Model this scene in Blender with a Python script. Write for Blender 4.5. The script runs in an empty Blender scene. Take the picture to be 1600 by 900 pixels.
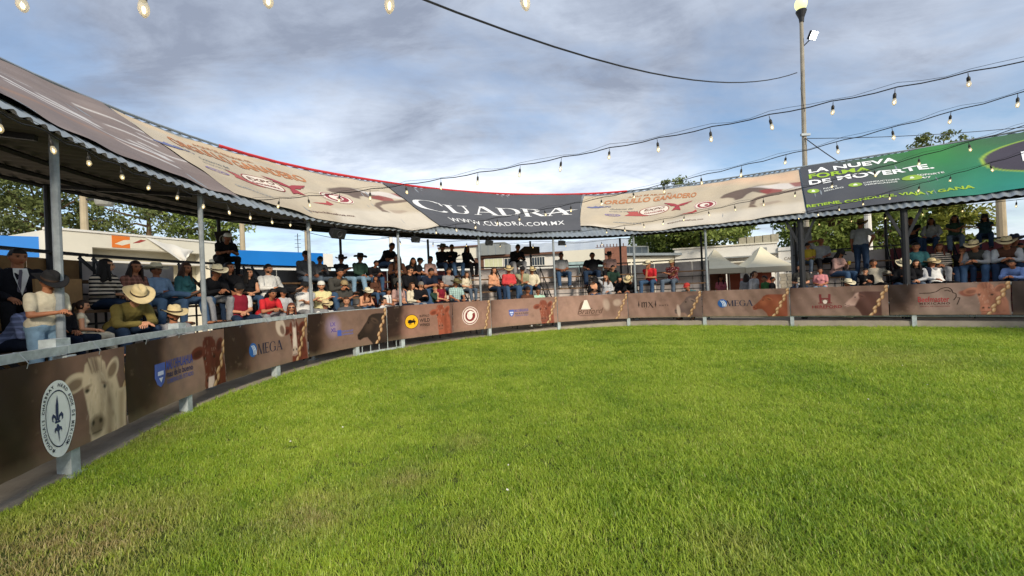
import bpy, bmesh, math, random
import numpy as np
from mathutils import Vector, Matrix
R = math.radians
rng = np.random.RandomState(7)
random.seed(7)
sc = bpy.context.scene
COL = sc.collection
# ------------------------------------------------------------------ camera
cam_d = bpy.data.cameras.new("camera")
cam = bpy.data.objects.new("camera", cam_d)
COL.objects.link(cam)
cam_d.sensor_width = 36.0
cam_d.lens = 660 * 36.0 / 1600
cam_d.clip_start = 0.05
cam_d.clip_end = 3000
EYE = 1.545
_r = math.atan(0.0425)
_m = Matrix(((math.cos(_r), math.sin(_r), 0), (0, 0, -1), (-math.sin(_r), math.cos(_r), 0))).to_4x4()
cam.matrix_world = Matrix.Translation((0, 0, EYE)) @ _m @ Matrix.Rotation(math.atan(1.9 / 660), 4, 'X')
sc.camera = cam
# ------------------------------------------------------------------ sky, sun, exposure
SUN_EL, SUN_AZ = R(28), R(156)          # azimuth clockwise from +Y
w = bpy.data.worlds.new("World")
sc.world = w
w.use_nodes = True
nt = w.node_tree
nt.nodes.clear()
def wn(t, **k):
    n = nt.nodes.new(t)
    for a, b in k.items():
        setattr(n, a, b)
    return n
L = nt.links.new
def wmath(op, a, b=None, clamp=False):
    n = wn('ShaderNodeMath', operation=op, use_clamp=clamp)
    for i, x in enumerate((a, b)):
        if x is None:
            continue
        if isinstance(x, (int, float)):
            n.inputs[i].default_value = x
        else:
            L(x, n.inputs[i])
    return n.outputs[0]
def wramp(src, *st):
    n = wn('ShaderNodeValToRGB')
    e = n.color_ramp.elements
    while len(e) < len(st):
        e.new(0.5)
    for q, (p_, c_) in zip(e, st):
        q.position = p_
        q.color = (c_, c_, c_, 1) if isinstance(c_, (int, float)) else (*c_, 1)
    L(src, n.inputs[0])
    return n.outputs[0]
sky = wn('ShaderNodeTexSky', sky_type='NISHITA', sun_disc=False, sun_elevation=SUN_EL, sun_rotation=SUN_AZ)
sky.air_density = 1.0
sky.dust_density = 0.6
sky.ozone_density = 1.6
tc = wn('ShaderNodeTexCoord')
sep = wn('ShaderNodeSeparateXYZ')
L(tc.outputs['Generated'], sep.inputs[0])
zc = wmath('MAXIMUM', sep.outputs[2], 0.0)
den = wmath('ADD', zc, 0.16)
cmb = wn('ShaderNodeCombineXYZ')
L(wmath('DIVIDE', sep.outputs[0], den), cmb.inputs[0])
L(wmath('DIVIDE', sep.outputs[1], den), cmb.inputs[1])
def wnoise(scale, detail, rough, off, sx=1.0, dist=0.0):
    mp = wn('ShaderNodeMapping')
    mp.inputs['Location'].default_value = off
    mp.inputs['Scale'].default_value = (sx, 1, 1)
    mp.inputs['Rotation'].default_value = (0, 0, R(20))
    L(cmb.outputs[0], mp.inputs[0])
    n = wn('ShaderNodeTexNoise')
    n.inputs['Scale'].default_value = scale
    n.inputs['Detail'].default_value = detail
    n.inputs['Roughness'].default_value = rough
    n.inputs['Distortion'].default_value = dist
    L(mp.outputs[0], n.inputs['Vector'])
    return n.outputs[0]
n1 = wnoise(0.72, 10, 0.58, (3.1, 1.7, 0.4), 1.0, 0.4)
n2 = wnoise(1.25, 10, 0.60, (7.3, 2.2, 3.0), 0.6, 0.7)
n3 = wnoise(0.5, 6, 0.55, (1.2, 8.4, 6.0), 1.0, 0.3)
n4 = wnoise(3.8, 8, 0.66, (2.2, 5.1, 1.0), 0.45, 0.6)
cover = wmath('ADD', wmath('MULTIPLY', n1, 0.60), wmath('MULTIPLY', n2, 0.30))
cover = wmath('ADD', cover, wmath('MULTIPLY', n4, 0.14))
hi = wramp(sep.outputs[2], (0.0, 0.07), (0.16, 0.015), (0.30, 0.03), (0.6, 0.14))
cover = wmath('ADD', cover, hi)
mask = wramp(cover, (0.45, 0.04), (0.52, 0.45), (0.60, 0.97))
shade = wmath('ADD', wmath('MULTIPLY', n3, 0.45), wmath('ADD', wmath('MULTIPLY', n2, 0.35), wmath('MULTIPLY', n4, 0.20)))
dark = wmath('ADD', shade, wramp(sep.outputs[2], (0.0, 0.0), (0.14, 0.0), (0.45, 0.09)))
ccol = wramp(dark, (0.40, (0.58, 0.59, 0.60)), (0.465, (0.44, 0.47, 0.52)), (0.54, (0.29, 0.325, 0.385)), (0.66, (0.135, 0.155, 0.20)))
bg1 = wn('ShaderNodeBackground')
bg1.inputs[1].default_value = 0.055
L(sky.outputs[0], bg1.inputs[0])
bg2 = wn('ShaderNodeBackground')
bg2.inputs[1].default_value = 0.80
L(ccol, bg2.inputs[0])
mx = wn('ShaderNodeMixShader')
L(mask, mx.inputs[0])
L(bg1.outputs[0], mx.inputs[1])
L(bg2.outputs[0], mx.inputs[2])
wo = wn('ShaderNodeOutputWorld')
L(mx.outputs[0], wo.inputs[0])
sun_d = bpy.data.lights.new("sun", 'SUN')
sun = bpy.data.objects.new("sun", sun_d)
COL.objects.link(sun)
sun_d.energy = 1.2
sun_d.angle = R(9)
sun_d.color = (1.0, 0.90, 0.74)
_sd = Vector((math.sin(SUN_AZ) * math.cos(SUN_EL), math.cos(SUN_AZ) * math.cos(SUN_EL), math.sin(SUN_EL)))
sun.rotation_euler = _sd.to_track_quat('Z', 'Y').to_euler()
sun.location = _sd * 60
sc.view_settings.view_transform = 'Standard'
sc.view_settings.look = 'None'
sc.view_settings.gamma = 1.0
sc.view_settings.exposure = 1.6
sc.cycles.use_denoising = True
sc.cycles.max_bounces = 6
sc.cycles.diffuse_bounces = 3
sc.cycles.transparent_max_bounces = 6

# ------------------------------------------------------------------ helpers
def lin(h):
    if isinstance(h, str):
        h = tuple(int(h[i:i + 2], 16) / 255 for i in (0, 2, 4))
        return tuple(c / 12.92 if c <= 0.04045 else ((c + 0.055) / 1.055) ** 2.4 for c in h)
    return tuple(h)
MATS = {}
def mat(name, color, rough=0.75, var=0.18, scale=6.0, bump=0.0, metal=0.0, bscale=None, spec=0.3, emit=0.0, attr=None, pattern=None):
    if name in MATS:
        return MATS[name]
    c = lin(color)
    m = bpy.data.materials.new(name)
    m.use_nodes = True
    t = m.node_tree
    b = t.nodes['Principled BSDF']
    b.inputs['Roughness'].default_value = rough
    b.inputs['Metallic'].default_value = metal
    b.inputs['Specular IOR Level'].default_value = spec
    co = t.nodes.new('ShaderNodeTexCoord')
    nz = t.nodes.new('ShaderNodeTexNoise')
    nz.inputs['Scale'].default_value = scale
    nz.inputs['Detail'].default_value = 6
    nz.inputs['Roughness'].default_value = 0.65
    t.links.new(co.outputs['Object'], nz.inputs['Vector'])
    rp = t.nodes.new('ShaderNodeMapRange')
    rp.inputs[1].default_value = 0.3
    rp.inputs[2].default_value = 0.7
    rp.inputs[3].default_value = 1 - var
    rp.inputs[4].default_value = 1 + var
    t.links.new(nz.outputs[0], rp.inputs[0])
    mul = t.nodes.new('ShaderNodeVectorMath')
    mul.operation = 'SCALE'
    t.links.new(rp.outputs[0], mul.inputs['Scale'])
    src = None
    if attr:
        a = t.nodes.new('ShaderNodeAttribute')
        a.attribute_name = attr
        if attr == 'Tint':
            v = t.nodes.new('ShaderNodeVectorMath')
            v.operation = 'MULTIPLY'
            v.inputs[1].default_value = c
            t.links.new(a.outputs['Color'], v.inputs[0])
            src = v.outputs[0]
        else:
            src = a.outputs['Color']
    elif pattern:
        src = pattern(t, co, c)
    if src is not None:
        t.links.new(src, mul.inputs[0])
    else:
        mul.inputs[0].default_value = c
    t.links.new(mul.outputs[0], b.inputs['Base Color'])
    if bump:
        nb = t.nodes.new('ShaderNodeTexNoise')
        nb.inputs['Scale'].default_value = bscale or scale * 5
        nb.inputs['Detail'].default_value = 5
        t.links.new(co.outputs['Object'], nb.inputs['Vector'])
        bp = t.nodes.new('ShaderNodeBump')
        bp.inputs['Strength'].default_value = bump
        bp.inputs['Distance'].default_value = 0.02
        t.links.new(nb.outputs[0], bp.inputs['Height'])
        t.links.new(bp.outputs[0], b.inputs['Normal'])
    if emit:
        b.inputs['Emission Color'].default_value = (*c, 1)
        b.inputs['Emission Strength'].default_value = emit
    MATS[name] = m
    return m

def link(o, parent=None):
    COL.objects.link(o)
    if parent is not None:
        o.parent = parent
    return o
def tag(o, label=None, cat=None, group=None, kind=None):
    for k, v in (('label', label), ('category', cat), ('group', group), ('kind', kind)):
        if v:
            o[k] = v
    return o
def empty(name, loc=(0, 0, 0), rz=0.0):
    o = bpy.data.objects.new(name, None)
    o.empty_display_size = 0.2
    o.location = loc
    o.rotation_euler = (0, 0, rz)
    return link(o)

class MB:
    """collects geometry of one mesh"""
    def __init__(s):
        s.v = []; s.f = []; s.m = []; s.n = 0
    def add(s, vs, fs, mi=0):
        k = s.n
        s.v.extend([tuple(map(float, q)) for q in vs])
        s.f.extend([tuple(int(i) + k for i in q) for q in fs])
        s.m.extend([mi] * len(fs))
        s.n += len(vs)
    def box(s, c, size, M=None, mi=0):
        x, y, z = (q / 2 for q in size)
        vs = [Vector((a, b, d)) for a in (-x, x) for b in (-y, y) for d in (-z, z)]
        if M is not None:
            vs = [M @ q for q in vs]
        c = Vector(c)
        s.add([q + c for q in vs], [(0, 1, 3, 2), (4, 6, 7, 5), (0, 4, 5, 1), (2, 3, 7, 6), (0, 2, 6, 4), (1, 5, 7, 3)], mi)
    def bar(s, a, b, w_, h_=None, mi=0):
        a, b = Vector(a), Vector(b)
        d = b - a
        q = d.to_track_quat('Y', 'Z').to_matrix()
        s.box((a + b) / 2, (w_, d.length, h_ or w_), q, mi)
    def tube(s, pts, r, n=6, mi=0, cap=True):
        pts = [Vector(p) for p in pts]
        rs = r if hasattr(r, '__len__') else [r] * len(pts)
        vs = []; up = None
        for i, p in enumerate(pts):
            d = (pts[min(i + 1, len(pts) - 1)] - pts[max(i - 1, 0)])
            d = d.normalized() if d.length > 1e-9 else Vector((0, 0, 1))
            if up is None:
                up = Vector((0, 0, 1)) if abs(d.z) < 0.9 else Vector((1, 0, 0))
            x = d.cross(up).normalized(); up = x.cross(d).normalized()
            for j in range(n):
                t = 2 * math.pi * j / n
                vs.append(p + (x * math.cos(t) + up * math.sin(t)) * rs[i])
        fs = [(i * n + j, i * n + (j + 1) % n, (i + 1) * n + (j + 1) % n, (i + 1) * n + j) for i in range(len(pts) - 1) for j in range(n)]
        if cap:
            fs += [tuple(range(n))[::-1], tuple(range((len(pts) - 1) * n, len(pts) * n))]
        s.add(vs, fs, mi)
    def lathe(s, prof, n=10, M=None, mi=0):
        vs = []
        for r_, z in prof:
            for j in range(n):
                t = 2 * math.pi * j / n
                q = Vector((r_ * math.cos(t), r_ * math.sin(t), z))
                vs.append(M @ q if M is not None else q)
        fs = [(i * n + j, i * n + (j + 1) % n, (i + 1) * n + (j + 1) % n, (i + 1) * n + j) for i in range(len(prof) - 1) for j in range(n)]
        s.add(vs, fs, mi)
    def ell(s, c, r, n=8, k=6, M=None, mi=0):
        vs = []; fs = []
        for i in range(k + 1):
            a = math.pi * i / k
            for j in range(n):
                t = 2 * math.pi * j / n
                q = Vector((r[0] * math.sin(a) * math.cos(t), r[1] * math.sin(a) * math.sin(t), r[2] * math.cos(a)))
                vs.append((M @ q if M is not None else q) + Vector(c))
        for i in range(k):
            for j in range(n):
                fs.append((i * n + j, (i + 1) * n + j, (i + 1) * n + (j + 1) % n, i * n + (j + 1) % n))
        s.add(vs, fs, mi)
    def grid(s, fn, nu, nv, mi=0, flip=False):
        vs = [fn(i / nu, j / nv) for j in range(nv + 1) for i in range(nu + 1)]
        fs = []
        for j in range(nv):
            for i in range(nu):
                a = j * (nu + 1) + i
                q = (a, a + 1, a + nu + 2, a + nu + 1)
                fs.append(q[::-1] if flip else q)
        s.add(vs, fs, mi)
    def mesh(s, name, mats, smooth=False):
        me = bpy.data.meshes.new(name)
        me.from_pydata(s.v, [], s.f)
        for m in (mats if isinstance(mats, (list, tuple)) else [mats]):
            me.materials.append(m)
        if any(s.m):
            me.polygons.foreach_set('material_index', s.m)
        if smooth:
            me.polygons.foreach_set('use_smooth', [True] * len(me.polygons))
        me.update()
        return me
    def build(s, name, mats, parent=None, smooth=False, loc=None):
        o = bpy.data.objects.new(name, s.mesh(name, mats, smooth))
        if loc is not None:
            o.location = loc
        return link(o, parent)

def vnoise(x, y, seed=0, octv=4, pers=0.55):
    """value noise on arrays"""
    out = np.zeros(np.broadcast(x, y).shape); amp = 1.0; tot = 0.0
    for o in range(octv):
        g = np.random.RandomState(abs(int(seed)) * 31 + o).rand(64, 64)
        xi = np.floor(x).astype(int); yi = np.floor(y).astype(int)
        fx = x - xi; fy = y - yi
        fx = fx * fx * (3 - 2 * fx); fy = fy * fy * (3 - 2 * fy)
        a = g[xi % 64, yi % 64]; b = g[(xi + 1) % 64, yi % 64]; c = g[xi % 64, (yi + 1) % 64]; d = g[(xi + 1) % 64, (yi + 1) % 64]
        out += amp * ((a * (1 - fx) + b * fx) * (1 - fy) + (c * (1 - fx) + d * fx) * fy)
        tot += amp; amp *= pers; x = x * 2 + 17.3; y = y * 2 + 5.1
    return out / tot

# ------------------------------------------------------------------ the ring the arena is laid out on
_K = np.array([(-3.95,3.15),(-4.25,4.3),(-4.68,6.1),(-4.70,8.3),(-4.08,10.6),(-2.95,12.1),(-0.78,14.0),(1.65,15.1),(4.2,15.35),(6.5,14.45),(8.7,13.15),(11.1,11.7),(13.1,10.2),(14.4,7.6),(14.0,4.2),(11.9,1.1),(8.4,-1.0),(4.2,-1.7),(0.2,-1.5),(-2.4,0.2),(-3.5,1.9)])
def _ring():
    k = _K; m = len(k); out = []
    for i in range(m):
        p0, p1, p2, p3 = k[i - 1], k[i], k[(i + 1) % m], k[(i + 2) % m]
        for j in range(40):
            t = j / 40
            out.append(.5 * ((2 * p1) + (-p0 + p2) * t + (2 * p0 - 5 * p1 + 4 * p2 - p3) * t * t + (-p0 + 3 * p1 - 3 * p2 + p3) * t ** 3))
    p = np.array(out)
    for _ in range(60):
        p = .25 * np.roll(p, 1, 0) + .5 * p + .25 * np.roll(p, -1, 0)
    q = np.vstack([p, p[:1]])
    l = np.r_[0, np.cumsum(np.linalg.norm(np.diff(q, axis=0), axis=1))]
    s = np.linspace(0, l[-1], 1600, endpoint=False)
    return np.c_[np.interp(s, l, q[:, 0]), np.interp(s, l, q[:, 1])], l[-1]
RP, RL = _ring()
_t = np.roll(RP, -1, 0) - np.roll(RP, 1, 0)
_t /= np.linalg.norm(_t, axis=1)[:, None]
RN = np.c_[-_t[:, 1], _t[:, 0]]
def P(s, w_=0.0, z=0.0):
    """point at arc length s along the fence, w outwards, height z"""
    a = (s / RL * 1600) % 1600
    i = int(a); f = a - i; j = (i + 1) % 1600; i %= 1600
    p = RP[i] * (1 - f) + RP[j] * f
    n = RN[i] * (1 - f) + RN[j] * f
    return Vector((p[0] + n[0] * w_, p[1] + n[1] * w_, z))
def N(s):
    a = P(s, 1) - P(s, 0)
    return a.normalized()
def yaw_in(s):
    n = -N(s)
    return math.atan2(-n.x, n.y)     # rotation taking +Y to the inward normal
EA, RI = (0.4, 3.40), (3.5, 5.63)
SLOPE = math.hypot(RI[0] - EA[0], RI[1] - EA[1])
_cn = (-(RI[1] - EA[1]) / SLOPE, (RI[0] - EA[0]) / SLOPE)
def RS(s, d, n=0.0):
    """point on the canopy slope: d metres up from the eave, n off the surface"""
    v = d / SLOPE
    return P(s, EA[0] + (RI[0] - EA[0]) * v + _cn[0] * n, EA[1] + (RI[1] - EA[1]) * v + _cn[1] * n)
FRONT = [1.71, 4.28, 7.02, 9.59, 12.44, 15.19, 17.97, 20.28, 23.03, 25.49, 28.2, 30.9, 33.6, 36.3, 39.0, 41.7, 44.4, 47.1, 49.8, 52.3, 54.8]
FENCE = [0.78, 2.89, 5.24, 7.77, 9.23, 12.37, 15.04, 17.64, 20.18, 22.67, 25.49, 28.2, 30.9, 33.6, 36.3, 39.0, 41.7, 44.4, 47.1, 49.8, 52.4, 55.0]
def srange(a, b, step):
    n = max(1, int(round((b - a) / step)))
    return [a + (b - a) * i / n for i in range(n + 1)]
# ------------------------------------------------------------------ ground, lawn, paving
m_ground = mat('packed_earth', 'a2937f', 0.95, 0.2, 0.4, bump=0.4, bscale=8)
m_conc = mat('paving_concrete', '9a8f7f', 0.9, 0.22, 1.6, bump=0.35, bscale=14)
m_soil = mat('lawn_soil', '46501f', 1.0, 0.35, 3.0, bump=0.4)
m_grey = mat('grey_painted_steel', 'aab2b2', 0.5, 0.30, 9.0, bump=0.12)
m_post = mat('roof_post_paint', '8b9194', 0.5, 0.28, 7.0, bump=0.1)
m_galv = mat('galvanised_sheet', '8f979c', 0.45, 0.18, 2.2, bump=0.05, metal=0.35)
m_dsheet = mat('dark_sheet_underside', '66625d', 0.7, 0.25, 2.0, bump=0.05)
m_dark = mat('dark_steel', '2b2c2f', 0.55, 0.25, 5.0)
m_red = mat('red_ridge_cap', 'c4383c', 0.5, 0.15, 3.0)
m_wood = mat('weathered_plank', '6a5138', 0.85, 0.35, 9.0, bump=0.25, bscale=30)
m_ply = mat('plywood_sheet', '8a6a45', 0.8, 0.25, 2.5, bump=0.1)
m_pale = mat('pale_sheet', 'c6bcb6', 0.85, 0.28, 1.6, bump=0.15)
m_white = mat('white_paint', 'd8d4c8', 0.8, 0.1, 1.5, bump=0.08)
m_maroon = mat('maroon_sheet', '7c4246', 0.8, 0.2, 2.0)

b = MB()
n = 48
b.add([(0, 0, 0)] + [(700 * math.cos(2 * math.pi * i / n), 700 * math.sin(2 * math.pi * i / n), 0) for i in range(n)],
      [(0, i + 1, (i + 1) % n + 1) for i in range(n)])
g = b.build('ground', m_ground, loc=(0, 0, -0.03))
tag(g, 'packed earth ground around the arena', kind='structure')

def slab_h(s):
    s = s % RL
    return 0.045 + 0.155 * min(1, max(0, (s - 12.5) / 5)) * min(1, max(0, (50 - s) / 4))
b = MB()
ns = 260
rows_ = [(-0.03, None), (-0.01, 0), (0.05, 1), (0.5, 1), (1.5, 1), (3.7, 1), (3.75, None)]
vs = []
for i in range(ns):
    s = RL * i / ns
    h = slab_h(s) + 0.012 * (vnoise(np.array([s * 1.3]), np.array([0.5]), 3)[0] - .5)
    for w_, k in rows_:
        z = -0.04 if k is None else (h - 0.012 if k == 0 else h)
        vs.append(P(s, w_, z))
nr = len(rows_)
fs = [((i * nr + j), ((i + 1) % ns) * nr + j, ((i + 1) % ns) * nr + j + 1, i * nr + j + 1) for i in range(ns) for j in range(nr - 1)]
b.add(vs, [f[::-1] for f in fs])
pv = b.build('paving', m_conc)
tag(pv, 'concrete walkway and low kerb around the lawn', kind='structure')

# lawn base, with a density attribute for the blades
cen = Vector((RP[:, 0].mean(), RP[:, 1].mean(), 0))
b = MB(); na, nrad = 220, 40
vs = [cen]
for k in range(1, nrad + 1):
    for i in range(na):
        q = P(RL * i / na, -0.03, 0)
        vs.append(cen.lerp(q, k / nrad))
fs = [(0, 1 + (i + 1) % na, 1 + i) for i in range(na)]
for k in range(nrad - 1):
    for i in range(na):
        a = 1 + k * na + i; c = 1 + k * na + (i + 1) % na
        fs.append((a, c, c + na, a + na))
b.add(vs, fs)
lawn = b.build('lawn', m_soil)
tag(lawn, 'soil under the arena lawn', kind='structure')
lawn.data.update()

def blade_mat():
    m = bpy.data.materials.new('grass_blades')
    m.use_nodes = True
    t = m.node_tree; t.nodes.clear()
    N_ = t.nodes.new; K = t.links.new
    geo = N_('ShaderNodeNewGeometry'); oi = N_('ShaderNodeObjectInfo'); at = N_('ShaderNodeAttribute'); at.attribute_name = 'Tint'
    def noise(sc_, det=3):
        q = N_('ShaderNodeTexNoise'); q.inputs['Scale'].default_value = sc_; q.inputs['Detail'].default_value = det
        K(geo.outputs['Position'], q.inputs['Vector']); return q.outputs[0]
    def mth(op, a, b_=None, cl=False):
        q = N_('ShaderNodeMath'); q.operation = op; q.use_clamp = cl
        for i, x in enumerate((a, b_)):
            if x is None: continue
            if isinstance(x, (int, float)): q.inputs[i].default_value = x
            else: K(x, q.inputs[i])
        return q.outputs[0]
    def ramp(src, st):
        q = N_('ShaderNodeValToRGB'); e = q.color_ramp.elements
        while len(e) < len(st): e.new(.5)
        for el, (p_, c_) in zip(e, st): el.position = p_; el.color = (*c_, 1)
        K(src, q.inputs[0]); return q.outputs[0]
    sp = N_('ShaderNodeSeparateColor'); K(at.outputs['Color'], sp.inputs[0])
    v = mth('ADD', mth('MULTIPLY', noise(0.55), 0.62), mth('ADD', mth('MULTIPLY', noise(2.6), 0.42), mth('MULTIPLY', sp.outputs[0], 0.34)))
    green = ramp(v, [(0.43, (0.135, 0.245, 0.022)), (0.60, (0.280, 0.430, 0.032)), (0.76, (0.420, 0.540, 0.050)), (0.98, (0.55, 0.64, 0.10))])
    straw = ramp(sp.outputs[1], [(0.0, (0.24, 0.175, 0.065)), (0.5, (0.46, 0.37, 0.15)), (1.0, (0.66, 0.55, 0.26))])
    dry = None
    for cx, cy, rad, am in ((-3.0, 2.55, 1.15, 1.2), (-1.5, 3.0, 0.6, 0.65), (-0.95, 3.5, 0.42, 0.6), (-0.55, 4.3, 0.36, 0.5), (-0.35, 2.75, 0.35, 0.36), (7.0, 7.7, 1.7, 0.36), (-2.8, 11.3, 1.0, 0.5), (1.2, 2.4, 0.4, 0.4), (-4.2, 5.0, 0.7, 0.5)):
        ds = N_('ShaderNodeVectorMath'); ds.operation = 'DISTANCE'
        K(geo.outputs['Position'], ds.inputs[0]); ds.inputs[1].default_value = (cx, cy, 0)
        q = mth('MULTIPLY', mth('SUBTRACT', 1.0, mth('DIVIDE', ds.outputs['Value'], rad), True), am)
        dry = q if dry is None else mth('MAXIMUM', dry, q)
    dn = mth('SUBTRACT', mth('MULTIPLY', noise(5.0, 4), 2.2), 0.75)
    dry = mth('MULTIPLY', dry, mth('ADD', dn, mth('MULTIPLY', sp.outputs[2], 1.1)), True)
    dry = mth('MAXIMUM', dry, mth('MULTIPLY', mth('GREATER_THAN', sp.outputs[2], 0.955), 0.55))
    mix = N_('ShaderNodeMix'); mix.data_type = 'RGBA'
    K(dry, mix.inputs[0]); K(green, mix.inputs[6]); K(straw, mix.inputs[7])
    d = N_('ShaderNodeBsdfDiffuse'); K(mix.outputs[2], d.inputs[0])
    tr = N_('ShaderNodeBsdfTranslucent'); K(mix.outputs[2], tr.inputs[0])
    gl = N_('ShaderNodeBsdfGlossy'); gl.inputs['Roughness'].default_value = 0.45; gl.inputs[0].default_value = (0.9, 0.95, 0.8, 1)
    m1 = N_('ShaderNodeMixShader'); m1.inputs[0].default_value = 0.38; K(d.outputs[0], m1.inputs[1]); K(tr.outputs[0], m1.inputs[2])
    m2 = N_('ShaderNodeMixShader'); m2.inputs[0].default_value = 0.035; K(m1.outputs[0], m2.inputs[1]); K(gl.outputs[0], m2.inputs[2])
    o = N_('ShaderNodeOutputMaterial'); K(m2.outputs[0], o.inputs[0])
    return m
m_blade = blade_mat()
def clump(k, nb, rad, hmin, hmax, wid):
    r_ = np.random.RandomState(40 + k)
    vs = []; fs = []; col = []
    for i in range(nb):
        a, q = r_.rand() * 6.283, rad * math.sqrt(r_.rand())
        x0, y0 = q * math.cos(a), q * math.sin(a)
        h = hmin + (hmax - hmin) * r_.rand() ** 1.4
        d = r_.rand() * 6.283; ln = h * (0.25 + 0.9 * r_.rand())
        dx, dy = math.cos(d), math.sin(d); wx, wy = -dy * wid * (.6 + .7 * r_.rand()), dx * wid * (.6 + .7 * r_.rand())
        k0 = len(vs)
        for t, wv in ((0, 1), (.45, .85), (.8, .55)):
            z = h * (t - .12 * t * t); o_ = ln * t * t
            vs += [(x0 + dx * o_ - wx * wv, y0 + dy * o_ - wy * wv, z), (x0 + dx * o_ + wx * wv, y0 + dy * o_ + wy * wv, z)]
        vs.append((x0 + dx * ln, y0 + dy * ln, h * .86))
        fs += [(k0, k0 + 1, k0 + 3, k0 + 2), (k0 + 2, k0 + 3, k0 + 5, k0 + 4), (k0 + 4, k0 + 5, k0 + 6)]
        col += [(r_.rand(), r_.rand(), r_.rand(), 1)] * 7
    me = bpy.data.meshes.new('grass_clump')
    me.from_pydata(vs, [], fs)
    ca = me.color_attributes.new('Tint', 'FLOAT_COLOR', 'POINT')
    ca.data.foreach_set('color', np.array(col, dtype=np.float32).ravel())
    me.materials.append(m_blade)
    return bpy.data.objects.new('grass_clump', me)
clumps = bpy.data.collections.new('grass_clumps')
for k in range(5):
    clumps.objects.link(clump(k, 54, 0.085, 0.020, 0.050, 0.0022))
tall = bpy.data.collections.new('tall_tufts')
for k in range(3):
    tall.objects.link(clump(20 + k, 14, 0.04, 0.045, 0.095, 0.0020))

grass = bpy.data.objects.new('grass', lawn.data.copy())
link(grass)
tag(grass, 'mown green lawn of the arena with dry patches', 'grass', kind='stuff')
gm = grass.data
gm.materials.clear(); gm.materials.append(m_blade)
dens = np.zeros(len(gm.vertices), dtype=np.float32); tdens = dens.copy(); scl = dens.copy()
for i, v in enumerate(gm.vertices):
    x, y = v.co.x, v.co.y
    dist = math.hypot(x, y)
    ahead = 1.0 if y > 1.2 and abs(x) < 1.45 * y + 1.0 else 0.25
    bare = max(0, 1 - math.hypot(x + 3.1, y - 2.6) / 1.2)
    dens[i] = ahead * (330 if dist < 5.0 else 330 - (dist - 5.0) / 4 * 190 if dist < 9 else 140) * (1 - .6 * bare)
    tdens[i] = (30 if dist < 6.5 else 8) * ahead
    nv = vnoise(np.array([x * 1.6 + 40]), np.array([y * 1.6 + 40]), 12, 3)[0]
    scl[i] = (1.0 if dist < 5 else min(1.55, 1 + (dist - 5) * 0.11)) * (.80 + .5 * max(0, nv - .22)) * (1.12 if dist < 4 else 1)
    tdens[i] *= max(0.15, (nv - .35) * 5)
    if i > na * (nrad - 2): tdens[i] = 34 * ahead
for nm, ar in (('dens', dens), ('tdens', tdens), ('scl', scl)):
    at = gm.attributes.new(nm, 'FLOAT', 'POINT')
    at.data.foreach_set('value', ar)
ng = bpy.data.node_groups.new('lawn_blades', 'GeometryNodeTree')
ng.interface.new_socket('Geometry', in_out='INPUT', socket_type='NodeSocketGeometry')
ng.interface.new_socket('Geometry', in_out='OUTPUT', socket_type='NodeSocketGeometry')
gi = ng.nodes.new('NodeGroupInput'); go = ng.nodes.new('NodeGroupOutput')
jn = ng.nodes.new('GeometryNodeJoinGeometry')
for cl_, at_, seed, smin, smax in ((clumps, 'dens', 3, 0.75, 1.25), (tall, 'tdens', 9, 0.7, 1.1)):
    dp = ng.nodes.new('GeometryNodeDistributePointsOnFaces'); dp.distribute_method = 'RANDOM'
    dp.inputs['Seed'].default_value = seed
    na_ = ng.nodes.new('GeometryNodeInputNamedAttribute'); na_.data_type = 'FLOAT'; na_.inputs[0].default_value = at_
    ng.links.new(gi.outputs[0], dp.inputs['Mesh'])
    ng.links.new(na_.outputs[0], dp.inputs['Density'])
    ci = ng.nodes.new('GeometryNodeCollectionInfo'); ci.inputs['Collection'].default_value = cl_
    ci.inputs['Separate Children'].default_value = True; ci.inputs['Reset Children'].default_value = True
    ip = ng.nodes.new('GeometryNodeInstanceOnPoints'); ip.inputs['Pick Instance'].default_value = True
    ng.links.new(dp.outputs['Points'], ip.inputs['Points']); ng.links.new(ci.outputs[0], ip.inputs['Instance'])
    rv = ng.nodes.new('FunctionNodeRandomValue'); rv.data_type = 'FLOAT_VECTOR'
    rv.inputs[0].default_value = (-.12, -.12, 0); rv.inputs[1].default_value = (.12, .12, 6.283); rv.inputs['Seed'].default_value = seed + 1
    ng.links.new(rv.outputs[0], ip.inputs['Rotation'])
    rs = ng.nodes.new('FunctionNodeRandomValue'); rs.data_type = 'FLOAT'
    rs.inputs[2].default_value = smin; rs.inputs[3].default_value = smax; rs.inputs['Seed'].default_value = seed + 2
    sa = ng.nodes.new('GeometryNodeInputNamedAttribute'); sa.data_type = 'FLOAT'; sa.inputs[0].default_value = 'scl'
    mu = ng.nodes.new('ShaderNodeMath'); mu.operation = 'MULTIPLY'
    ng.links.new(rs.outputs[1], mu.inputs[0]); ng.links.new(sa.outputs[0], mu.inputs[1])
    ng.links.new(mu.outputs[0], ip.inputs['Scale'])
    ng.links.new(ip.outputs[0], jn.inputs[0])
ng.links.new(jn.outputs[0], go.inputs[0])
md = grass.modifiers.new('blades', 'NODES'); md.node_group = ng

b = MB(); rl = np.random.RandomState(5)
for _ in range(34):
    x, y = rl.uniform(-3, 9), rl.uniform(2.9, 11)
    z = .045 + .01 * rl.rand(); a = rl.rand() * 6; k = .006 + .006 * rl.rand()
    c_, s_ = math.cos(a) * k, math.sin(a) * k
    b.add([(x - c_, y - s_, z), (x + s_, y - c_, z + .004), (x + c_, y + s_, z + .010), (x - s_, y + c_, z + .006)], [(0, 1, 2, 3)])
tag(b.build('scattered_petals', m_white), 'tiny white petals and paper scraps lying in the grass', 'litter', kind='stuff')

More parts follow.
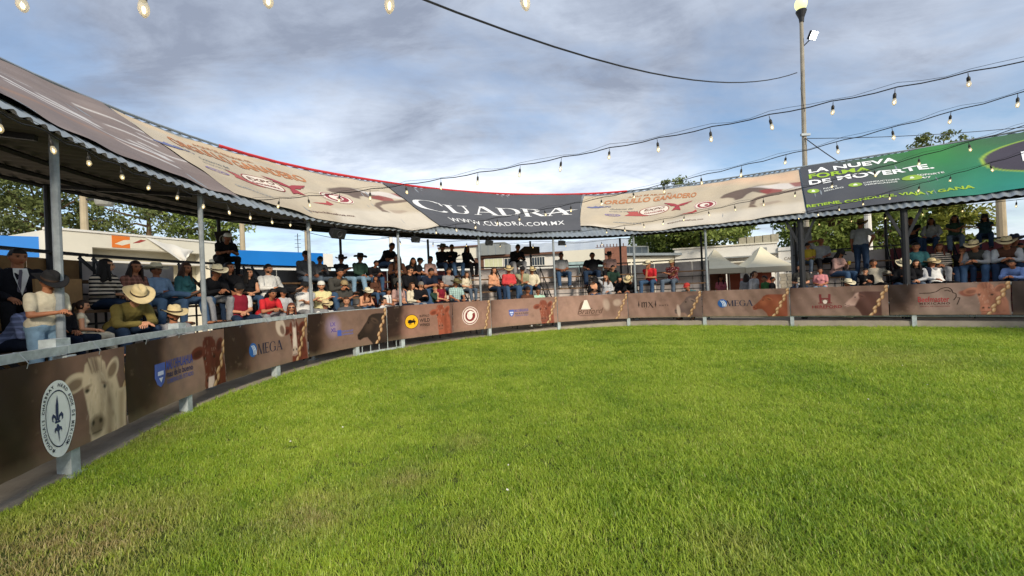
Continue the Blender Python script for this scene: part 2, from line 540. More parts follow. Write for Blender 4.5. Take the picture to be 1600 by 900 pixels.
# ------------------------------------------------------------------ arena fence
fence = empty('arena_fence', P(0.78, 0, 0))
tag(fence, 'grey steel arena fence with square posts and top rail', 'fence')
FINV = Matrix.Translation(fence.location).inverted()
def put(o, par):
    o.parent = par
    o.matrix_parent_inverse = Matrix.Translation(par.location).inverted()
    return o
for i, s in enumerate(FENCE):
    ps = MB(); c = P(s, 0.0, 0); a = yaw_in(s); M = Matrix.Rotation(a, 3, 'Z')
    w_ = 0.11 if s < 22 else 0.10
    ps.box(c + Vector((0, 0, 0.545)), (w_, w_, 1.13), M)
    ps.box(c + M @ Vector((0, 0, 0.005)), (w_ + .07, w_ + .07, 0.03), M)
    put(ps.build('post', m_grey), fence)
    if i in (0, 1):
        q = MB(); q.box(c + M @ Vector((0.0, -0.07, 1.225)), (0.17, 0.13, 0.085), M)
        put(q.build('post_block', m_grey), fence)
fl = FENCE + [FENCE[0] + RL]
for i in range(len(FENCE)):
    q = MB(); ss = srange(fl[i] + 0.004, fl[i + 1] - 0.004, 0.3)
    prof = [(-0.028, 1.125), (-0.028, 1.2), (0.028, 1.2), (0.028, 1.125)]
    vs = [P(s, a, z) for s in ss for a, z in prof]
    fs = [(k * 4 + j, k * 4 + (j + 1) % 4, k * 4 + 4 + (j + 1) % 4, k * 4 + 4 + j) for k in range(len(ss) - 1) for j in range(4)]
    fs += [(0, 1, 2, 3), tuple(len(ss) * 4 - 4 + j for j in (3, 2, 1, 0))]
    q.add(vs, fs)
    put(q.build('rail', m_grey), fence)
    q = MB(); q.tube([P(s, 0.0, 0.33) for s in ss], 0.016, 5)
    put(q.build('lower_rail', m_grey), fence)
# barred gate between two posts
gate = empty('barred_gate', P(8.5, 0, 0.02))
tag(gate, 'pale grey barred steel gate showing under the banner with the black bull', 'gate')
q = MB(); q.bar(P(7.84, -.02, .06), P(9.16, -.02, .06), .05, .05)
put(q.build('bottom_bar', m_grey), gate)
for k in range(5):
    q = MB(); s = 7.95 + k * 0.27; q.tube([P(s, -.02, .08), P(s, -.02, 1.1)], .012, 6)
    put(q.build('bar', m_grey), gate)

# ------------------------------------------------------------------ grandstand roof
roof = empty('grandstand_roof', P(1.71, 0.6, 0))
tag(roof, 'ring shaped corrugated grandstand roof on grey posts with steep front canopy', 'grandstand roof')
NSH = 63
def wave(s, k=5, A=0.022):
    return A * math.cos(2 * math.pi * s * NSH * k / RL)
def roofed(s):
    return not (36.0 < s % RL < 52.0)  # unseen roof: open where sun should reach the lawn, kept for side shade
for i in range(NSH):
    s0 = RL * i / NSH; s1 = RL * (i + 1) / NSH
    if not roofed((s0 + s1) / 2):
        continue
    q = MB()
    q.grid(lambda u, v: RS(s0 + (s1 - s0) * u, SLOPE * v, wave(s0 + (s1 - s0) * u) - 0.004 * (i % 2)), 30, 2)
    put(q.build('canopy_sheet', m_galv, smooth=True), roof)
    q = MB()
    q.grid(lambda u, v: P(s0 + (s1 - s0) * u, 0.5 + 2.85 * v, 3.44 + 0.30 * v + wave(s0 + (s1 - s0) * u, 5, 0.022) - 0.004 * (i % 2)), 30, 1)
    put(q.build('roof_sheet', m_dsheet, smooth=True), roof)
ext = FRONT + [FRONT[0] + RL]
for i, s in enumerate(FRONT):
    e = ext[i + 1]
    if not roofed(s) or not roofed(e):
        continue
    ss = srange(s, e, 0.5)
    q = MB(); q.tube([P(t, 0.75, 3.535) for t in ss], 0.045, 4, cap=True)
    put(q.build('eave_beam', m_dark), roof)
    for w_, z in ((1.5, 3.485), (2.4, 3.58), (3.25, 3.665)):
        q = MB(); q.tube([P(t, w_, z) for t in ss], 0.035, 4)
        put(q.build('purlin', m_dark), roof)
    q = MB(); q.bar(P(s, .75, 3.41), P(s, 3.3, 3.68), .05, .06)
    put(q.build('rafter', m_dark), roof)
    q = MB(); q.grid(lambda u, v: P(s + (e - s) * u, 3.5 - .12 * (1 - v), 3.72 + (5.6 - 3.72) * v), 6, 1)
    put(q.build('back_sheet', m_galv), roof)
    q = MB(); q.tube([RS(t, SLOPE - .02, .05) for t in ss], 0.042 if 6.0 < s < 17.5 else .03, 6)
    put(q.build('ridge_cap', m_red if 6.0 < s < 17.5 else m_galv), roof)
    h = slab_h(s)
    thick = 22.5 < s < 26
    q = MB()
    if thick:
        q.tube([P(s, .62, h), P(s, .62, 3.38)], .085, 10)
        for d in (-.38, .38):
            q.bar(P(s, .62, 2.45), P(s + d, .6, 3.36), .07, .07)
        put(q.build('post', m_dark), roof)
    else:
        q.tube([P(s, .6, h), P(s, .6, 3.43)], .039, 10)
        q.box(P(s, .6, h + .008), (.18, .18, .016))
        put(q.build('post', m_post), roof)
BACKP = [3.85, 6.49, 8.88, 11.66, 15.0, 17.72, 20.05, 23.0, 25.4, 28.1, 0.9, 54.5]
for s in BACKP:
    q = MB(); q.tube([P(s, 2.66, .03), P(s, 2.66, 3.52)], .042, 8)
    put(q.build('back_post', m_dark), roof)

# ------------------------------------------------------------------ bleachers, one thing per bay
ROWS = [(.8, .66), (1.25, 1.08), (1.75, 1.5), (2.2, 1.98), (2.6, 2.47)]
BAYS = [(-2.2, 1.71, 'ply', 'bleacher bay with plywood back panel beside the nearest post'),
        (1.71, 4.28, 'plyhalf', 'bleacher bay with brown board holding the straw hat men'),
        (4.28, 7.02, 'gap', 'bleacher bay open at the back in front of the white building'),
        (7.02, 9.59, 'dark', 'bleacher bay with dark grey back below the blue fascia'),
        (9.59, 12.44, 'maroon', 'bleacher bay with dull maroon back behind the black hats'),
        (12.44, 15.19, 'pale', 'pale backed bleacher bay with the coral shirt cowboy'),
        (15.19, 17.97, 'pale', 'pale backed bleacher bay with mostly empty upper benches'),
        (17.97, 20.28, 'pale', 'pale backed bleacher bay ending at the tent opening'),
        (23.03, 25.49, 'pale', 'pale backed bleacher bay with the standing grey shirt man'),
        (25.49, 28.2, 'maroon', 'maroon backed bleacher bay under the green banner'),
        (28.2, 30.9, 'maroon', 'maroon backed bleacher bay just past the green banner')]
m_darkpan = mat('dark_grey_sheet', '6c6b6c', 0.85, 0.22, 2.0)
PAN = {'ply': m_ply, 'plyhalf': m_ply, 'gap': None, 'dark': m_darkpan, 'maroon': m_maroon, 'pale': m_pale}
for s0, s1, kind, lab in BAYS:
    mid = (s0 + s1) / 2
    e = empty('bleacher', P(mid, 1.5, slab_h(mid)))
    tag(e, lab, 'bleacher', 'bleacher bays around the arena')
    for w_, z in ROWS:
        last = z > 2.4
        for a, c in ((s0 + .02, mid - .008), (mid + .008, s1 - .02)):
            q = MB(); q.bar(P(a, w_, z - .022), P(c, w_, z - .022), .12 if last else .27, .044)
            put(q.build('plank', m_dark if last else m_wood), e)
        if not last and z > .7:
            q = MB(); q.bar(P(s0 + .05, w_ + .22, z - .22), P(s1 - .05, w_ + .22, z - .22), .03, .03)
            put(q.build('rail', m_dark), e)
    for t in (s0 + .09, mid, s1 - .09):
        h = slab_h(t)
        q = MB(); q.bar(P(t, .6, .5), P(t, 2.62, 2.4), .03, .045)
        for w_, z in ROWS:
            q.bar(P(t, w_, h), P(t, w_, z - .046), .026, .026)
        put(q.build('frame', m_dark), e)
    # back panels
    npan = 4
    if kind == 'plyhalf':
        q = MB(); q.bar(P(2.55, 1.45, 1.72), P(3.12, 1.45, 1.74), .03, .42)
        put(q.build('board', m_ply), e)
    for k in range(npan):
        a = s0 + (s1 - s0) * k / npan + .006; c = s0 + (s1 - s0) * (k + 1) / npan - .006
        m = PAN[kind]
        if kind == 'gap':
            if k == 2: continue
            m = m_pale if k < 2 else m_darkpan
        if kind == 'plyhalf':
            m = m_ply
        top = 2.36 if kind not in ('ply',) else 2.42
        q = MB()
        q.bar(P(a, 2.74, (top + .25) / 2), P(c, 2.74, (top + .25) / 2), .014, top - .25)
        put(q.build('panel', m), e)
# unseen wall added out of view, stops low sun leaking under the roof
rear = empty('rear_sun_block', P(52, 3.0, 0))
tag(rear, 'unseen sheet wall added to block low sun under the stand roof', 'wall')
for i, s in enumerate(FRONT):
    if s > 30.5 and s < 54.5 and roofed(s) and roofed(ext[i + 1]):
        for k in range(2):
            a = s + (ext[i + 1] - s) * k / 2; c = s + (ext[i + 1] - s) * (k + 1) / 2
            q = MB(); q.bar(P(a + .006, 3.25, 1.75), P(c - .006, 3.25, 1.75), .02, 3.5)
            put(q.build('panel', m_pale), rear)
# ------------------------------------------------------------------ printed sheets: a painter on a fine vertex grid, lettering as thin meshes
class Cv:
    def __init__(s, W, H, res, bg):
        s.W, s.H = W, H
        s.nx, s.ny = max(2, int(W / res)), max(2, int(H / res))
        s.x, s.y = np.meshgrid(np.linspace(0, W, s.nx + 1), np.linspace(0, H, s.ny + 1))
        s.res = res
        s.c = np.ones((s.ny + 1, s.nx + 1, 3)) * np.array(lin(bg))
    def mixin(s, a, col):
        col = np.array(lin(col)) if not isinstance(col, np.ndarray) else col
        s.c = s.c * (1 - a[..., None]) + col * a[..., None]
    def poly(s, pts, col, al=1.0, soft=None):
        soft = soft or s.res
        pts = np.array(pts, float)
        ins = np.zeros(s.x.shape, bool); dm = np.full(s.x.shape, 1e9)
        for i in range(len(pts)):
            (x0, y0), (x1, y1) = pts[i - 1], pts[i]
            if y0 != y1:
                cr = ((y0 > s.y) != (y1 > s.y)) & (s.x < (x1 - x0) * (s.y - y0) / (y1 - y0) + x0)
                ins ^= cr
            dx, dy = x1 - x0, y1 - y0
            t = np.clip(((s.x - x0) * dx + (s.y - y0) * dy) / (dx * dx + dy * dy + 1e-12), 0, 1)
            dm = np.minimum(dm, np.hypot(s.x - x0 - t * dx, s.y - y0 - t * dy))
        sd = np.where(ins, -dm, dm)
        s.mixin(np.clip(.5 - sd / soft, 0, 1) * al, col)
    def ell(s, cx, cy, rx, ry, col, ang=0.0, al=1.0, soft=None):
        soft = soft or s.res
        ca, sa = math.cos(ang), math.sin(ang)
        u = ((s.x - cx) * ca + (s.y - cy) * sa) / rx; v = (-(s.x - cx) * sa + (s.y - cy) * ca) / ry
        d = (np.hypot(u, v) - 1) * min(rx, ry)
        s.mixin(np.clip(.5 - d / soft, 0, 1) * al, col)
    def line(s, pts, w_, col, al=1.0, soft=None):
        soft = soft or s.res
        dm = np.full(s.x.shape, 1e9)
        for (x0, y0), (x1, y1) in zip(pts[:-1], pts[1:]):
            dx, dy = x1 - x0, y1 - y0
            t = np.clip(((s.x - x0) * dx + (s.y - y0) * dy) / (dx * dx + dy * dy + 1e-12), 0, 1)
            dm = np.minimum(dm, np.hypot(s.x - x0 - t * dx, s.y - y0 - t * dy))
        s.mixin(np.clip(.5 - (dm - w_ / 2) / soft, 0, 1) * al, col)
    def mott(s, sc_, amt, seed):
        n_ = vnoise(s.x * sc_, s.y * sc_, seed) - .5
        s.c = np.clip(s.c * (1 + amt * 2 * n_)[..., None], 0.004, 1)
    def build(s, name, fn, m, parent, back=0.004):
        nx, ny = s.nx, s.ny
        vs = [fn(s.x[j, i], s.y[j, i], 0.0) for j in range(ny + 1) for i in range(nx + 1)]
        idx = np.arange((nx + 1) * (ny + 1)).reshape(ny + 1, nx + 1)
        f = np.stack([idx[:-1, :-1], idx[:-1, 1:], idx[1:, 1:], idx[1:, :-1]], -1).reshape(-1, 4)
        me = bpy.data.meshes.new(name)
        me.from_pydata([tuple(v) for v in vs], [], f.tolist())
        ca = me.color_attributes.new('Col', 'FLOAT_COLOR', 'POINT')
        d = np.ones((len(vs), 4), np.float32); d[:, :3] = s.c.reshape(-1, 3)
        ca.data.foreach_set('color', d.ravel())
        me.materials.append(m)
        me.polygons.foreach_set('use_smooth', [True] * len(me.polygons))
        o = bpy.data.objects.new(name, me)
        link(o)
        if parent is not None:
            put(o, parent)
        return o

m_vinyl = mat('printed_vinyl', 'ffffff', 0.55, 0.06, 2.0, bump=0.04, bscale=3, attr='Col', spec=0.25)
m_tarp = mat('printed_tarpaulin', 'ffffff', 0.6, 0.10, 0.8, bump=0.5, bscale=1.7, attr='Col', spec=0.2)
INK = {}
def ink(h):
    if h not in INK:
        INK[h] = mat('print_ink_' + h, h, 0.6, 0.05, 4.0, spec=0.2)
    return INK[h]

tmp_sc = bpy.data.scenes.new('scratch')
def evaluated(o):
    tmp_sc.collection.objects.link(o)
    with bpy.context.temp_override(scene=tmp_sc, view_layer=tmp_sc.view_layers[0]):
        dg = bpy.context.evaluated_depsgraph_get()
    dg.update()
    me = bpy.data.meshes.new_from_object(o.evaluated_get(dg), depsgraph=dg)
    tmp_sc.collection.objects.unlink(o)
    return me
def text_bm(body, size, bold=0.0, sx=1.0, shear=0.0, spacing=1.0):
    cu = bpy.data.curves.new('t', 'FONT')
    cu.body = body; cu.size = size; cu.offset = bold * size; cu.shear = shear; cu.space_character = spacing
    cu.align_x = 'CENTER'; cu.align_y = 'CENTER'; cu.resolution_u = 3
    o = bpy.data.objects.new('t', cu)
    me = evaluated(o)
    bm = bmesh.new(); bm.from_mesh(me)
    for v in bm.verts:
        v.co.x *= sx
    bpy.data.objects.remove(o); bpy.data.curves.remove(cu); bpy.data.meshes.remove(me)
    return bm
def poly_bm(polys):
    bm = bmesh.new()
    for p_ in polys:
        vs = [bm.verts.new((x, y, 0)) for x, y in p_]
        try:
            bm.faces.new(vs)
        except ValueError:
            pass
    bmesh.ops.triangulate(bm, faces=bm.faces[:])
    return bm
def place(bm, name, parent, fn, u0, v0, color, fit=None, ang=0.0, cut=0.09, lift=0.004):
    """lay flat geometry onto a sheet: fn(u, v, lift)"""
    if not bm.verts:
        bm.free(); return None
    xs = [v.co.x for v in bm.verts]; ys = [v.co.y for v in bm.verts]
    if fit:
        w_, h_ = max(xs) - min(xs), max(ys) - min(ys)
        cx, cy = (max(xs) + min(xs)) / 2, (max(ys) + min(ys)) / 2
        for v in bm.verts:
            v.co.x = (v.co.x - cx) * fit[0] / max(w_, 1e-6); v.co.y = (v.co.y - cy) * fit[1] / max(h_, 1e-6)
        xs = [v.co.x for v in bm.verts]
    x = math.ceil(min(xs) / cut) * cut
    while x < max(xs):
        bmesh.ops.bisect_plane(bm, geom=bm.verts[:] + bm.edges[:] + bm.faces[:], plane_co=(x, 0, 0), plane_no=(1, 0, 0))
        x += cut
    ys = [v.co.y for v in bm.verts]
    y = math.ceil(min(ys) / cut) * cut
    while y < max(ys):
        bmesh.ops.bisect_plane(bm, geom=bm.verts[:] + bm.edges[:] + bm.faces[:], plane_co=(0, y, 0), plane_no=(0, 1, 0))
        y += cut
    ca, sa = math.cos(ang), math.sin(ang)
    for v in bm.verts:
        a, c = v.co.x * ca - v.co.y * sa, v.co.x * sa + v.co.y * ca
        v.co = fn(u0 + a, v0 + c, lift)
    me = bpy.data.meshes.new(name); bm.to_mesh(me); bm.free()
    me.materials.append(ink(color))
    o = link(bpy.data.objects.new(name, me))
    if parent is not None:
        put(o, parent)
    return o
def disc(rx, ry=None, n=28, r0=0.0):
    ry = ry or rx
    if r0:
        out = []
        for i in range(n):
            a, c = 2 * math.pi * i / n, 2 * math.pi * (i + 1) / n
            out.append([(rx * math.cos(a), ry * math.sin(a)), (rx * math.cos(c), ry * math.sin(c)), (rx * r0 * math.cos(c), ry * r0 * math.sin(c)), (rx * r0 * math.cos(a), ry * r0 * math.sin(a))])
        return poly_bm(out)
    return poly_bm([[(rx * math.cos(2 * math.pi * i / n), ry * math.sin(2 * math.pi * i / n)) for i in range(n)]])
def ring_text(body, rx, ry, size, a0, a1):
    """letters evenly spaced around an ellipse, clockwise from angle a0 to a1"""
    bm = bmesh.new()
    an = np.linspace(a0, a1, 800)
    ex, ey = rx * np.cos(an), ry * np.sin(an)
    l_ = np.r_[0, np.cumsum(np.hypot(np.diff(ex), np.diff(ey)))]
    for i, ch in enumerate(body):
        if ch == ' ':
            continue
        t_ = l_[-1] * (i + .5) / len(body)
        a = float(np.interp(t_, l_, an))
        rot = math.atan2(-ry * math.cos(a), rx * math.sin(a))
        t = text_bm(ch, size, 0.02)
        for v in t.verts:
            x, y = v.co.x, v.co.y
            v.co = (x * math.cos(rot) - y * math.sin(rot) + rx * math.cos(a), x * math.sin(rot) + y * math.cos(rot) + ry * math.sin(a), 0)
        me = bpy.data.meshes.new('t'); t.to_mesh(me); t.free(); bm.from_mesh(me); bpy.data.meshes.remove(me)
    return bm
# hand cut serif capitals, unit cap height
def serif(ch):
    T, K_ = 0.075, 0.20
    def st(x, w_=K_, ser=0.07, top=True, bot=True):
        o = [[(x, 0), (x + w_, 0), (x + w_, 1), (x, 1)]]
        for y, on in ((0, bot), (1, top)):
            if on:
                y0, y1 = (0, .05) if y == 0 else (.95, 1)
                o.append([(x - ser, y0), (x + w_ + ser, y0), (x + w_ + ser, y1), (x - ser, y1)])
        return o
    def dg(x0, y0, x1, y1, w_):
        return [[(x0, y0), (x0 + w_, y0), (x1 + w_, y1), (x1, y1)]]
    def arc(cx, cy, rx, ry, a0, a1, w0, w1, n=18):
        o = []
        for i in range(n):
            a = a0 + (a1 - a0) * i / n; c = a0 + (a1 - a0) * (i + 1) / n
            def wd(t): return w1 + (w0 - w1) * abs(math.cos(t))
            o.append([(cx + rx * math.cos(a), cy + ry * math.sin(a)), (cx + rx * math.cos(c), cy + ry * math.sin(c)),
                      (cx + (rx - wd(c)) * math.cos(c), cy + (ry - wd(c) * .5) * math.sin(c)), (cx + (rx - wd(a)) * math.cos(a), cy + (ry - wd(a) * .5) * math.sin(a))])
        return o
    if ch == 'C': return arc(.55, .5, .55, .54, R(42), R(318), .22, .06) + [[(.9, .62), (.98, .62), (.96, .9), (.9, .86)]], 1.0
    if ch == 'G': return arc(.55, .5, .55, .52, R(42), R(330), .2, .06) + st(.86, .16, .06, bot=False, top=False)[:0] + [[(.84, .08), (1.0, .08), (1.0, .45), (.84, .45)], [(.74, .42), (1.08, .42), (1.08, .47), (.74, .47)], [(.9, .64), (.97, .64), (.95, .9), (.9, .86)]], 1.1
    if ch == 'U': return st(.1, bot=False) [:1] + [[(.02, .95), (.42, .95), (.42, 1), (.02, 1)], [(.62, .95), (1.0, .95), (1.0, 1), (.62, 1)], [(.78, .3), (.86, .3), (.86, 1), (.78, 1)]] + arc(.48, .32, .38, .36, R(180), R(360), .19, .08), 1.0
    if ch == 'A': return dg(.1, 0, .50, 1, T) + dg(.86, 0, .46, 1, K_ + .02) + [[(.3, .3), (.75, .3), (.75, .36), (.3, .36)], [(0, 0), (.3, 0), (.3, .05), (0, .05)], [(.74, 0), (1.18, 0), (1.18, .05), (.74, .05)]], 1.12
    if ch == 'D': return st(.1) + arc(.42, .5, .58, .5, R(-90), R(90), .22, .06) + [[(.28, .94), (.44, .94), (.44, 1), (.28, 1)], [(.28, 0), (.44, 0), (.44, .06), (.28, .06)]], 1.05
    if ch == 'R': return st(.1) + arc(.4, .74, .42, .26, R(-90), R(90), .2, .07) + [[(.28, .94), (.42, .94), (.42, 1), (.28, 1)], [(.28, .48), (.42, .48), (.42, .54), (.28, .54)]] + [[(.42, .5), (.62, .5), (1.02, 0), (.78, 0)]], 1.0
    if ch == 'M': return st(.1, T) + dg(.55, 0, .1, 1, K_)  + dg(.6, 0, 1.02, 1, T) + st(1.02, K_), 1.32
    if ch == 'E': return st(.1) + [[(.3, .94), (.78, .94), (.78, 1), (.3, 1)], [(.72, .78), (.78, .78), (.78, 1), (.74, .97)], [(.3, .47), (.64, .47), (.64, .53), (.3, .53)], [(.6, .38), (.65, .38), (.65, .62), (.6, .62)], [(.3, 0), (.8, 0), (.8, .06), (.3, .06)], [(.74, 0), (.82, 0), (.82, .24), (.76, .1)]], .86
    if ch == 'X': return dg(.75, 0, .1, 1, K_) + dg(.05, 0, .75, 1, T), 1.0
    return [], .5
def serif_word(word, big_first=1.0):
    polys = []; x = 0
    for i, ch in enumerate(word):
        p_, wd = serif(ch); k = big_first if i == 0 else 1.0
        for q in p_:
            polys.append([(x + a * k, (c - .5) * k) for a, c in q])
        x += (wd + .02) * k
    return poly_bm(polys)

# ---- print motifs
def ground_print(c, seed, lo='2b1d17', hi='866959', x0=0.18, x1=0.62, x2=0.9):  # dimness of the unlit banners is put into their hi print colour
    t = c.x / c.W
    a = np.clip((t - x0) / (x1 - x0), 0, 1); a = a * a * (3 - 2 * a)
    d = np.clip((t - x1 - .05) / (x2 - x1), 0, 1)
    n_ = vnoise(c.x * 1.6, c.y * 2.2, seed)
    a = np.clip(a * (1 - .45 * d) + (n_ - .5) * .55 - .28 * (c.y / c.H - .45), 0, 1)
    c.mixin(np.ones_like(a), '553c31')
    c.mixin(a, hi)
    c.mixin(np.clip(.95 - a * 2.4, 0, 1), lo)
    c.mixin(np.clip(vnoise(c.x * 3.1 + 9, c.y * 3.1, seed + 5) * 2 - 1.15, 0, 1) * .5, lo)
    c.mott(14, .10, seed + 3)
    c.mixin(np.clip(1 - c.y / (.05 + .16 * vnoise(c.x * 5, c.y * 2 + 3, seed + 8)), 0, 1) * .45, '7d6d58')
    c.mixin(np.clip(vnoise(c.x * 9, c.y * 9, seed + 11) * 3 - 2.15, 0, 1) * .35, 'a8937c')
def rope(c, u0, u1, wid=0.12):
    n_ = 8
    for i in range(n_ + 1):
        t = (i + .3) / (n_ + .6)
        x, y = u0 + (u1 - u0) * t, c.H * t
        ang = math.atan2(c.H, u1 - u0)
        sgn = 1 if i % 2 else -1
        ox = sgn * wid * .17
        c.ell(x + ox, y, wid * .62, wid * .36, '3a2416', ang + sgn * .25, .9, .02)
        c.ell(x + ox, y, wid * .55, wid * .29, 'a87f57', ang + sgn * .25, 1, .015)
        c.ell(x + ox - .008, y + .012, wid * .36, wid * .13, 'cdb08a', ang + sgn * .25, .9, .015)
def cow_front(c, cx, cy, h, col='b89b80', dark='6e5341', muz='5d4538', patch=None, tag_=False, seed=1, body=True):
    w_ = h
    if body:
        c.poly([(cx + .02 * w_, cy + .32 * h), (cx + .34 * w_, cy + .22 * h), (cx + .46 * w_, cy - .1 * h), (cx + .5 * w_, cy - .9 * h), (cx - .12 * w_, cy - .9 * h), (cx - .1 * w_, cy - .3 * h)], col, 1, .03)
        c.poly([(cx + .2 * w_, cy + .2 * h), (cx + .28 * w_, cy - .1 * h), (cx + .26 * w_, cy - .9 * h), (cx + .16 * w_, cy - .9 * h), (cx + .14 * w_, cy - .1 * h)], dark, .55, .08)
    c.ell(cx - .30 * w_, cy + .22 * h, .17 * w_, .105 * h, col, R(12), 1, .02)
    c.ell(cx - .30 * w_, cy + .20 * h, .12 * w_, .06 * h, dark, R(12), .8, .03)
    c.ell(cx + .30 * w_, cy + .28 * h, .16 * w_, .10 * h, col, R(50), 1, .02)
    c.ell(cx + .29 * w_, cy + .27 * h, .11 * w_, .065 * h, dark, R(50), .8, .03)
    head = [(-.16, .40), (-.06, .47), (.08, .46), (.17, .38), (.20, .20), (.16, .02), (.13, -.2), (.12, -.36), (.05, -.47), (-.06, -.47), (-.13, -.38), (-.12, -.2), (-.16, .02), (-.2, .2)]
    c.poly([(cx + a * w_, cy + d * h) for a, d in head], col, 1, .02)
    c.poly([(cx + a * w_, cy + d * h) for a, d in [(.02, .4), (.17, .36), (.2, .18), (.15, 0), (.11, -.3), (.04, -.42), (.03, 0)]], dark, .32, .06)
    if patch:
        c.poly([(cx + a * w_, cy + d * h) for a, d in [(-.08, .45), (.07, .45), (.06, .1), (.09, -.2), (.1, -.42), (-.1, -.42), (-.08, -.15), (-.06, .1)]], patch, .95, .04)
    c.ell(cx - .02 * w_, cy + .38 * h, .1 * w_, .1 * h, dark, 0, .45, .08)
    for sx in (-1, 1):
        c.ell(cx + sx * .135 * w_, cy + .10 * h, .032 * w_, .026 * h, '17100c', 0, .95, .02)
        c.ell(cx + sx * .13 * w_, cy + .14 * h, .05 * w_, .018 * h, dark, sx * -.3, .7, .02)
    c.ell(cx, cy - .33 * h, .125 * w_, .12 * h, muz, 0, .75, .05)
    for sx in (-1, 1):
        c.ell(cx + sx * .06 * w_, cy - .29 * h, .025 * w_, .03 * h, '1b120e', sx * .4, .9, .02)
    c.line([(cx - .08 * w_, cy - .41 * h), (cx + .08 * w_, cy - .41 * h)], .012, '2a1c16', .8, .015)
    r_ = np.random.RandomState(seed)
    for _ in range(70):
        a, d = r_.uniform(-.16, .17), r_.uniform(-.3, .45)
        x, y = cx + a * w_, cy + d * h; l_ = .02 + .035 * r_.rand()
        c.line([(x, y), (x + a * .12 * w_, y - l_)], .008, dark if r_.rand() < .55 else 'e6d6c0', .22, .012)
    for _ in range(26):
        a = r_.uniform(-.13, .13)
        c.line([(cx + a * w_, cy + .46 * h), (cx + (a * .7 + .02) * w_, cy + (.28 + .06 * r_.rand()) * h)], .012, dark if r_.rand() < .5 else col, .45, .015)
    if body:
        for _ in range(14):
            x, y = cx + r_.uniform(.2, .44) * w_, cy + r_.uniform(-.8, .1) * h
            c.ell(x, y, .012 + .02 * r_.rand(), .02 + .04 * r_.rand(), dark, .2, .35, .03)
    if tag_:
        c.poly([(cx - .04 * w_, cy - .24 * h), (cx + .12 * w_, cy - .24 * h), (cx + .12 * w_, cy - .44 * h), (cx - .04 * w_, cy - .44 * h)], 'd8c3b6', .9, .02)
def cow_side(c, cx, cy, h, col='35281f', hi='5e4132', face=None):
    w_ = h
    prof = [(-.62, -.18), (-.60, -.32), (-.50, -.36), (-.36, -.30), (-.2, -.30), (-.02, -.5), (.12, -.8), (.9, -.8), (.9, .42), (.2, .45), (.02, .43), (-.12, .36), (-.22, .2), (-.4, .02)]
    c.poly([(cx + a * w_, cy + d * h) for a, d in prof], col, 1, .025)
    if face:
        c.poly([(cx + a * w_, cy + d * h) for a, d in [(-.61, -.2), (-.59, -.31), (-.5, -.35), (-.36, -.29), (-.16, -.28), (.02, .1), (0, .4), (-.12, .35), (-.22, .2), (-.4, .02)]], face, .9, .04)
    c.ell(cx - .10 * w_, cy + .05 * h, .2 * w_, .14 * h, hi, .5, .4, .12)
    c.ell(cx + .12 * w_, cy + .22 * h, .15 * w_, .07 * h, hi, -.5, .75, .04)
    c.ell(cx + .13 * w_, cy + .20 * h, .1 * w_, .035 * h, '120c09', -.5, .7, .03)
    c.ell(cx - .14 * w_, cy + .16 * h, .03 * w_, .025 * h, '0c0807', 0, .95, .015)
    c.ell(cx - .55 * w_, cy - .21 * h, .03 * w_, .025 * h, '0c0807', 0, .9, .015)
    c.line([(cx - .56 * w_, cy - .31 * h), (cx - .38 * w_, cy - .25 * h)], .012, '0c0807', .8, .015)
    c.ell(cx + .5 * w_, cy - .1 * h, .3 * w_, .3 * h, hi, 0, .25, .2)

# ------------------------------------------------------------------ fence banners
def banner(s0, s1, zb, zt, label, paint, res, sag=0.012, w_=-0.075):
    root = empty('fence_banner', P((s0 + s1) / 2, w_, (zb + zt) / 2))
    tag(root, label, 'banner', 'printed banners tied along the arena fence')
    Wd, H = s1 - s0, zt - zb
    c = Cv(Wd, H, res, '5a463b')
    sd = int(s0 * 10) + 3
    def fn(u, v, lift):
        b_ = sag * math.sin(u * 5.1 + s0 * 3) * math.sin(math.pi * min(1, max(0, v / H))) + .004 * math.sin(u * 17 + v * 9)
        return P(s0 + u, w_ - b_ - lift, zb + v)
    later = paint(c, Wd, H, sd)
    c.build('sheet', fn, m_vinyl, root)
    for it in later or []:
        bm, nm, u, v, colr, fit = it[:6]
        place(bm, nm, root, fn, u - s0, v - zb, colr, fit, lift=it[6] if len(it) > 6 else .004)
    for k in range(3):
        q = MB(); s = s0 + Wd * (k + .5) / 3
        q.tube([P(s, w_ - .01, zt - .03), P(s, w_ - .02, zt + .015), P(s, -.035, 1.205), P(s, .0, 1.206)], .0032, 5)
        put(q.build('tie', m_galv), root)
    return root

def shield(x, y, h, col):
    return poly_bm([[(x - .42 * h, y + .5 * h), (x + .42 * h, y + .5 * h), (x + .42 * h, y - .05 * h), (x + .25 * h, y - .35 * h), (x, y - .5 * h), (x - .25 * h, y - .35 * h), (x - .42 * h, y - .05 * h)]])
def fleur():
    def mir(p): return [(-x, y) for x, y in p][::-1]
    pet = [(0.0, 1.0), (.09, .62), (.10, .3), (.055, 0), (-.055, 0), (-.10, .3), (-.09, .62)]
    side = [(.04, -.02), (.12, .2), (.30, .30), (.42, .18), (.40, .02), (.30, -.03), (.32, .08), (.26, .16), (.18, .1), (.12, -.06)]
    low = [(.04, -.14), (.13, -.26), (.24, -.27), (.30, -.38), (.24, -.5), (.22, -.4), (.16, -.37), (.08, -.44), (.05, -.3)]
    tail = [(.05, -.14), (.05, -.5), (0, -.9), (-.05, -.5), (-.05, -.14)]
    band = [(-.2, -.02), (.2, -.02), (.2, -.1), (-.2, -.1)]
    return poly_bm([pet, side, mir(side), low, mir(low), tail, band])
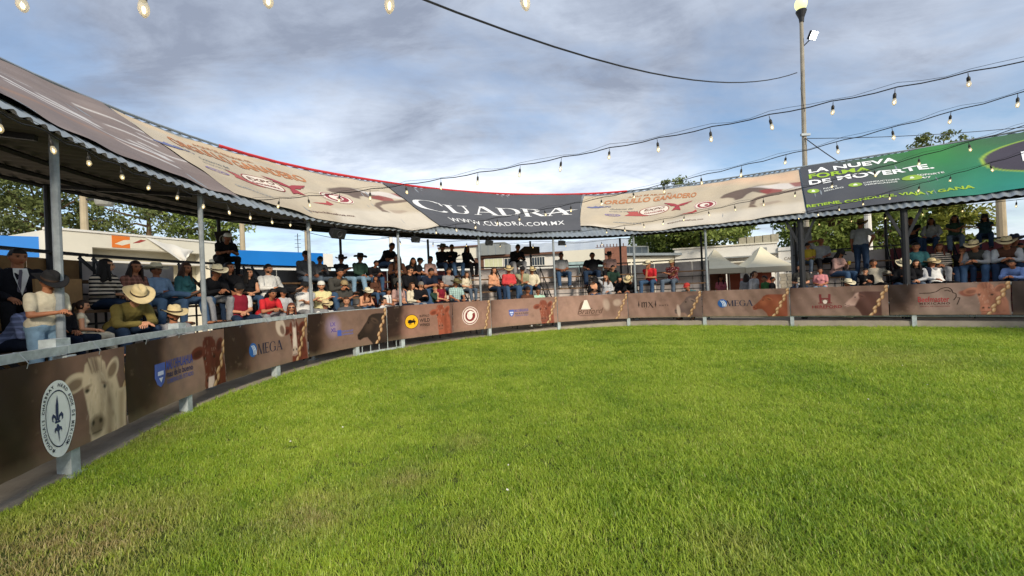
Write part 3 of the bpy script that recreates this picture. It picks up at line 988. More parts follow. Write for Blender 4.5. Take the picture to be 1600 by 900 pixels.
def star(x, y, r_):
    return poly_bm([[(x + r_ * (1 if k % 2 == 0 else .4) * math.cos(math.pi / 2 + k * math.pi / 5), y + r_ * (1 if k % 2 == 0 else .4) * math.sin(math.pi / 2 + k * math.pi / 5)) for k in range(10)]])

def pb1(c, W_, H, sd):
    s0 = -1.0
    ground_print(c, sd, hi='7e6153', x0=.42, x1=.78, x2=1.3)
    cow_front(c, 1.03 - s0, .66 - .25, .84, 'cdb799', '644a38', '4f3a2d', seed=2)
    rope(c, 1.36 - s0, 1.62 - s0, .12)
    c.poly([(1.30 - s0, 0), (1.48 - s0, 0), (1.50 - s0, .42), (1.34 - s0, .42)], 'cdb799', 1, .02)
    c.poly([(1.36 - s0, 0), (1.44 - s0, 0), (1.46 - s0, .40), (1.38 - s0, .38)], '8a6a4c', .5, .06)
    
    x, y = .57, .58
    return [(disc(.19, .335, 40), 'emblem_disc', x, y, 'e9ebe6', None, .004), (disc(.135, .25, 40, .955), 'emblem_ring', x, y, '2a3145', None, .007),
            (fleur(), 'fleur_de_lis', x, y - .005, '39425f', (.125, .42), .007),
            (ring_text("CHAROLAIS CHARBRAY HERD BOOK DE MEXICO", .161, .291, .040, R(236), R(-56)), 'lettering', x, y, '23293a', None, .007),
            (star(0, 0, .022), 'star', x - .075, y - .26, '23293a', None, .007), (star(0, 0, .022), 'star', x + .085, y - .24, '23293a', None, .007)]
def mas(x, y, big=1.0, word=None):
    return [(shield(0, 0, .30 * big, 0), 'shield', x - .46 * big, y, '4e62a8', None),
            (poly_bm([[(-.07, .05), (.07, .05), (.07, .0), (-.07, .0)], [(-.05, -.03), (.05, -.03), (.0, -.09)]]), 'shield_mark', x - .46 * big, y, 'c9cfe6', None, .007),
            (text_bm('MAS CHIHUAHUA', .14, .012), 'lettering', x + .02, y + .10 * big, '3d4f9a', (.66 * big, .13 * big)),
            (text_bm('mas de lo bueno', .1, .01), 'lettering', x + .02, y - .02 * big, '2a2f55', (.64 * big, .085 * big)),
            (text_bm('GOBIERNO DEL ESTADO', .08, .008), 'lettering', x + .02, y - .115 * big, '4a5796', (.64 * big, .06 * big))]
def pb2(c, W_, H, sd):
    s0 = 1.52
    ground_print(c, sd, hi='8b7062', x0=.2, x1=.55, x2=1.2)
    cow_front(c, 3.34 - s0, .62 - .25, .86, '5a2a1e', '35150f', '6d4136', tag_=True, seed=3)
    rope(c, 3.48 - s0, 3.84 - s0, .125)
    return mas(2.62, .66, .98)
def globe(x, y, r_):
    o = [(disc(r_), 'globe', x, y, '2f5f9e', None, .004)]
    for k, dx in enumerate((-.25, .15, .52)):
        pl = []
        nn = 8
        for i in range(nn):
            a = -1.0 + 1.9 * i / nn; c_ = -1.0 + 1.9 * (i + 1) / nn
            def xx(t, off): return r_ * (dx + off + .32 * (1 - t * t) - .4 * t) * .8
            lim = .93
            pl.append([(xx(a, -.09) , r_ * a * lim * .8), (xx(a, .09), r_ * a * lim * .8), (xx(c_, .09), r_ * c_ * lim * .8), (xx(c_, -.09), r_ * c_ * lim * .8)])
        o.append((poly_bm(pl), 'globe_stripe', x, y, 'e3ebf2', None, .007))
    return o
def pb3(c, W_, H, sd):
    s0 = 3.76
    ground_print(c, sd, hi='876c5e', x0=.16, x1=.5, x2=1.2)
    cow_front(c, 5.72 - s0, .72 - .25, .8, '6b3527', '43201a', 'b59a88', patch='d9c8b8', seed=4)
    c.ell(5.32 - s0, 1.0 - .25, .13, .2, 'cdb9a6', .3, .9, .03); c.ell(5.36 - s0, .93 - .25, .06, .1, '5b3a2e', .3, .8, .03)
    rope(c, 5.80 - s0, 6.12 - s0, .125)
    return globe(4.49, .655, .125) + [(serif_word('MEGA'), 'lettering', 5.0, .645, '262a3c', (.72, .20))]
def pb4(c, W_, H, sd):
    s0 = 6.15
    ground_print(c, sd, hi='84695b', x0=.08, x1=.4, x2=1.3)
    cow_side(c, 8.25 - s0, .70 - .26, .80, '2f241e', '5d483b')
    rope(c, 8.40 - s0, 8.72 - s0, .125)
    c.ell(6.96 - s0, .84 - .26, .2, .2, 'b9a6c9', 0, .5, .25)
    return [(text_bm('LX', .1, .03), 'lettering', 6.96, .90, '6e5a9e', (.17, .09)), (text_bm('XL', .1, .03), 'lettering', 6.98, .76, '5d4a92', (.2, .09)),
            (poly_bm([[(-.07, -.07), (.07, -.07), (.07, .07), (-.07, .07)]]), 'logo_block', 7.17, .67, '4a5fae', None),
            (text_bm('GRUPO BLOQUE', .1, .02), 'lettering', 7.43, .69, '5a6cb2', (.36, .05)), (text_bm('CHIHUAHUA', .1, .02), 'lettering', 7.43, .62, '5a6cb2', (.36, .04))]
def buffalo():
    return poly_bm([[(-1, .1), (-.85, .45), (-.6, .6), (-.3, .62), (.1, .48), (.6, .42), (.9, .3), (1.0, -.1), (.9, -.1), (.84, .1), (.8, -.6), (.62, -.6), (.58, -.15), (.1, -.2), (-.1, -.25), (-.14, -.62), (-.32, -.62), (-.36, -.2), (-.5, -.22), (-.56, -.6), (-.72, -.6), (-.74, -.15), (-.9, -.2)],
                    [(-.92, .4), (-1.05, .62), (-.96, .64), (-.8, .46)], [(.55, .3), (.3, .75), (.75, .85), (.62, .6)]])
def pb5(c, W_, H, sd):
    s0 = 8.74
    ground_print(c, sd, hi='977161', x0=.12, x1=.36, x2=1.4)
    cow_front(c, 10.52 - s0, .78 - .28, .82, '98513a', '66301f', '8d5a48', seed=5)
    c.poly([(10.86 - s0, 0), (10.95 - s0, 0), (10.95 - s0, H), (10.86 - s0, H)], '4c3a36', .6, .05)
    return [(disc(.225, .205, 36), 'emblem_disc', 9.52, .74, '1d1712', None, .004), (disc(.21, .19, 36), 'emblem_disc', 9.52, .74, 'f0b323', None, .006),
            (buffalo(), 'buffalo', 9.52, .74, '17120e', (.27, .17), .009),
            (text_bm('BUFFALO', .1, .015), 'lettering', 9.95, .88, '2a211d', (.32, .07)), (text_bm('WILD', .1, .02), 'lettering', 9.95, .75, '2a211d', (.34, .11)), (text_bm('WINGS', .1, .02), 'lettering', 9.95, .62, '2a211d', (.34, .085))]
def pb6(c, W_, H, sd):
    ground_print(c, sd, hi='9a7767', x0=-.3, x1=.3, x2=1.6)
    rope(c, 1.22, 1.42, .125)
    return [(disc(.31, .29, 36), 'emblem_disc', 11.62, .76, 'e2d3c8', None, .004), (disc(.285, .265, 36, .9), 'emblem_ring', 11.62, .76, '7a2a2c', None, .006),
            (disc(.19, .18, 30), 'emblem_centre', 11.62, .76, '7f2f30', None, .006), (disc(.11, .12, 20), 'emblem_cow', 11.60, .76, 'e9dcd2', None, .009),
            (poly_bm([[(-.13, .05), (.0, .12), (.14, .06), (.05, .0), (.04, -.1), (-.05, -.1), (-.05, .0)]]), 'emblem_horns', 11.63, .80, 'efe4da', None, .012)]
def pb7(c, W_, H, sd):
    s0 = 12.42
    ground_print(c, sd, hi='9e7c6c', x0=-.2, x1=.3, x2=1.8)
    cow_front(c, 14.45 - s0, .72 - .3, .84, '8a4a36', '5b2a1d', '774536', seed=6)
    rope(c, 14.62 - s0, 14.98 - s0, .125)
    return mas(13.58, .73, .80)
def pb8(c, W_, H, sd):
    s0 = 15.0
    ground_print(c, sd, hi='9f7e6e', x0=-.4, x1=.2, x2=1.1)
    c.ell(17.0 - s0, .72 - .31, .28, .4, '6d5344', 0, .7, .15); c.ell(16.85 - s0, .85 - .31, .12, .2, 'b09a8a', .2, .8, .08); c.ell(17.25 - s0, .9 - .31, .14, .12, 'c3ad9a', 0, .6, .08)
    rope(c, 17.22 - s0, 17.62 - s0, .125)
    A_ = [[(-.16, -.13), (-.05, -.13), (.03, .1), (.10, -.13), (.2, -.13), (.08, .2), (-.02, .2)], [(-.02, -.04), (.1, -.04), (.1, .0), (-.02, .0)]]
    return [(poly_bm([[(-.2, -.12), (-.04, -.14), (-.02, .18), (-.12, .1)]]), 'logo_shape', 16.0, .84, '6a4a3c', None), (poly_bm(A_), 'logo_letter', 16.05, .84, 'e6dccd', None, .007),
            (text_bm('Braford', .2, .004, shear=.35), 'lettering', 16.24, .64, '5a4236', (.98, .21)),
            (poly_bm([[(-.4, -.006), (.4, -.006), (.4, .006), (-.4, .006)]]), 'underline', 16.2, .50, '5a4236', None), (text_bm('ASOCIACION MEXICANA DE CRIADORES', .1, .01), 'lettering', 16.2, .475, '5a4236', (.7, .02))]
def pb9(c, W_, H, sd):
    s0 = 17.64
    ground_print(c, sd, hi='927466', x0=-.4, x1=.25, x2=.9)
    cow_side(c, 19.72 - s0, .72 - .33, .8, '62504a', '8c7568')
    c.ell(19.36 - s0, .55 - .33, .06, .2, 'cdb6a6', .1, .8, .03)
    rope(c, 19.70 - s0, 20.10 - s0, .125)
    mg = [[(-.5, .4), (-.38, .5), (-.38, -.5), (-.5, -.4)], [(-.22, .4), (-.1, .5), (-.1, -.4), (-.22, -.5)], [(.06, .4), (.18, .5), (.18, -.3), (.06, -.45)], [(-.38, .3), (-.22, .5), (-.22, .38), (-.38, .18)], [(-.1, .3), (.06, .5), (.06, .38), (-.1, .18)], [(.18, -.3), (.06, -.45), (-.05, -.75), (0, -.72)]]
    ar = [[(-.03, -.05), (.0, .12), (.03, -.05)], [(-.02, -.05), (.0, -.14), (.02, -.05)]]
    return [(poly_bm(mg), 'lettering', 18.21, .76, '3a2c28', (.19, .27)), (serif_word('X'), 'lettering', 18.43, .78, '3a2c28', (.2, .21)),
            (poly_bm(ar), 'arrow', 18.02, .82, '3a2c28', None), (poly_bm(ar), 'arrow', 18.60, .82, '3a2c28', None), (text_bm('HATS', .1, .02, spacing=1.4), 'lettering', 18.88, .75, '4a3832', (.3, .055))]
def pb10(c, W_, H, sd):
    s0 = 20.13
    ground_print(c, sd, hi='907567', x0=-.2, x1=.3, x2=.8)
    cow_side(c, 22.0 - s0, .76 - .34, .62, '7a3f28', 'a5623f')
    rope(c, 22.2 - s0, 22.62 - s0, .125)
    return globe(20.74, .775, .14) + [(serif_word('MEGA'), 'lettering', 21.25, .775, '2b2f42', (.78, .2))]
def pb11(c, W_, H, sd):
    s0 = 22.64
    ground_print(c, sd, hi='866c60', x0=-.2, x1=.35, x2=.75)
    cow_side(c, 24.3 - s0, .80 - .35, .56, '4c3029', '6b4438', face='b8978a')
    rope(c, 24.58 - s0, 24.96 - s0, .125)
    hh = [[(-.5, .5), (-.3, .5), (-.26, -.5), (-.46, -.5)], [(.3, .5), (.5, .5), (.46, -.5), (.26, -.5)], [(-.3, .08), (.3, .08), (.3, -.08), (-.3, -.08)], [(-.6, -.5), (-.16, -.5), (-.16, -.4), (-.6, -.4)], [(.16, -.5), (.6, -.5), (.6, -.4), (.16, -.4)]]
    return [(poly_bm(hh), 'lettering', 23.51, .86, '6e2f2f', (.34, .28)), (disc(.05, .06), 'logo_mark', 23.51, .77, 'd9c9bd', None, .006),
            (text_bm('ASOCIACION', .1, .01), 'lettering', 23.5, .685, '7a3b38', (.3, .03)), (text_bm('HEREFORD', .1, .02), 'lettering', 23.55, .62, '7a2a2c', (.72, .085)),
            (poly_bm([[(-.2, -.004), (.2, -.004), (.2, .004), (-.2, .004)]]), 'underline', 23.55, .56, '7a2a2c', None)]
def pb12(c, W_, H, sd):
    s0 = 24.98
    ground_print(c, sd, hi='8c756a', x0=.1, x1=.42, x2=1.2)
    c.ell(26.52 - s0, .93 - .37, .15, .08, '7d4b3c', -.15, 1, .03)
    cow_front(c, 26.86 - s0, .80 - .37, .86, '9a6650', '6c4233', 'b4745c', seed=8)
    rope(c, 26.92 - s0, 27.30 - s0, .125)
    def tube2(pts, w_):
        out = []
        for (x0, y0), (x1, y1) in zip(pts[:-1], pts[1:]):
            d = math.hypot(x1 - x0, y1 - y0); nx, ny = -(y1 - y0) / d * w_, (x1 - x0) / d * w_
            out.append([(x0 + nx, y0 + ny), (x0 - nx, y0 - ny), (x1 - nx, y1 - ny), (x1 + nx, y1 + ny)])
        return poly_bm(out)
    bull = [(-.42, .0), (-.2, .0), (-.08, .03), (.02, .11), (.1, .14), (.17, .13), (.22, .08), (.24, .0), (.3, -.03), (.3, -.12), (.25, -.2)]
    return [(tube2(bull, .009), 'bull_outline', 26.02, .96, '33211d', None), (tube2([(.08, .05), (.14, .07), (.2, .03)], .008), 'bull_outline', 26.02, .96, '33211d', None),
            (tube2([(-.02, .06), (.03, .06), (-.03, -.12)], .008), 'lettering', 26.36, .76, '33211d', None),
            (text_bm('Beefmaster', .15, .012), 'lettering', 25.88, .79, '9a3436', (.62, .15)), (text_bm('MEXICANO', .1, .02, spacing=1.3), 'lettering', 25.9, .675, '4a2a28', (.6, .06)),
            (text_bm('GRUPO DE CRIADORES', .1, .01), 'lettering', 25.9, .60, '7a3b38', (.58, .03))]
def pb13(c, W_, H, sd):
    ground_print(c, sd, lo='352a26', hi='5b453a', x0=.5, x1=.9, x2=1.5)
BL = [(-1.0, 1.50, .25, 1.10, 'brown banner with white fleur de lis emblem and pale cow', pb1, .0075),
      (1.52, 3.74, .25, 1.11, 'brown banner reading MAS CHIHUAHUA with dark red cow beside the pale cow', pb2, .008),
      (3.76, 6.13, .25, 1.12, 'brown banner reading MEGA with white faced cow nearest the camera side', pb3, .009),
      (6.15, 8.72, .26, 1.185, 'brown banner with black bull head above the barred gate', pb4, .010),
      (8.74, 10.95, .28, 1.215, 'brown banner with yellow buffalo circle and red cow', pb5, .011),
      (10.96, 12.40, .29, 1.215, 'short banner section with round red and white emblem', pb6, .014),
      (12.42, 14.98, .30, 1.215, 'sunlit banner with blue shield print and red cow', pb7, .015),
      (15.0, 17.62, .31, 1.215, 'sunlit banner with script lettering Braford', pb8, .015),
      (17.64, 20.11, .33, 1.215, 'banner with gothic letters MX and grey cow', pb9, .015),
      (20.13, 22.62, .34, 1.215, 'banner reading MEGA with brown bull in profile before the tents', pb10, .014),
      (22.64, 24.96, .35, 1.215, 'banner reading HEREFORD with white faced cow profile', pb11, .014),
      (24.98, 27.30, .37, 1.215, 'banner reading Beefmaster with orange brown cow', pb12, .013),
      (27.32, 29.6, .37, 1.215, 'plain dark brown banner after the last rope print', pb13, .03)]
for a in BL:
    banner(a[0], a[1], a[2], a[3], a[4], a[5], a[6])

# ------------------------------------------------------------------ tarpaulins on the canopy
def tarp(sb0, st0, sb1, st1, d0, d1, label, paint, res, warp=None):
    """quad on the slope; u in metres from the left edge, v metres above the lower edge"""
    root = empty('roof_tarpaulin', RS((sb0 + sb1) / 2, (d0 + d1) / 2, .05))
    tag(root, label, 'tarpaulin', 'printed tarpaulins stretched over the canopy')
    Wd = ((sb1 - sb0) + (st1 - st0)) / 2; H = d1 - d0
    c = Cv(Wd, H, res, 'b9ad98')
    sd = int(abs(sb0) * 7) + 2
    def fn(u, v, lift):
        t = v / H; l_ = sb0 + (st0 - sb0) * t; r_ = sb1 + (st1 - sb1) * t
        s = l_ + (r_ - l_) * u / Wd
        wr = .018 * math.sin(s * 2.3 + t * 3) + .020 * math.sin(s * 5.7 - t * 7 + sb0) * math.sin(s * 1.3 + 2) + .016 * math.cos(t * 23 + math.sin(s * 1.7)) * .5
        dd = d0 + v
        if warp: dd += warp(u / Wd) * (1 - t)
        return RS(s, dd, .055 + wr + lift)
    def later(bm, nm, s, d, colr, fit, lift=.012, ang=0.0):
        t = (d - d0) / H; l_ = sb0 + (st0 - sb0) * t; r_ = sb1 + (st1 - sb1) * t
        place(bm, nm, root, fn, (s - l_) / (r_ - l_) * Wd, d - d0, colr, fit, ang, .14, lift)
    todo = paint(c, Wd, H, sd)
    c.build('sheet', fn, m_tarp, root)
    for it in todo or []:
        later(*it)
    return root
V = SLOPE
def horse(c, x, y, k, flip=1):
    def q(pts): return [(x + flip * a * k, y + b_ * k) for a, b_ in pts]
    c.poly(q([(-1.0, .05), (-.9, .22), (-.62, .42), (-.3, .5), (.1, .45), (.25, .3), (.35, .0), (.2, -.15), (.0, -.05), (-.18, .1), (-.32, .0), (-.42, -.2), (-.6, -.22), (-.66, -.08), (-.8, -.02), (-.95, -.03)]), '62514a', .92, .06)
    c.poly(q([(-.3, .5), (.2, .45), (.5, .5), (.9, .42), (1.3, .3), (1.3, .0), (.8, .02), (.4, .1), (.2, .25)]), 'cfc8c2', .85, .08)
    c.poly(q([(.0, .12), (.3, .22), (.62, .02), (.6, -.18), (.25, -.2), (.05, -.02)]), '8a4340', .9, .06)
    c.poly(q([(.25, -.15), (.55, -.12), (1.3, .02), (1.3, -.12), (.7, -.25), (.35, -.3), (.1, -.38), (-.05, -.5), (-.08, -.75), (-.2, -.75), (-.2, -.48), (-.05, -.3)]), '6b5a50', .95, .05)
    c.poly(q([(-.08, -.78), (-.2, -.72), (-.22, -.9), (.0, -.92)]), '6a574b', .9, .04)
    c.poly(q([(.05, -.72), (.5, -.7), (.62, -.82), (.3, -.9), (.1, -.88)]), 'a08d7c', .7, .05)
    c.poly(q([(.8, .45), (1.3, .42), (1.3, .12), (.95, .15)]), '8a4a46', .85, .06)
    c.line(q([(-.9, .2), (-.5, .45), (0, .52), (.5, .55)]), .08, '5d5049', .5, .1)
def dusty(c, seed, base, hi):
    n_ = vnoise(c.x * .5, c.y * .7, seed)
    c.mixin(np.clip((n_ - .35) * 1.6, 0, 1) * .7, hi)
    c.mott(1.8, .07, seed + 1)
    for k in range(1, int(c.W / 1.2)):                       # seams and fold creases of the tarp
        c.line([(k * 1.2, 0), (k * 1.2 + .05, c.H)], .012, 'b3a68f', .35, .03)
    for k in range(1, 4):
        c.line([(0, c.H * k / 4), (c.W, c.H * k / 4 + .03)], .012, 'b3a68f', .35, .03)
def pA(c, W_, H, sd):
    c.mixin(np.ones_like(c.x), '7f716b')
    c.mixin(np.clip(vnoise(c.x * .8, c.y * 2.4, 4) * 2 - .8, 0, 1) * .55, '9b8c84')
    c.mixin(np.clip(vnoise(c.x * .5, c.y * 1.5, 9) * 2 - 1.0, 0, 1) * .5, '6a5a5c')
    for k in range(26):
        r_ = np.random.RandomState(k + 5); x, y = r_.rand() * W_, (.25 + .5 * r_.rand()) * H; l_ = .25 + .5 * r_.rand()
        c.line([(x, y), (x + l_, y - .12 - .1 * r_.rand()), (x + l_ * 1.6, y - .16)], .05 + .05 * r_.rand(), 'ddd8d3', .85, .05)
    c.line([(W_ * .3, H * .3), (W_ * .9, H * .25)], .07, 'b5835c', .4, .1)
    c.mott(1.3, .08, 3)
def emblem(s, d, k):
    return [(disc(.36 * k, .33 * k, 30), 'emblem_disc', s, d, 'ddd2c3', None, .012), (disc(.34 * k, .31 * k, 30, .93), 'emblem_ring', s, d, '8f3a44', None, .016), (disc(.25 * k, .23 * k, 30), 'emblem_centre', s, d, '8f3a44', None, .016),
            (disc(.15 * k, .15 * k, 20), 'emblem_mark', s - .02, d, 'ded3c6', None, .02), (disc(.06 * k, .07 * k, 12), 'emblem_mark', s + .04, d - .03, '8f3a44', None, .024)]
def eagle(s, d, k):
    def m(p): return p + [(-x, y) for x, y in p][::-1]
    pl = [[(0, .1), (.12, .22), (.5, .4), (.42, .26), (.34, .22), (.36, .14), (.26, .12), (.24, .04), (.1, .02), (0, -.1)], [(0, .1), (-.12, .22), (-.5, .4), (-.42, .26), (-.34, .22), (-.36, .14), (-.26, .12), (-.24, .04), (-.1, .02), (0, -.1)], [(-.08, -.06), (.08, -.06), (.16, -.34), (0, -.26), (-.16, -.34)]]
    return [(poly_bm([[(x * k, y * k) for x, y in q] for q in pl]), 'eagle', s, d, '9c4248', None, .02)]
def orgullo(s0, s_len, d_scale=1.0):
    """the shared layout of the two beige tarps; s0 = left of the headline"""
    o = [(text_bm('ORGULLO GANADERO', .5, .03), 'lettering', s0 + 1.32, .70 * V, 'b57a52', (2.66, .42)),
         (text_bm('AQUI SE REUNE EL', .3, .02), 'lettering', s0 + 1.2, .80 * V, 'ad7850', (1.2, .17)),
         (disc(.44, .36, 36), 'oval_badge', s0 + 1.3, .425 * V, 'ded2c2', None, .012), (disc(.44, .36, 36, .94), 'oval_ring', s0 + 1.3, .425 * V, '8f3a3c', None, .016),
         (text_bm('EXPO', .2, .02, shear=.2), 'lettering', s0 + 1.3, .455 * V, '6d4638', (.6, .17), .018), (text_bm('GANADERA', .2, .02), 'lettering', s0 + 1.3, .39 * V, '8f3a3c', (.62, .12), .018),
         (poly_bm([[(-.42, -.12), (.25, -.12), (.15, .08), (-.05, .12), (-.1, .3), (-.38, .3), (-.3, .1)]]), 'red_flourish', s0 + .88, .36 * V, 'ad5650', None, .010)]
    o += eagle(s0 + 2.0, .46 * V, .95) + emblem(s0 + 2.92, .425 * V, 1.0)
    o += [(text_bm('Gobierno del', .2, .0, shear=.3), 'lettering', s0 + .42, .50 * V, '4f5a63', (.6, .14)), (text_bm('ESTADO DE CHIHUAHUA', .2, .0), 'lettering', s0 + .45, .44 * V, '5c666d', (.75, .08)),
          (text_bm('GRUPO', .2, .02), 'lettering', s0 - .02, .56 * V, '5a5f80', (.34, .16)), (poly_bm([[(-.26, .0), (-.2, .1), (-.08, .06), (0, .18), (.08, .06), (.2, .1), (.26, 0), (.1, -.1), (-.1, -.1)]]), 'crest', s0 - .28, .55 * V, '6a6f95', None),
          (disc(.22, .13, 24, .8), 'oval_ring', s0 + .12, .34 * V, '8575a0', None, .012), (text_bm('SRIA', .2, .02), 'lettering', s0 + .12, .34 * V, '8575a0', (.3, .1)),
          (text_bm('DESARROLLO RURAL', .2, .0), 'lettering', s0 + .5, .17 * V, '72808f', (.8, .09)),
          (text_bm('expochihuahua.mx', .2, .01), 'lettering', s0 + 2.3, .13 * V, '6e5248', (1.15, .13)),
          (poly_bm([[(-.3, 0), (.1, .12), (.2, .3), (.26, .1), (.12, -.02)]]), 'red_flourish', s0 + 2.4, .27 * V, 'a84a48', None, .010)]
    return o
def pB(c, W_, H, sd):
    dusty(c, sd, 'b9ad98', 'bba98c')
    c.poly([(0, H), (W_ * .55, H), (W_ * .3, H * .86), (0, H * .9)], 'd3b48a', .5, .4)
    c.poly([(W_ * .45, 0), (W_, 0), (W_, H * .3), (W_ * .75, H * .34), (W_ * .5, H * .22)], 'c8bfaf', .9, .25)
    horse(c, W_ * .80, H * .60, 1.15)
    return orgullo(5.55, 5)
def pD(c, W_, H, sd):
    dusty(c, sd, 'bfb29e', 'bfae92')
    c.poly([(W_ * .5, H), (W_, H), (W_, H * .7), (W_ * .8, H * .8)], 'd8b292', .7, .5)
    c.poly([(W_ * .0, 0), (W_, 0), (W_, H * .22), (W_ * .6, H * .24), (W_ * .3, H * .15)], 'cbc2b2', .9, .25)
    horse(c, W_ * .80, H * .56, 1.2)
    return orgullo(17.35, 5)
def pC(c, W_, H, sd):
    c.mixin(np.ones_like(c.x), '55565a')
    c.mott(.9, .05, 3)
    for k in range(1, 4):
        c.line([(0, H * k / 4), (W_, H * k / 4)], .014, '47484c', .5, .03)
    sw = [[(4.78, -.52), (5.3, -.56), (5.75, -.5), (6.25, -.2), (6.1, -.24), (5.7, -.42), (5.3, -.48)]]
    return [(serif_word('CUADRA', 1.32), 'lettering', 13.62, .515 * V, 'dcdcdb', (5.35, .96)),
            (poly_bm([[(x - 5.4, y) for x, y in sw[0]]]), 'swash', 15.85, .515 * V, 'dcdcdb', (1.3, .3)),
            (text_bm('WWW.CUADRA.COM.MX', .3, .012, spacing=1.15), 'lettering', 13.78, .25 * V, 'dcdcdb', (4.35, .31))]
def pE(c, W_, H, sd):
    c.mixin(np.ones_like(c.x), '505257')
    t = np.clip((c.x - 1.6 + (c.y - H / 2) * .35) / 2.0, 0, 1); e = np.clip((c.x - 3.5) / 1.2, 0, 1)
    c.mixin(t * (1 - .75 * e * np.clip(c.y / H * 1.6 - .5, 0, 1)), '3c7d44')
    c.mixin(np.clip((c.x - 2.4) / 1.8, 0, 1) * np.clip(1.05 - c.y / H * 1.25, 0, 1), '328779')
    c.mott(.8, .04, 5)
    c.ell(5.0, H * .53, 1.05, 1.15, '9ab84a', 0, 1, .04)
    c.ell(5.0, H * .53, 1.0, 1.10, '4b4650', 0, 1, .04)
    o = [(text_bm('LA NUEVA', .5, .03), 'lettering', 24.67, .845 * V, 'f2f3f0', (2.3, .37)), (text_bm('FORMA', .5, .03), 'lettering', 24.29, .73 * V, '9cbf3c', (1.6, .33)),
         (text_bm('DE MOVERTE.', .5, .03), 'lettering', 24.98, .61 * V, 'f2f3f0', (3.05, .37)),
         (text_bm('PAGO', .2, .02), 'lettering', 23.98, .465 * V, 'dfe2dc', (.36, .10)), (text_bm('SEGURO', .2, .02), 'lettering', 24.05, .42 * V, 'dfe2dc', (.5, .10)),
         (text_bm('CONDUCTORES', .2, .02), 'lettering', 25.22, .46 * V, 'dfe2dc', (.85, .10)), (text_bm('VERIFICADOS', .2, .02), 'lettering', 25.18, .415 * V, 'dfe2dc', (.78, .10)),
         (text_bm('SOPORTE', .2, .02), 'lettering', 26.35, .475 * V, 'dfe2dc', (.55, .10)), (text_bm('24/7', .2, .02), 'lettering', 26.2, .43 * V, 'dfe2dc', (.28, .10)),
         (text_bm('RETIENE, CONDUCE, VIAJA Y GANA', .3, .035), 'lettering', 25.1, .17 * V, '9ab83e', (3.7, .24)),
         (text_bm('n', .9, .08), 'lettering', 28.05, .53 * V, 'f4f4f2', (.62, .60))]
    for s in (23.52, 24.60, 25.93):
        o.append((disc(.17 if s < 25 else .24, .14 if s < 25 else .17, 24), 'icon_disc', s, .445 * V, '8fae45', None, .012))
        o.append((poly_bm([[(-.05, -.06), (.05, -.06), (.05, .0), (.02, .07), (-.02, .07), (-.05, 0)]]), 'icon_mark', s, .445 * V, 'dfe5d0', None, .016))
    return o
tarp(-1.6, -1.6, 5.14, 5.06, .22, 3.70, 'grey brown tarpaulin with white streaks at the nearest roof end', pA, .045)
tarp(5.18, 5.09, 11.08, 10.48, .02, 3.55, 'beige tarpaulin with orange ORGULLO GANADERO left of the CUADRA one', pB, .035, warp=lambda t: .38 * max(0, 1 - t * 2.6) + .38 * max(0, t * 6 - 5))
tarp(11.12, 10.50, 16.27, 16.86, .30, 3.72, 'dark grey tarpaulin reading CUADRA', pC, .06, warp=lambda t: .12 * math.cos(t * 6.3))
tarp(16.32, 16.90, 23.18, 23.24, .05, 3.55, 'beige tarpaulin with orange ORGULLO GANADERO next to the green one', pD, .035, warp=lambda t: .72 * max(0, 1 - t * 3.4) + .25 * max(0, t - .35))
tarp(23.24, 23.30, 29.6, 29.6, .22, 3.72, 'green and grey tarpaulin reading LA NUEVA FORMA DE MOVERTE', pE, .045)
# ------------------------------------------------------------------ buildings behind the stands
def wallfn(A, B):
    A, B = Vector((*A, 0)), Vector((*B, 0)); D = (B - A).normalized(); nn = Vector((D.y, -D.x, 0))
    if nn.dot(-A) < 0: nn = -nn
    Mx = Matrix((D, -nn, Vector((0, 0, 1)))).transposed()
    def pt(t, off, z): return A + D * t + nn * off + Vector((0, 0, z))
    return pt, Mx
def wbox(q, pt, Mx, t0, t1, o0, o1, z0, z1, mi=0):
    q.box(pt((t0 + t1) / 2, (o0 + o1) / 2, (z0 + z1) / 2), (t1 - t0, abs(o1 - o0), z1 - z0), Mx, mi)
def part(name, m, root, pt, Mx, *a):
    q = MB(); wbox(q, pt, Mx, *a); return put(q.build(name, m), root)
m_cream = mat('cream_render', 'd8d3c2', 0.85, 0.07, 0.7, bump=0.06)
m_whiter = mat('white_render', 'dcd9d0', 0.85, 0.08, 0.7, bump=0.06)
m_blue = mat('blue_fascia', '1673c4', 0.45, 0.08, 0.5)
m_brown = mat('brown_trim', '6a4a3a', 0.7, 0.15, 2)
m_glass = mat('window_glass', '39424a', 0.12, 0.2, 1.0, spec=0.6)
m_cglass = mat('cream_lit_pane', 'c9cba6', 0.3, 0.12, 3.0)  # cream-lit look of the window put into the pane colour
m_gbox = mat('grey_cladding', '868a88', 0.7, 0.1, 1.5)
m_shade = mat('shaded_recess_render', 'b7af98', 0.85, 0.1, 0.8)  # darker copy of the cream render, recess shade put into its colour

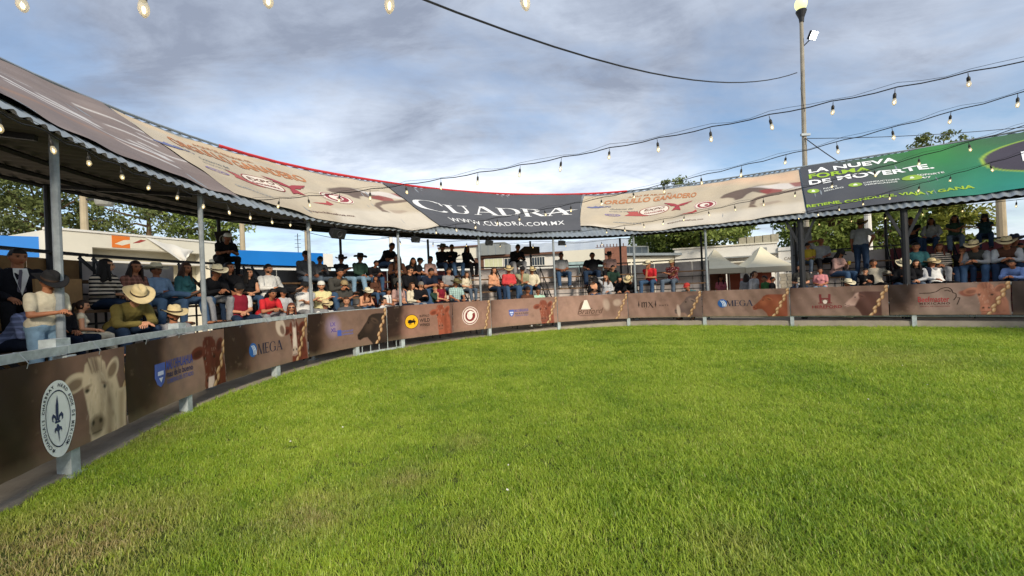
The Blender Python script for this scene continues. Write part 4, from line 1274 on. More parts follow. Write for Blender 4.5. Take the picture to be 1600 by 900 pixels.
pt, Mx = wallfn((-16.57, 15.2), (-14.37, 21.0))
wb = empty('white_building', pt(3.1, -3, 0))
tag(wb, 'white flat roofed building with torn poster left of the blue fascia', 'building')
part('wall', m_cream, wb, pt, Mx, 0, 1.2, -6, 0, 0, 4.42)
part('wall', m_cream, wb, pt, Mx, 5.3, 6.25, -6, 0, 0, 4.42)
part('wall', m_cream, wb, pt, Mx, 1.2, 5.3, -6, 0, 3.86, 4.42)
part('wall', m_cream, wb, pt, Mx, 1.2, 5.3, -6, 0, 0, 2.5)
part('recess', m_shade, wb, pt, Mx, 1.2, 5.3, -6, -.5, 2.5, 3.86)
part('ledge', m_whiter, wb, pt, Mx, 1.1, 5.4, -.5, .1, 3.28, 3.36)
part('parapet_cap', m_whiter, wb, pt, Mx, -.05, 6.3, -.3, .05, 4.42, 4.5)
po = empty('wall_poster', pt(2.6, .02, 4.2)); tag(po, 'orange and white poster on the white building parapet', 'poster')
part('poster_sheet', mat('poster_white', 'd8d2bd', .7, .05), po, pt, Mx, 2.42, 3.5, .004, .016, 3.9, 4.38)
part('poster_sheet', mat('poster_orange', 'd9762f', .7, .06), po, pt, Mx, 1.82, 2.42, .004, .018, 3.9, 4.38)
q = MB(); q.add([pt(t, .021, z) for t, z in ((1.9, 4.05), (2.2, 4.22), (2.42, 4.25), (2.42, 4.1), (2.15, 4.0))], [(0, 1, 2, 3, 4)]); put(q.build('print_swoosh', mat('poster_white', 'd8d2bd')), po)
q = MB(); q.add([pt(t, .021, z) for t, z in ((2.5, 4.12), (2.8, 4.3), (3.0, 4.28), (2.75, 4.16))], [(0, 1, 2, 3)]); put(q.build('print_swoosh', mat('print_red', '9a4038')), po)
q = MB()
def cloth(u, v):
    a = Vector((2.95 + 1.9 * u, 4.40 - .42 * u)); tip = Vector((4.35 + .25 * u, 3.42 + .25 * u))
    p_ = a.lerp(tip, v ** 1.1)
    return pt(p_.x, .06 + .05 * math.sin(u * 9 + v * 4) * (0.3 + v) + .06 * v, p_.y + .03 * math.sin(u * 14))
q.grid(cloth, 20, 12)
tag(q.build('draped_cloth', m_whiter, smooth=True), 'torn white cloth hanging from the poster on the white building', 'cloth')

pt, Mx = wallfn((-20.2, 13.0), (-17.15, 15.5))
bb = empty('blue_fascia_shop', pt(2, -2, 0)); tag(bb, 'shop with blue fascia before the white building corner', 'building')
part('wall', m_whiter, bb, pt, Mx, -3, 3.95, -4, -.2, 0, 3.6)
part('fascia', m_blue, bb, pt, Mx, -3, 3.95, -.3, 0, 3.45, 4.2)
q = MB(); q.lathe([(0.0, .012), (.2, .012), (.2, 0)], 16, Matrix.Translation(pt(.75, 0.001, 3.72)) @ (Mx @ Matrix.Rotation(R(90), 3, 'X')).to_4x4()); put(q.build('round_sign', m_whiter), bb)

pt, Mx = wallfn((-12.58, 19.0), (-9.63, 22.5))
bf = empty('blue_fascia_building', pt(2, -2, 0)); tag(bf, 'low building with long bright blue fascia and white end', 'building')
part('wall', m_whiter, bf, pt, Mx, -.2, 4.7, -5, -.15, 0, 3.2)
part('fascia', m_blue, bf, pt, Mx, -.1, 4.22, -.25, 0, 3.16, 3.86)
part('fascia_end', m_whiter, bf, pt, Mx, 4.22, 4.75, -.25, 0, 3.1, 3.84)
part('roof', m_gbox, bf, pt, Mx, -.2, 4.7, -5, -.26, 3.2, 3.6)

pt, Mx = wallfn((-4.14, 26.0), (6.11, 24.0))
cb = empty('trimmed_building', pt(5, -3, 0)); tag(cb, 'cream building with brown trim and windows behind the pale bleachers', 'building')
part('wall', m_whiter, cb, pt, Mx, -.3, 10.9, -6, 0, 0, 3.5)
part('upper_wall', m_cream, cb, pt, Mx, -.3, 2.28, -4, .05, 3.52, 4.22)
part('trim', m_brown, cb, pt, Mx, 2.26, 7.4, -.2, .22, 3.5, 3.62)
part('trim', m_brown, cb, pt, Mx, -.3, 2.3, -.2, .16, 4.22, 4.3)
part('wall_panel', m_brown, cb, pt, Mx, 2.0, 4.65, .005, .04, 2.7, 3.5)
part('cladding_box', m_gbox, cb, pt, Mx, 2.36, 3.97, -1.5, .4, 3.63, 4.35)
for k in range(3):
    part('cladding_batten', m_galv, cb, pt, Mx, 2.5 + k * .45, 2.53 + k * .45, .40, .42, 3.65, 4.33)
def window(root, pt, Mx, t0, t1, z0, z1, nx, gl, off=.04, fr=None):
    f = part('window', fr or m_whiter, root, pt, Mx, t0 - .04, t1 + .04, off - .03, off, z0 - .04, z1 + .04)
    for k in range(nx):
        a = t0 + (t1 - t0) * k / nx + .015; c = t0 + (t1 - t0) * (k + 1) / nx - .015
        o = part('pane', gl, root, pt, Mx, a, c, off, off + .012, z0, z1)
        o.parent = f; o.matrix_parent_inverse = Matrix.Identity(4)
    return f
window(cb, pt, Mx, 2.62, 3.73, 2.87, 3.40, 4, m_cglass, .08)
window(cb, pt, Mx, 3.84, 4.27, 2.84, 3.38, 2, m_glass, .08)
window(cb, pt, Mx, 5.5, 6.25, 2.9, 3.36, 5, m_glass, .06)
part('block', m_cream, cb, pt, Mx, 7.34, 9.7, -.5, .3, 2.96, 3.62)
part('block_base', mat('pale_blue_panel', '9db4b4', .7), cb, pt, Mx, 7.34, 9.7, -.5, .28, 2.3, 2.955)
part('brown_block', mat('red_brown_render', '8a5f4e', .85), cb, pt, Mx, 9.705, 10.9, -.5, .34, 2.2, 3.66)
q = MB()
for k in range(9): q.box(pt(9.3 + k * .18, .2, 3.78), (.05, .1, .16), Mx)
q.bar(pt(9.2, .2, 3.72), pt(10.9, .2, 3.68), .03)
put(q.build('roof_railing', m_brown), cb)

wh = empty('warehouse', Vector((3, 33, 0))); tag(wh, 'large pale sheet roofed warehouse behind the trimmed building', 'building')
ptw, Mxw = wallfn((-1.5, 33.0), (12.5, 30.5))
q = MB(); q.grid(lambda u, v: ptw(14.2 * u, 0.3 - 9 * v, 4.0 + 1.9 * v + .03 * math.cos(u * 300)), 60, 1); put(q.build('roof', mat('pale_roof_sheet', 'b9bfc2', .4, .08, 1.0)), wh)
part('wall', m_whiter, wh, ptw, Mxw, 0, 14.2, -9, 0, 0, 3.95)

pt2, Mx2 = wallfn((6.6, 24.6), (10.2, 26.2))
gs = empty('grey_shed', pt2(2, -2, 0)); tag(gs, 'low shed with cream wall and grey roof under the round tree', 'building')
part('wall', m_cream, gs, pt2, Mx2, -.4, 5.4, -3, 0, 0, 3.15)
part('roof', m_galv, gs, pt2, Mx2, -.5, 5.6, -3, .35, 3.2, 3.34)
part('clerestory', m_gbox, gs, pt2, Mx2, .3, 2.4, -2.5, -.6, 3.34, 3.86)
window(gs, pt2, Mx2, .4, 2.3, 3.42, 3.8, 4, m_glass, -.56, m_gbox)

pt, Mx = wallfn((9.0, 26.5), (16.09, 24.0))
rb = empty('white_shop_building', pt(4, -3, 0)); tag(rb, 'white building with rooftop louvre box behind the pale tents', 'building')
part('wall', m_whiter, rb, pt, Mx, 1.2, 6.72, -6, 0, 0, 3.55)
part('wall', m_whiter, rb, pt, Mx, 6.725, 8.4, -6, .12, 0, 3.28)
part('parapet_cap', m_cream, rb, pt, Mx, 1.1, 6.75, -.4, .08, 3.55, 3.63)
part('ledge', m_gbox, rb, pt, Mx, 3.3, 5.4, .0, .5, 2.82, 2.9)
part('ledge', m_cream, rb, pt, Mx, 3.3, 5.4, .0, .3, 2.55, 2.62)
part('ledge', m_gbox, rb, pt, Mx, 5.75, 6.72, .0, .2, 2.95, 3.0)
part('trim', m_gbox, rb, pt, Mx, 6.725, 8.4, .12, .16, 3.05, 3.09)
for k in range(5):
    part('louvre_panel', mat('louvre_tan', 'a09a86', .8, .15, 6), rb, pt, Mx, 4.8 + k * .42, 5.18 + k * .42, -.6, -.2, 3.63, 4.02 + .02 * k)
q = MB(); q.tube([pt(6.6, -.3, 3.9), pt(6.6, -.3, 4.7)], .015, 5); put(q.build('roof_mast', m_dark), rb)
part('wall_unit', m_gbox, rb, pt, Mx, 5.75, 6.12, .0, .35, 3.0, 3.32)
f = part('window', m_whiter, rb, pt, Mx, 7.0, 7.52, .12, .15, 1.78, 2.44)
for i in range(3):
    for j in range(3):
        o = part('pane', m_glass, rb, pt, Mx, 7.04 + i * .16, 7.16 + i * .16, .15, .165, 1.83 + j * .2, 1.99 + j * .2)
        o.parent = f; o.matrix_parent_inverse = Matrix.Identity(4)
for i in range(5):
    for j in range(3):
        part('stone', mat('stone_veneer', '9c9484', .9, .3, 3, bump=.3), rb, pt, Mx, 6.74 + j * .34 + (i % 2) * .05, 7.05 + j * .34 + (i % 2) * .03, .12, .16 + .012 * ((i * 3 + j) % 3), .8 + i * .2, .98 + i * .2)
sg = text_bm('CAFE', .2, .01)
place(sg, 'lettering', rb, lambda u, v, l_: pt(7.25 + u, .125 + l_, 2.62 + v), 0, 0, '8a7f6a', (.5, .16))
pd = None

# gazebo tents in the gap
def tent(x, y, hw, ze, za, label, rz):
    e = empty('pavilion_tent', Vector((x, y, 0)))
    tag(e, label, 'tent', 'pale pavilion tents')
    Rm = Matrix.Rotation(rz, 3, 'Z')
    q = MB()
    prof = [(1.0, 0), (.72, .16), (.48, .36), (.28, .6), (.12, .85), (.015, 1.0)]
    vs = []
    for r_, h in prof:
        for cx, cy in ((-1, -1), (0, -1), (1, -1), (1, 0), (1, 1), (0, 1), (-1, 1), (-1, 0)):
            k = hw * r_; sagf = .94 if 0 in (cx, cy) and r_ < .99 else 1
            vs.append(Vector((x, y, 0)) + Rm @ Vector((cx * k * sagf, cy * k * sagf, 0)) + Vector((0, 0, ze + (za - ze) * h)))
    n_ = len(prof)
    q.add(vs, [(i * 8 + j, i * 8 + (j + 1) % 8, i * 8 + 8 + (j + 1) % 8, i * 8 + 8 + j) for i in range(n_ - 1) for j in range(8)])
    put(q.build('canopy', mat('tent_fabric', 'e6dcbf', .75, .05, 1.0)), e)
    for k in range(4):
        a = Rm @ Matrix.Rotation(k * math.pi / 2, 3, 'Z')
        q = MB(); q.box(Vector((x, y, ze - .11)) + a @ Vector((0, -hw, 0)), (hw * 2, .012, .24), a); put(q.build('valance', mat('tent_valance', 'cfc6ae', .75, .05, 1.0)), e)
        q = MB(); c = Vector((x, y, 0)) + a @ Vector((-hw + .03, -hw + .03, 0)); q.tube([c, c + Vector((0, 0, ze))], .025, 6); put(q.build('leg', m_whiter), e)
    return e
tent(9.75, 20.2, .98, 2.08, 3.05, 'pale pavilion tent over the maroon stall counter', R(-8))
tent(11.85, 20.0, 1.12, 2.06, 3.06, 'pale pavilion tent with brown inner walls beside the window', R(-8))
e = empty('stall_counter', Vector((9.55, 19.6, 0))); tag(e, 'maroon market stall counter under the first tent', 'counter')
q = MB(); q.box((9.55, 19.5, .5), (1.5, .05, 1.0)); put(q.build('front', mat('stall_maroon', '7d2a38', .7)), e)
q = MB(); q.box((9.55, 19.7, 1.02), (1.56, .5, .05)); put(q.build('top', m_brown), e)
q = MB(); q.box((9.5, 19.47, .95), (1.1, .012, .09)); put(q.build('stripe', m_whiter), e)
q = MB(); q.box((9.75, 21.1, 1.0), (1.9, .03, 2.0)); tag(q.build('stall_back_cloth', mat('brown_cloth', '6b4433', .9, .3, 3)), 'brown cloth hanging at the back of the first tent', 'cloth')
q = MB(); q.box((11.85, 21.05, 1.0), (2.2, .03, 2.0)); tag(q.build('stall_back_cloth', mat('redbrown_cloth', '8a4a38', .9, .25, 2)), 'red brown cloth hanging at the back of the second tent', 'cloth')
e = empty('display_stand', Vector((10.65, 19.2, 0))); tag(e, 'white and red pull up display between the two tents', 'display')
q = MB(); q.box((10.65, 19.2, 1.78), (.5, .02, .36)); put(q.build('panel', m_whiter), e)
q = MB(); q.box((10.65, 19.2, 1.42), (.5, .02, .34)); put(q.build('panel', mat('display_red', 'c8776b', .7)), e)
q = MB(); q.box((10.65, 19.2, .75), (.5, .022, .98)); put(q.build('panel', m_gbox), e)
e = empty('metal_panel', Vector((10.72, 15.5, 0))); tag(e, 'tall grey metal cabinet panel beside the thick post', 'panel')
q = MB(); q.box((10.74, 15.6, 1.7), (.72, .12, 3.36)); put(q.build('sheet', mat('cabinet_grey', '7e8084', .6, .1)), e)
for k in range(2):
    q = MB(); q.box((10.74, 15.53, 1.5 + k * .85), (.70, .02, .03)); put(q.build('rail', m_dark), e)

# ------------------------------------------------------------------ poles, wires
m_cpole = mat('concrete_pole', 'a89a80', 0.9, 0.15, 2.0, bump=.1)
m_glow = mat('lamp_glass', 'eef0a8', 0.3, 0, emit=.35)
m_flood = mat('floodlight_glass', 'ffffff', 0.3, 0, emit=6.0)
def pole(x, y, h, r0, r1, label, lean=0.0, m=None, name='utility_pole', cross=False):
    e = empty(name, Vector((x, y, 0))); tag(e, label, 'pole')
    q = MB(); q.tube([(x + lean * t, y, h * t) for t in (0, .33, .66, 1)], [r0 + (r1 - r0) * t for t in (0, .33, .66, 1)], 10)
    put(q.build('shaft', m or m_cpole), e)
    if cross:
        for dz in (.25, .55):
            q = MB(); q.bar((x - .55, y - .1, h - dz), (x + .55, y - .1, h - dz), .08); put(q.build('crossarm', m or m_cpole), e)
        for sx in (-.45, 0, .45):
            q = MB(); q.lathe([(.0, .14), (.04, .12), (.05, .05), (.03, 0)], 8, Matrix.Translation((x + sx, y - .1, h - .2))); put(q.build('insulator', m_whiter), e)
    return e
lp = pole(13.28, 19.0, 13.55, .125, .075, 'tall grey lamp post with round lamp and lit floodlight', .27, mat('lamp_post_grey', '968f80', .6, .2, 3), 'lamp_post')
q = MB(); q.lathe([(.09, 13.0), (.11, 13.2), (.22, 13.5), (.20, 13.55), (0, 13.55)], 14, Matrix.Translation((13.55, 19, 0))); put(q.build('lamp_cup', m_dark), lp)
q = MB(); q.ell((13.55, 19, 13.83), (.25, .25, .30), 16, 10); put(q.build('lamp_globe', m_glow, smooth=True), lp)
fm = Matrix.Rotation(R(20), 3, 'Z') @ Matrix.Rotation(R(30), 3, 'X')
q = MB(); q.box((13.82, 18.75, 12.25), (.36, .12, .34), fm); put(q.build('floodlight', m_dark), lp)
q = MB(); q.box(Vector((13.82, 18.75, 12.25)) + fm @ Vector((0, -.075, 0)), (.33, .02, .31), fm); put(q.build('floodlight_lens', m_flood), lp)
q = MB(); q.bar((13.55, 18.95, 11.9), (13.75, 18.85, 12.1), .04); put(q.build('bracket', m_dark), lp)
q = MB(); q.tube([(13.33, 18.8, 10.7), (13.2, 18.75, 9.9), (13.36, 18.8, 8.9)], .012, 5); put(q.build('drop_wire', m_dark), lp)
q = MB(); q.box((13.42, 18.9, 7.9), (.4, .1, .1)); put(q.build('clamp', m_galv), lp)
pt_ = pole(-19.1, 19.0, 8.2, .17, .12, 'concrete utility pole with transformer in front of the trees')
q = MB(); q.lathe([(0, 1.15), (.3, 1.1), (.34, 1.0), (.34, .12), (.3, 0), (0, 0)], 14, Matrix.Translation((-18.35, 19.2, 6.15))); put(q.build('transformer', mat('transformer_grey', '8d8c84', .6, .2)), pt_)
q = MB(); q.bar((-19.1, 19, 6.9), (-18.4, 19.15, 6.9), .08); q.bar((-19.1, 19, 6.4), (-18.4, 19.15, 6.4), .08); put(q.build('bracket', m_dark), pt_)
pole(-14.3, 22.6, 7.6, .15, .11, 'concrete utility pole left of the blue fascia', 0, m_cpole, 'utility_pole', True)
pole(-8.46, 30, 6.6, .16, .13, 'pale utility pole with double crossarm in the distance', 0, m_whiter, 'utility_pole', True)
pole(-13.0, 27, 8.6, .13, .09, 'slim pale pole just past the third roof post', 0, m_cpole)
pole(17.4, 20.5, 6.0, .17, .13, 'pale concrete pole between the trees beside the standing man', 0, m_whiter)
pole(23.3, 20, 6.2, .2, .15, 'concrete pole beyond the silhouetted woman in the cowboy hat', 0, m_cpole)
pole(-24, -12, 13.5, .16, .1, 'tall pole behind the arena carrying the black cable', 0, m_cpole)
e = empty('aerial', Vector((-12.3, 24.5, 3.2))); tag(e, 'thin aerial mast above the blue fascia roof', 'aerial')
q = MB(); q.tube([(-12.3, 24.5, 3.2), (-12.3, 24.5, 5.3)], .02, 5)
for k in range(4): q.bar((-12.48, 24.5, 4.5 + k * .22), (-12.12, 24.5, 4.5 + k * .22), .02)
put(q.build('mast', m_dark), e)
def cat(a, b_, sag, n_=24):
    a, b_ = Vector(a), Vector(b_)
    return [a.lerp(b_, t / n_) - Vector((0, 0, sag * 4 * (t / n_) * (1 - t / n_))) for t in range(n_ + 1)]
def wire(a, b_, sag, label, r_=.014, n_=24):
    q = MB(); q.tube(cat(a, b_, sag, n_), r_, 5)
    tag(q.build('wire', m_dark), label, 'cable')
wire((-24, -12, 13.2), (13.2, 18.95, 10.72), 5.6, 'single black cable sagging across the sky to the lamp post', .02, 40)
wire((13.45, 18.95, 7.75), (33, 21.5, 9.3), .35, 'thin cable running right from the lamp post', .016)
wire((13.4, 18.9, 7.75), (14.4, 17.6, 5.9), .05, 'short stay cable from the lamp post down to the canopy', .02)
wire((-14.3, 22.6, 7.1), (-8.46, 30, 6.1), .6, 'upper power line between the utility poles', .018)
wire((-14.3, 22.6, 6.6), (-8.46, 30, 5.6), .8, 'lower power line between the utility poles', .018)
wire((-19.1, 19.0, 7.6), (-14.3, 22.6, 7.2), .5, 'power line from the transformer pole', .018)
wire((-8.46, 30, 6.1), (17.4, 20.5, 6.2), 1.2, 'long power line crossing behind the far stand', .016, 40)

# ------------------------------------------------------------------ string lights
m_cable = mat('black_cable', '1c1c1e', 0.6, 0.1)
m_sock = mat('bulb_socket', '26241f', 0.5, 0.1)
m_bulb = mat('bulb_glass', 'd9cfb0', 0.05, 0.0, spec=0.7, emit=0.015)
m_bulb.node_tree.nodes['Principled BSDF'].inputs['Alpha'].default_value = 0.5
m_fil = mat('bulb_filament', 'ffe2a8', 0.3, 0.0, emit=1.8)
q = MB(); q.lathe([(0, -.205), (.012, -.203), (.027, -.185), (.033, -.165), (.030, -.145), (.019, -.118), (.016, -.105)], 10)
bulb_me = q.mesh('bulb', m_bulb, True)
q = MB(); q.lathe([(.017, -.125), (.023, -.118), (.024, -.075), (.016, -.058), (.006, -.05), (.004, 0.0)], 8)
sock_me = q.mesh('socket', m_sock, True)
q = MB(); q.ell((0, 0, -.168), (.012, .012, .020), 6, 5)
fil_me = q.mesh('filament', m_fil, True)
def string(label, pts, spots):
    e = empty('light_string', Vector(spots[0])); tag(e, label, 'light string', 'string lights over the arena')
    q = MB(); q.tube(pts, .0075, 5); put(q.build('cable', m_cable), e)
    q = MB(); q.tube([Vector(p_) + Vector((0, 0, .035 + .02 * math.sin(i * 1.3))) for i, p_ in enumerate(pts)], .0025, 4); put(q.build('support_wire', m_cable), e)
    for i, p_ in enumerate(spots):
        b_ = bpy.data.objects.new('bulb', bulb_me); link(b_); b_.parent = e
        b_.location = Vector(p_) - e.location; b_.scale = (.74, .74, random.uniform(.78, 1.05))
        b_.rotation_euler = (R(random.uniform(-11, 11)), R(random.uniform(-11, 11)), random.random() * 6)
        for nm, me in (('socket', sock_me), ('filament', fil_me)):
            c = bpy.data.objects.new(nm, me); link(c); c.parent = b_
def linestring(label, x0, y0, dx, dy, zc, k0, k1, ka=None, kb=None):
    z = np.poly1d(zc)
    def at(k): return Vector((x0 + dx * k, y0 + dy * k, z(k) + .085))
    ka = k0 - 1 if ka is None else ka; kb = k1 + 1 if kb is None else kb
    pts = []
    for i in range(int((kb - ka) * 3) + 1):
        k = ka + i / 3
        p_ = at(k); p_.z -= .012 * (1 - math.cos(2 * math.pi * k)) - .012; pts.append(p_)
    string(label, pts, [at(k + random.uniform(-.05, .05)) for k in range(k0, k1 + 1)])
_k = np.arange(16)
z1 = np.polyfit(_k, [3.35, 3.34, 3.34, 3.3, 3.29, 3.31, 3.34, 3.37, 3.41, 3.45, 3.48, 3.53, 3.58, 3.62, 3.68, 3.74], 3)
linestring('longest bulb string from the beige ORGULLO tarpaulin up across the sky', -4.32, 8.0, .647, -.209, z1, 0, 17, -1.0, 18.5)
z2 = np.polyfit(np.arange(11), 1.545 + .95 * (np.array([3.41, 3.45, 3.47, 3.52, 3.58, 3.63, 3.69, 3.76, 3.84, 3.91, 4.0]) - 1.545), 2)
linestring('bulb string passing over the CUADRA tarpaulin and the lamp post', 1.41, 9.5, .575, -.366, z2, -6, 12, -9.2, 13.5)
z3 = np.polyfit(np.arange(11), [3.32, 3.35, 3.34, 3.39, 3.41, 3.44, 3.5, 3.55, 3.61, 3.72, 3.79], 2)
linestring('bulb string crossing the horse print and the green tarpaulin', 4.1, 13.0, .436, -.528, z3, -2, 12, -4.2, 13.5)
z4 = np.polyfit(np.arange(7), [3.52, 3.53, 3.55, 3.6, 3.65, 3.71, 3.77], 2)
linestring('lowest bulb string along the bottom of the green tarpaulin', 9.51, 13.0, .183, -.62, z4, -1, 8, -1.6, 9.5)
sp = [P(s, .34, 3.30) for s in np.arange(0.1, 7.3, .56)]
string('bulb string hung under the nearest roof eave', [P(s, .34, 3.30 + .02 * math.cos(s * 11)) for s in np.arange(-.5, 7.5, .14)], sp)
sp = [(-2.29 + .595 * k, 2.0, 3.128 - .0255 * k + .016 * max(0, k - 1.6) ** 1.35) for k in range(-1, 6)]
string('big near bulb string along the top edge overhead', [(-3.4 + .2 * k, 2.0, 3.143 - .0085 * (k - 5.5) + .016 * max(0, (k - 5.5) / 3 - 1.6) ** 1.35) for k in range(0, 24)], sp)
sp = [P(s, 1.6, 3.32) for s in np.arange(10.2, 17.6, 1.15)]
string('sparse bulb string under the far roof behind the silhouetted trio', [P(s, 1.6, 3.33 + .05 * math.cos(s * 2.5)) for s in np.arange(9.6, 18, .3)], sp)
sp = [P(s, 1.2, 3.36) for s in np.arange(23.6, 28.6, .8)]
string('bulb string under the roof behind the green tarpaulin', [P(s, 1.2, 3.37) for s in np.arange(23.2, 29, .3)], sp)

# loudspeakers and boards hung on the roof
for s, lab in ((7.75, 'black loudspeaker under the eave left of the fourth post'), (10.1, 'black loudspeaker under the eave at the dark CUADRA corner'), (12.75, 'black loudspeaker under the eave below the letters CUADRA'), (15.45, 'black loudspeaker under the eave by the sixth post')):
    e = empty('loudspeaker', P(s, .62, 3.2)); tag(e, lab, 'loudspeaker', 'loudspeakers under the eave')
    M = Matrix.Rotation(yaw_in(s), 3, 'Z') @ Matrix.Rotation(R(-28), 3, 'X')
    q = MB()
    k = .85 if s < 9 else .58
    vs = [Vector(v) * k for v in ((-.16, -.12, -.1), (.16, -.12, -.1), (.16, -.12, .1), (-.16, -.12, .1), (-.24, .14, -.15), (.24, .14, -.15), (.24, .14, .15), (-.24, .14, .15))]
    c = P(s, .5, 3.2)
    q.add([M @ v + c for v in vs], [(0, 1, 2, 3), (7, 6, 5, 4), (0, 4, 5, 1), (1, 5, 6, 2), (2, 6, 7, 3), (3, 7, 4, 0)])
    put(q.build('cabinet', m_dark), e)
    q = MB(); q.lathe([(.09, 0), (.085, .012), (.02, -.03), (0, -.03)], 12, Matrix.Translation(c + M @ Vector((0, .145 * k, 0))) @ (M @ Matrix.Rotation(R(-90), 3, 'X')).to_4x4()); put(q.build('cone', mat('speaker_cone', '3a3a3c', .7)), e)
    q = MB(); q.bar(c + Vector((0, 0, .1)), P(s, .6, 3.42), .03); put(q.build('bracket', m_dark), e)
s = 15.0; M = Matrix.Rotation(yaw_in(s), 3, 'Z')
e = empty('arrow_board', P(s, 2.58, 3.1)); tag(e, 'brown arrow shaped board on the back post pointing left', 'sign')
q = MB(); c = P(s, 2.56, 3.12)
pl = [(.36, .15), (.36, -.15), (-.30, -.17), (-.52, 0), (-.30, .17)]
vs = [M @ Vector((-x, y_, z)) + c for y_ in (0, .03) for x, z in pl]
q.add(vs, [(0, 1, 2, 3, 4), (9, 8, 7, 6, 5)] + [(i, (i + 1) % 5 + 0, (i + 1) % 5 + 5, i + 5) for i in range(5)])
put(q.build('board', mat('sign_brown', '4a3c33', .8, .2)), e)
s = 6.49; M = Matrix.Rotation(yaw_in(s) + R(-15), 3, 'Z') @ Matrix.Rotation(R(12), 3, 'Y')
e = empty('square_poster', P(s, 2.5, 3.05)); tag(e, 'dark square poster with round emblem tilted on the back post', 'sign')
c = P(s, 2.5, 3.02)
q = MB(); q.box(c, (.36, .02, .44), M); put(q.build('board', mat('poster_dark', '2e2a2c', .6)), e)
q = MB(); q.lathe([(.13, 0), (.13, .006), (.105, .006), (.105, 0)], 18, Matrix.Translation(c + M @ Vector((0, .012, 0))) @ (M @ Matrix.Rotation(R(-90), 3, 'X')).to_4x4()); q.ell(c + M @ Vector((0, .012, .02)), (.06, .004, .07), 10, 6, M); put(q.build('emblem', mat('poster_grey', 'a8a6a4', .6)), e)

# ------------------------------------------------------------------ trees
def leaf_mat(name, a, b_):
    m = bpy.data.materials.new(name); m.use_nodes = True; t = m.node_tree
    bs = t.nodes['Principled BSDF']; bs.inputs['Roughness'].default_value = .6; bs.inputs['Specular IOR Level'].default_value = .2
    at = t.nodes.new('ShaderNodeAttribute'); at.attribute_name = 'Tint'
    rp = t.nodes.new('ShaderNodeValToRGB'); rp.color_ramp.elements[0].color = (*lin(a), 1); rp.color_ramp.elements[1].color = (*lin(b_), 1)
    t.links.new(at.outputs['Fac'], rp.inputs[0]); t.links.new(rp.outputs[0], bs.inputs['Base Color'])
    tr = t.nodes.new('ShaderNodeBsdfTranslucent'); t.links.new(rp.outputs[0], tr.inputs[0])
    mxs = t.nodes.new('ShaderNodeMixShader'); mxs.inputs[0].default_value = .3
    t.links.new(bs.outputs[0], mxs.inputs[1]); t.links.new(tr.outputs[0], mxs.inputs[2])
    t.links.new(mxs.outputs[0], t.nodes['Material Output'].inputs[0])
    return m
LM = {'olive': leaf_mat('olive_leaves', '3f4a28', '8a9459'), 'green': leaf_mat('green_leaves', '4a5e28', '9aa858'), 'yellow': leaf_mat('yellow_green_leaves', '4f5c22', 'a0a048'), 'dark': leaf_mat('dark_needles', '2a3620', '5c6b3a')}
m_bark = mat('bark', '6b5843', .95, .3, 4, bump=.5)
def tree(x, y, zt, zc, rx, rz, kind, label, nclump=90, seed=1, nleaf=70, ls=.16, conic=False):
    r_ = np.random.RandomState(seed)
    e = empty('tree', Vector((x, y, 0))); tag(e, label, 'tree', 'trees behind the stands')
    q = MB()
    hz = zc
    q.tube([(x, y, 0), (x + .1, y, hz * .45), (x - .05, y + .05, hz * .8), (x, y, zt - rz * .5)], [.26, .2, .15, .05], 8)
    vs = []; col = []
    cs = []
    for i in range(nclump):
        while True:
            p_ = r_.uniform(-1, 1, 3)
            d = np.linalg.norm(p_)
            if d < 1 and (d > .35 or r_.rand() < .4): break
        k = 1.0
        if conic: k = max(.12, .5 * (1 - p_[2]))
        c = np.array([x + p_[0] * rx * k, y + p_[1] * rx * k, zc + p_[2] * rz])
        c += (r_.rand(3) - .5) * .4
        cs.append(c)
        if i % 6 == 0:
            q.tube([(x, y, min(c[2] - .3, hz)), tuple((np.array([x, y, hz]) + c) / 2 + np.array([0, 0, -.1])), tuple(c)], [.09, .06, .02], 5)
        ra = (.30 + .34 * r_.rand()) * min(rx, 2.6) / 2.0
        tint = .15 + .6 * r_.rand()
        n_ = int(nleaf * (.6 + .8 * r_.rand()))
        dirs = r_.normal(size=(n_, 3)); dirs /= np.linalg.norm(dirs, axis=1)[:, None]
        pos = c + dirs * (ra * r_.rand(n_, 1) ** .5) * np.array([1.25, 1.25, .75])
        a = r_.normal(size=(n_, 3)); a /= np.linalg.norm(a, axis=1)[:, None]
        bb_ = np.cross(a, r_.normal(size=(n_, 3))); bb_ /= np.linalg.norm(bb_, axis=1)[:, None]
        s_ = ls * (.6 + .8 * r_.rand(n_, 1))
        vs.append(np.stack([pos - a * s_, pos + bb_ * s_ * .45, pos + a * s_, pos - bb_ * s_ * .45], 1).reshape(-1, 3))
        col.append(np.repeat(np.clip(tint + r_.normal(size=n_) * .16, 0, 1), 4))
    put(q.build('trunk', m_bark), e)
    v = np.concatenate(vs); cc = np.concatenate(col)
    me = bpy.data.meshes.new('crown')
    me.from_pydata(v.tolist(), [], np.arange(len(v)).reshape(-1, 4).tolist())
    ca = me.color_attributes.new('Tint', 'FLOAT_COLOR', 'POINT')
    d = np.ones((len(v), 4), np.float32); d[:, :3] = cc[:, None]
    ca.data.foreach_set('color', d.ravel())
    me.materials.append(LM[kind])
    o = bpy.data.objects.new('crown', me); link(o); o['kind'] = 'stuff'; put(o, e)
tree(-27.0, 24.5, 9.3, 6.9, 3.6, 2.6, 'olive', 'olive green tree above the shop with blue fascia', 120, 1, 95, .12)
tree(-22.6, 26.5, 9.2, 7.0, 3.0, 2.4, 'olive', 'thin branched olive tree behind the transformer pole', 48, 2, 90, .12)
tree(-19.3, 27.5, 8.0, 6.4, 2.3, 1.6, 'green', 'small tree behind the right half of the white building', 42, 3, 90, .12)
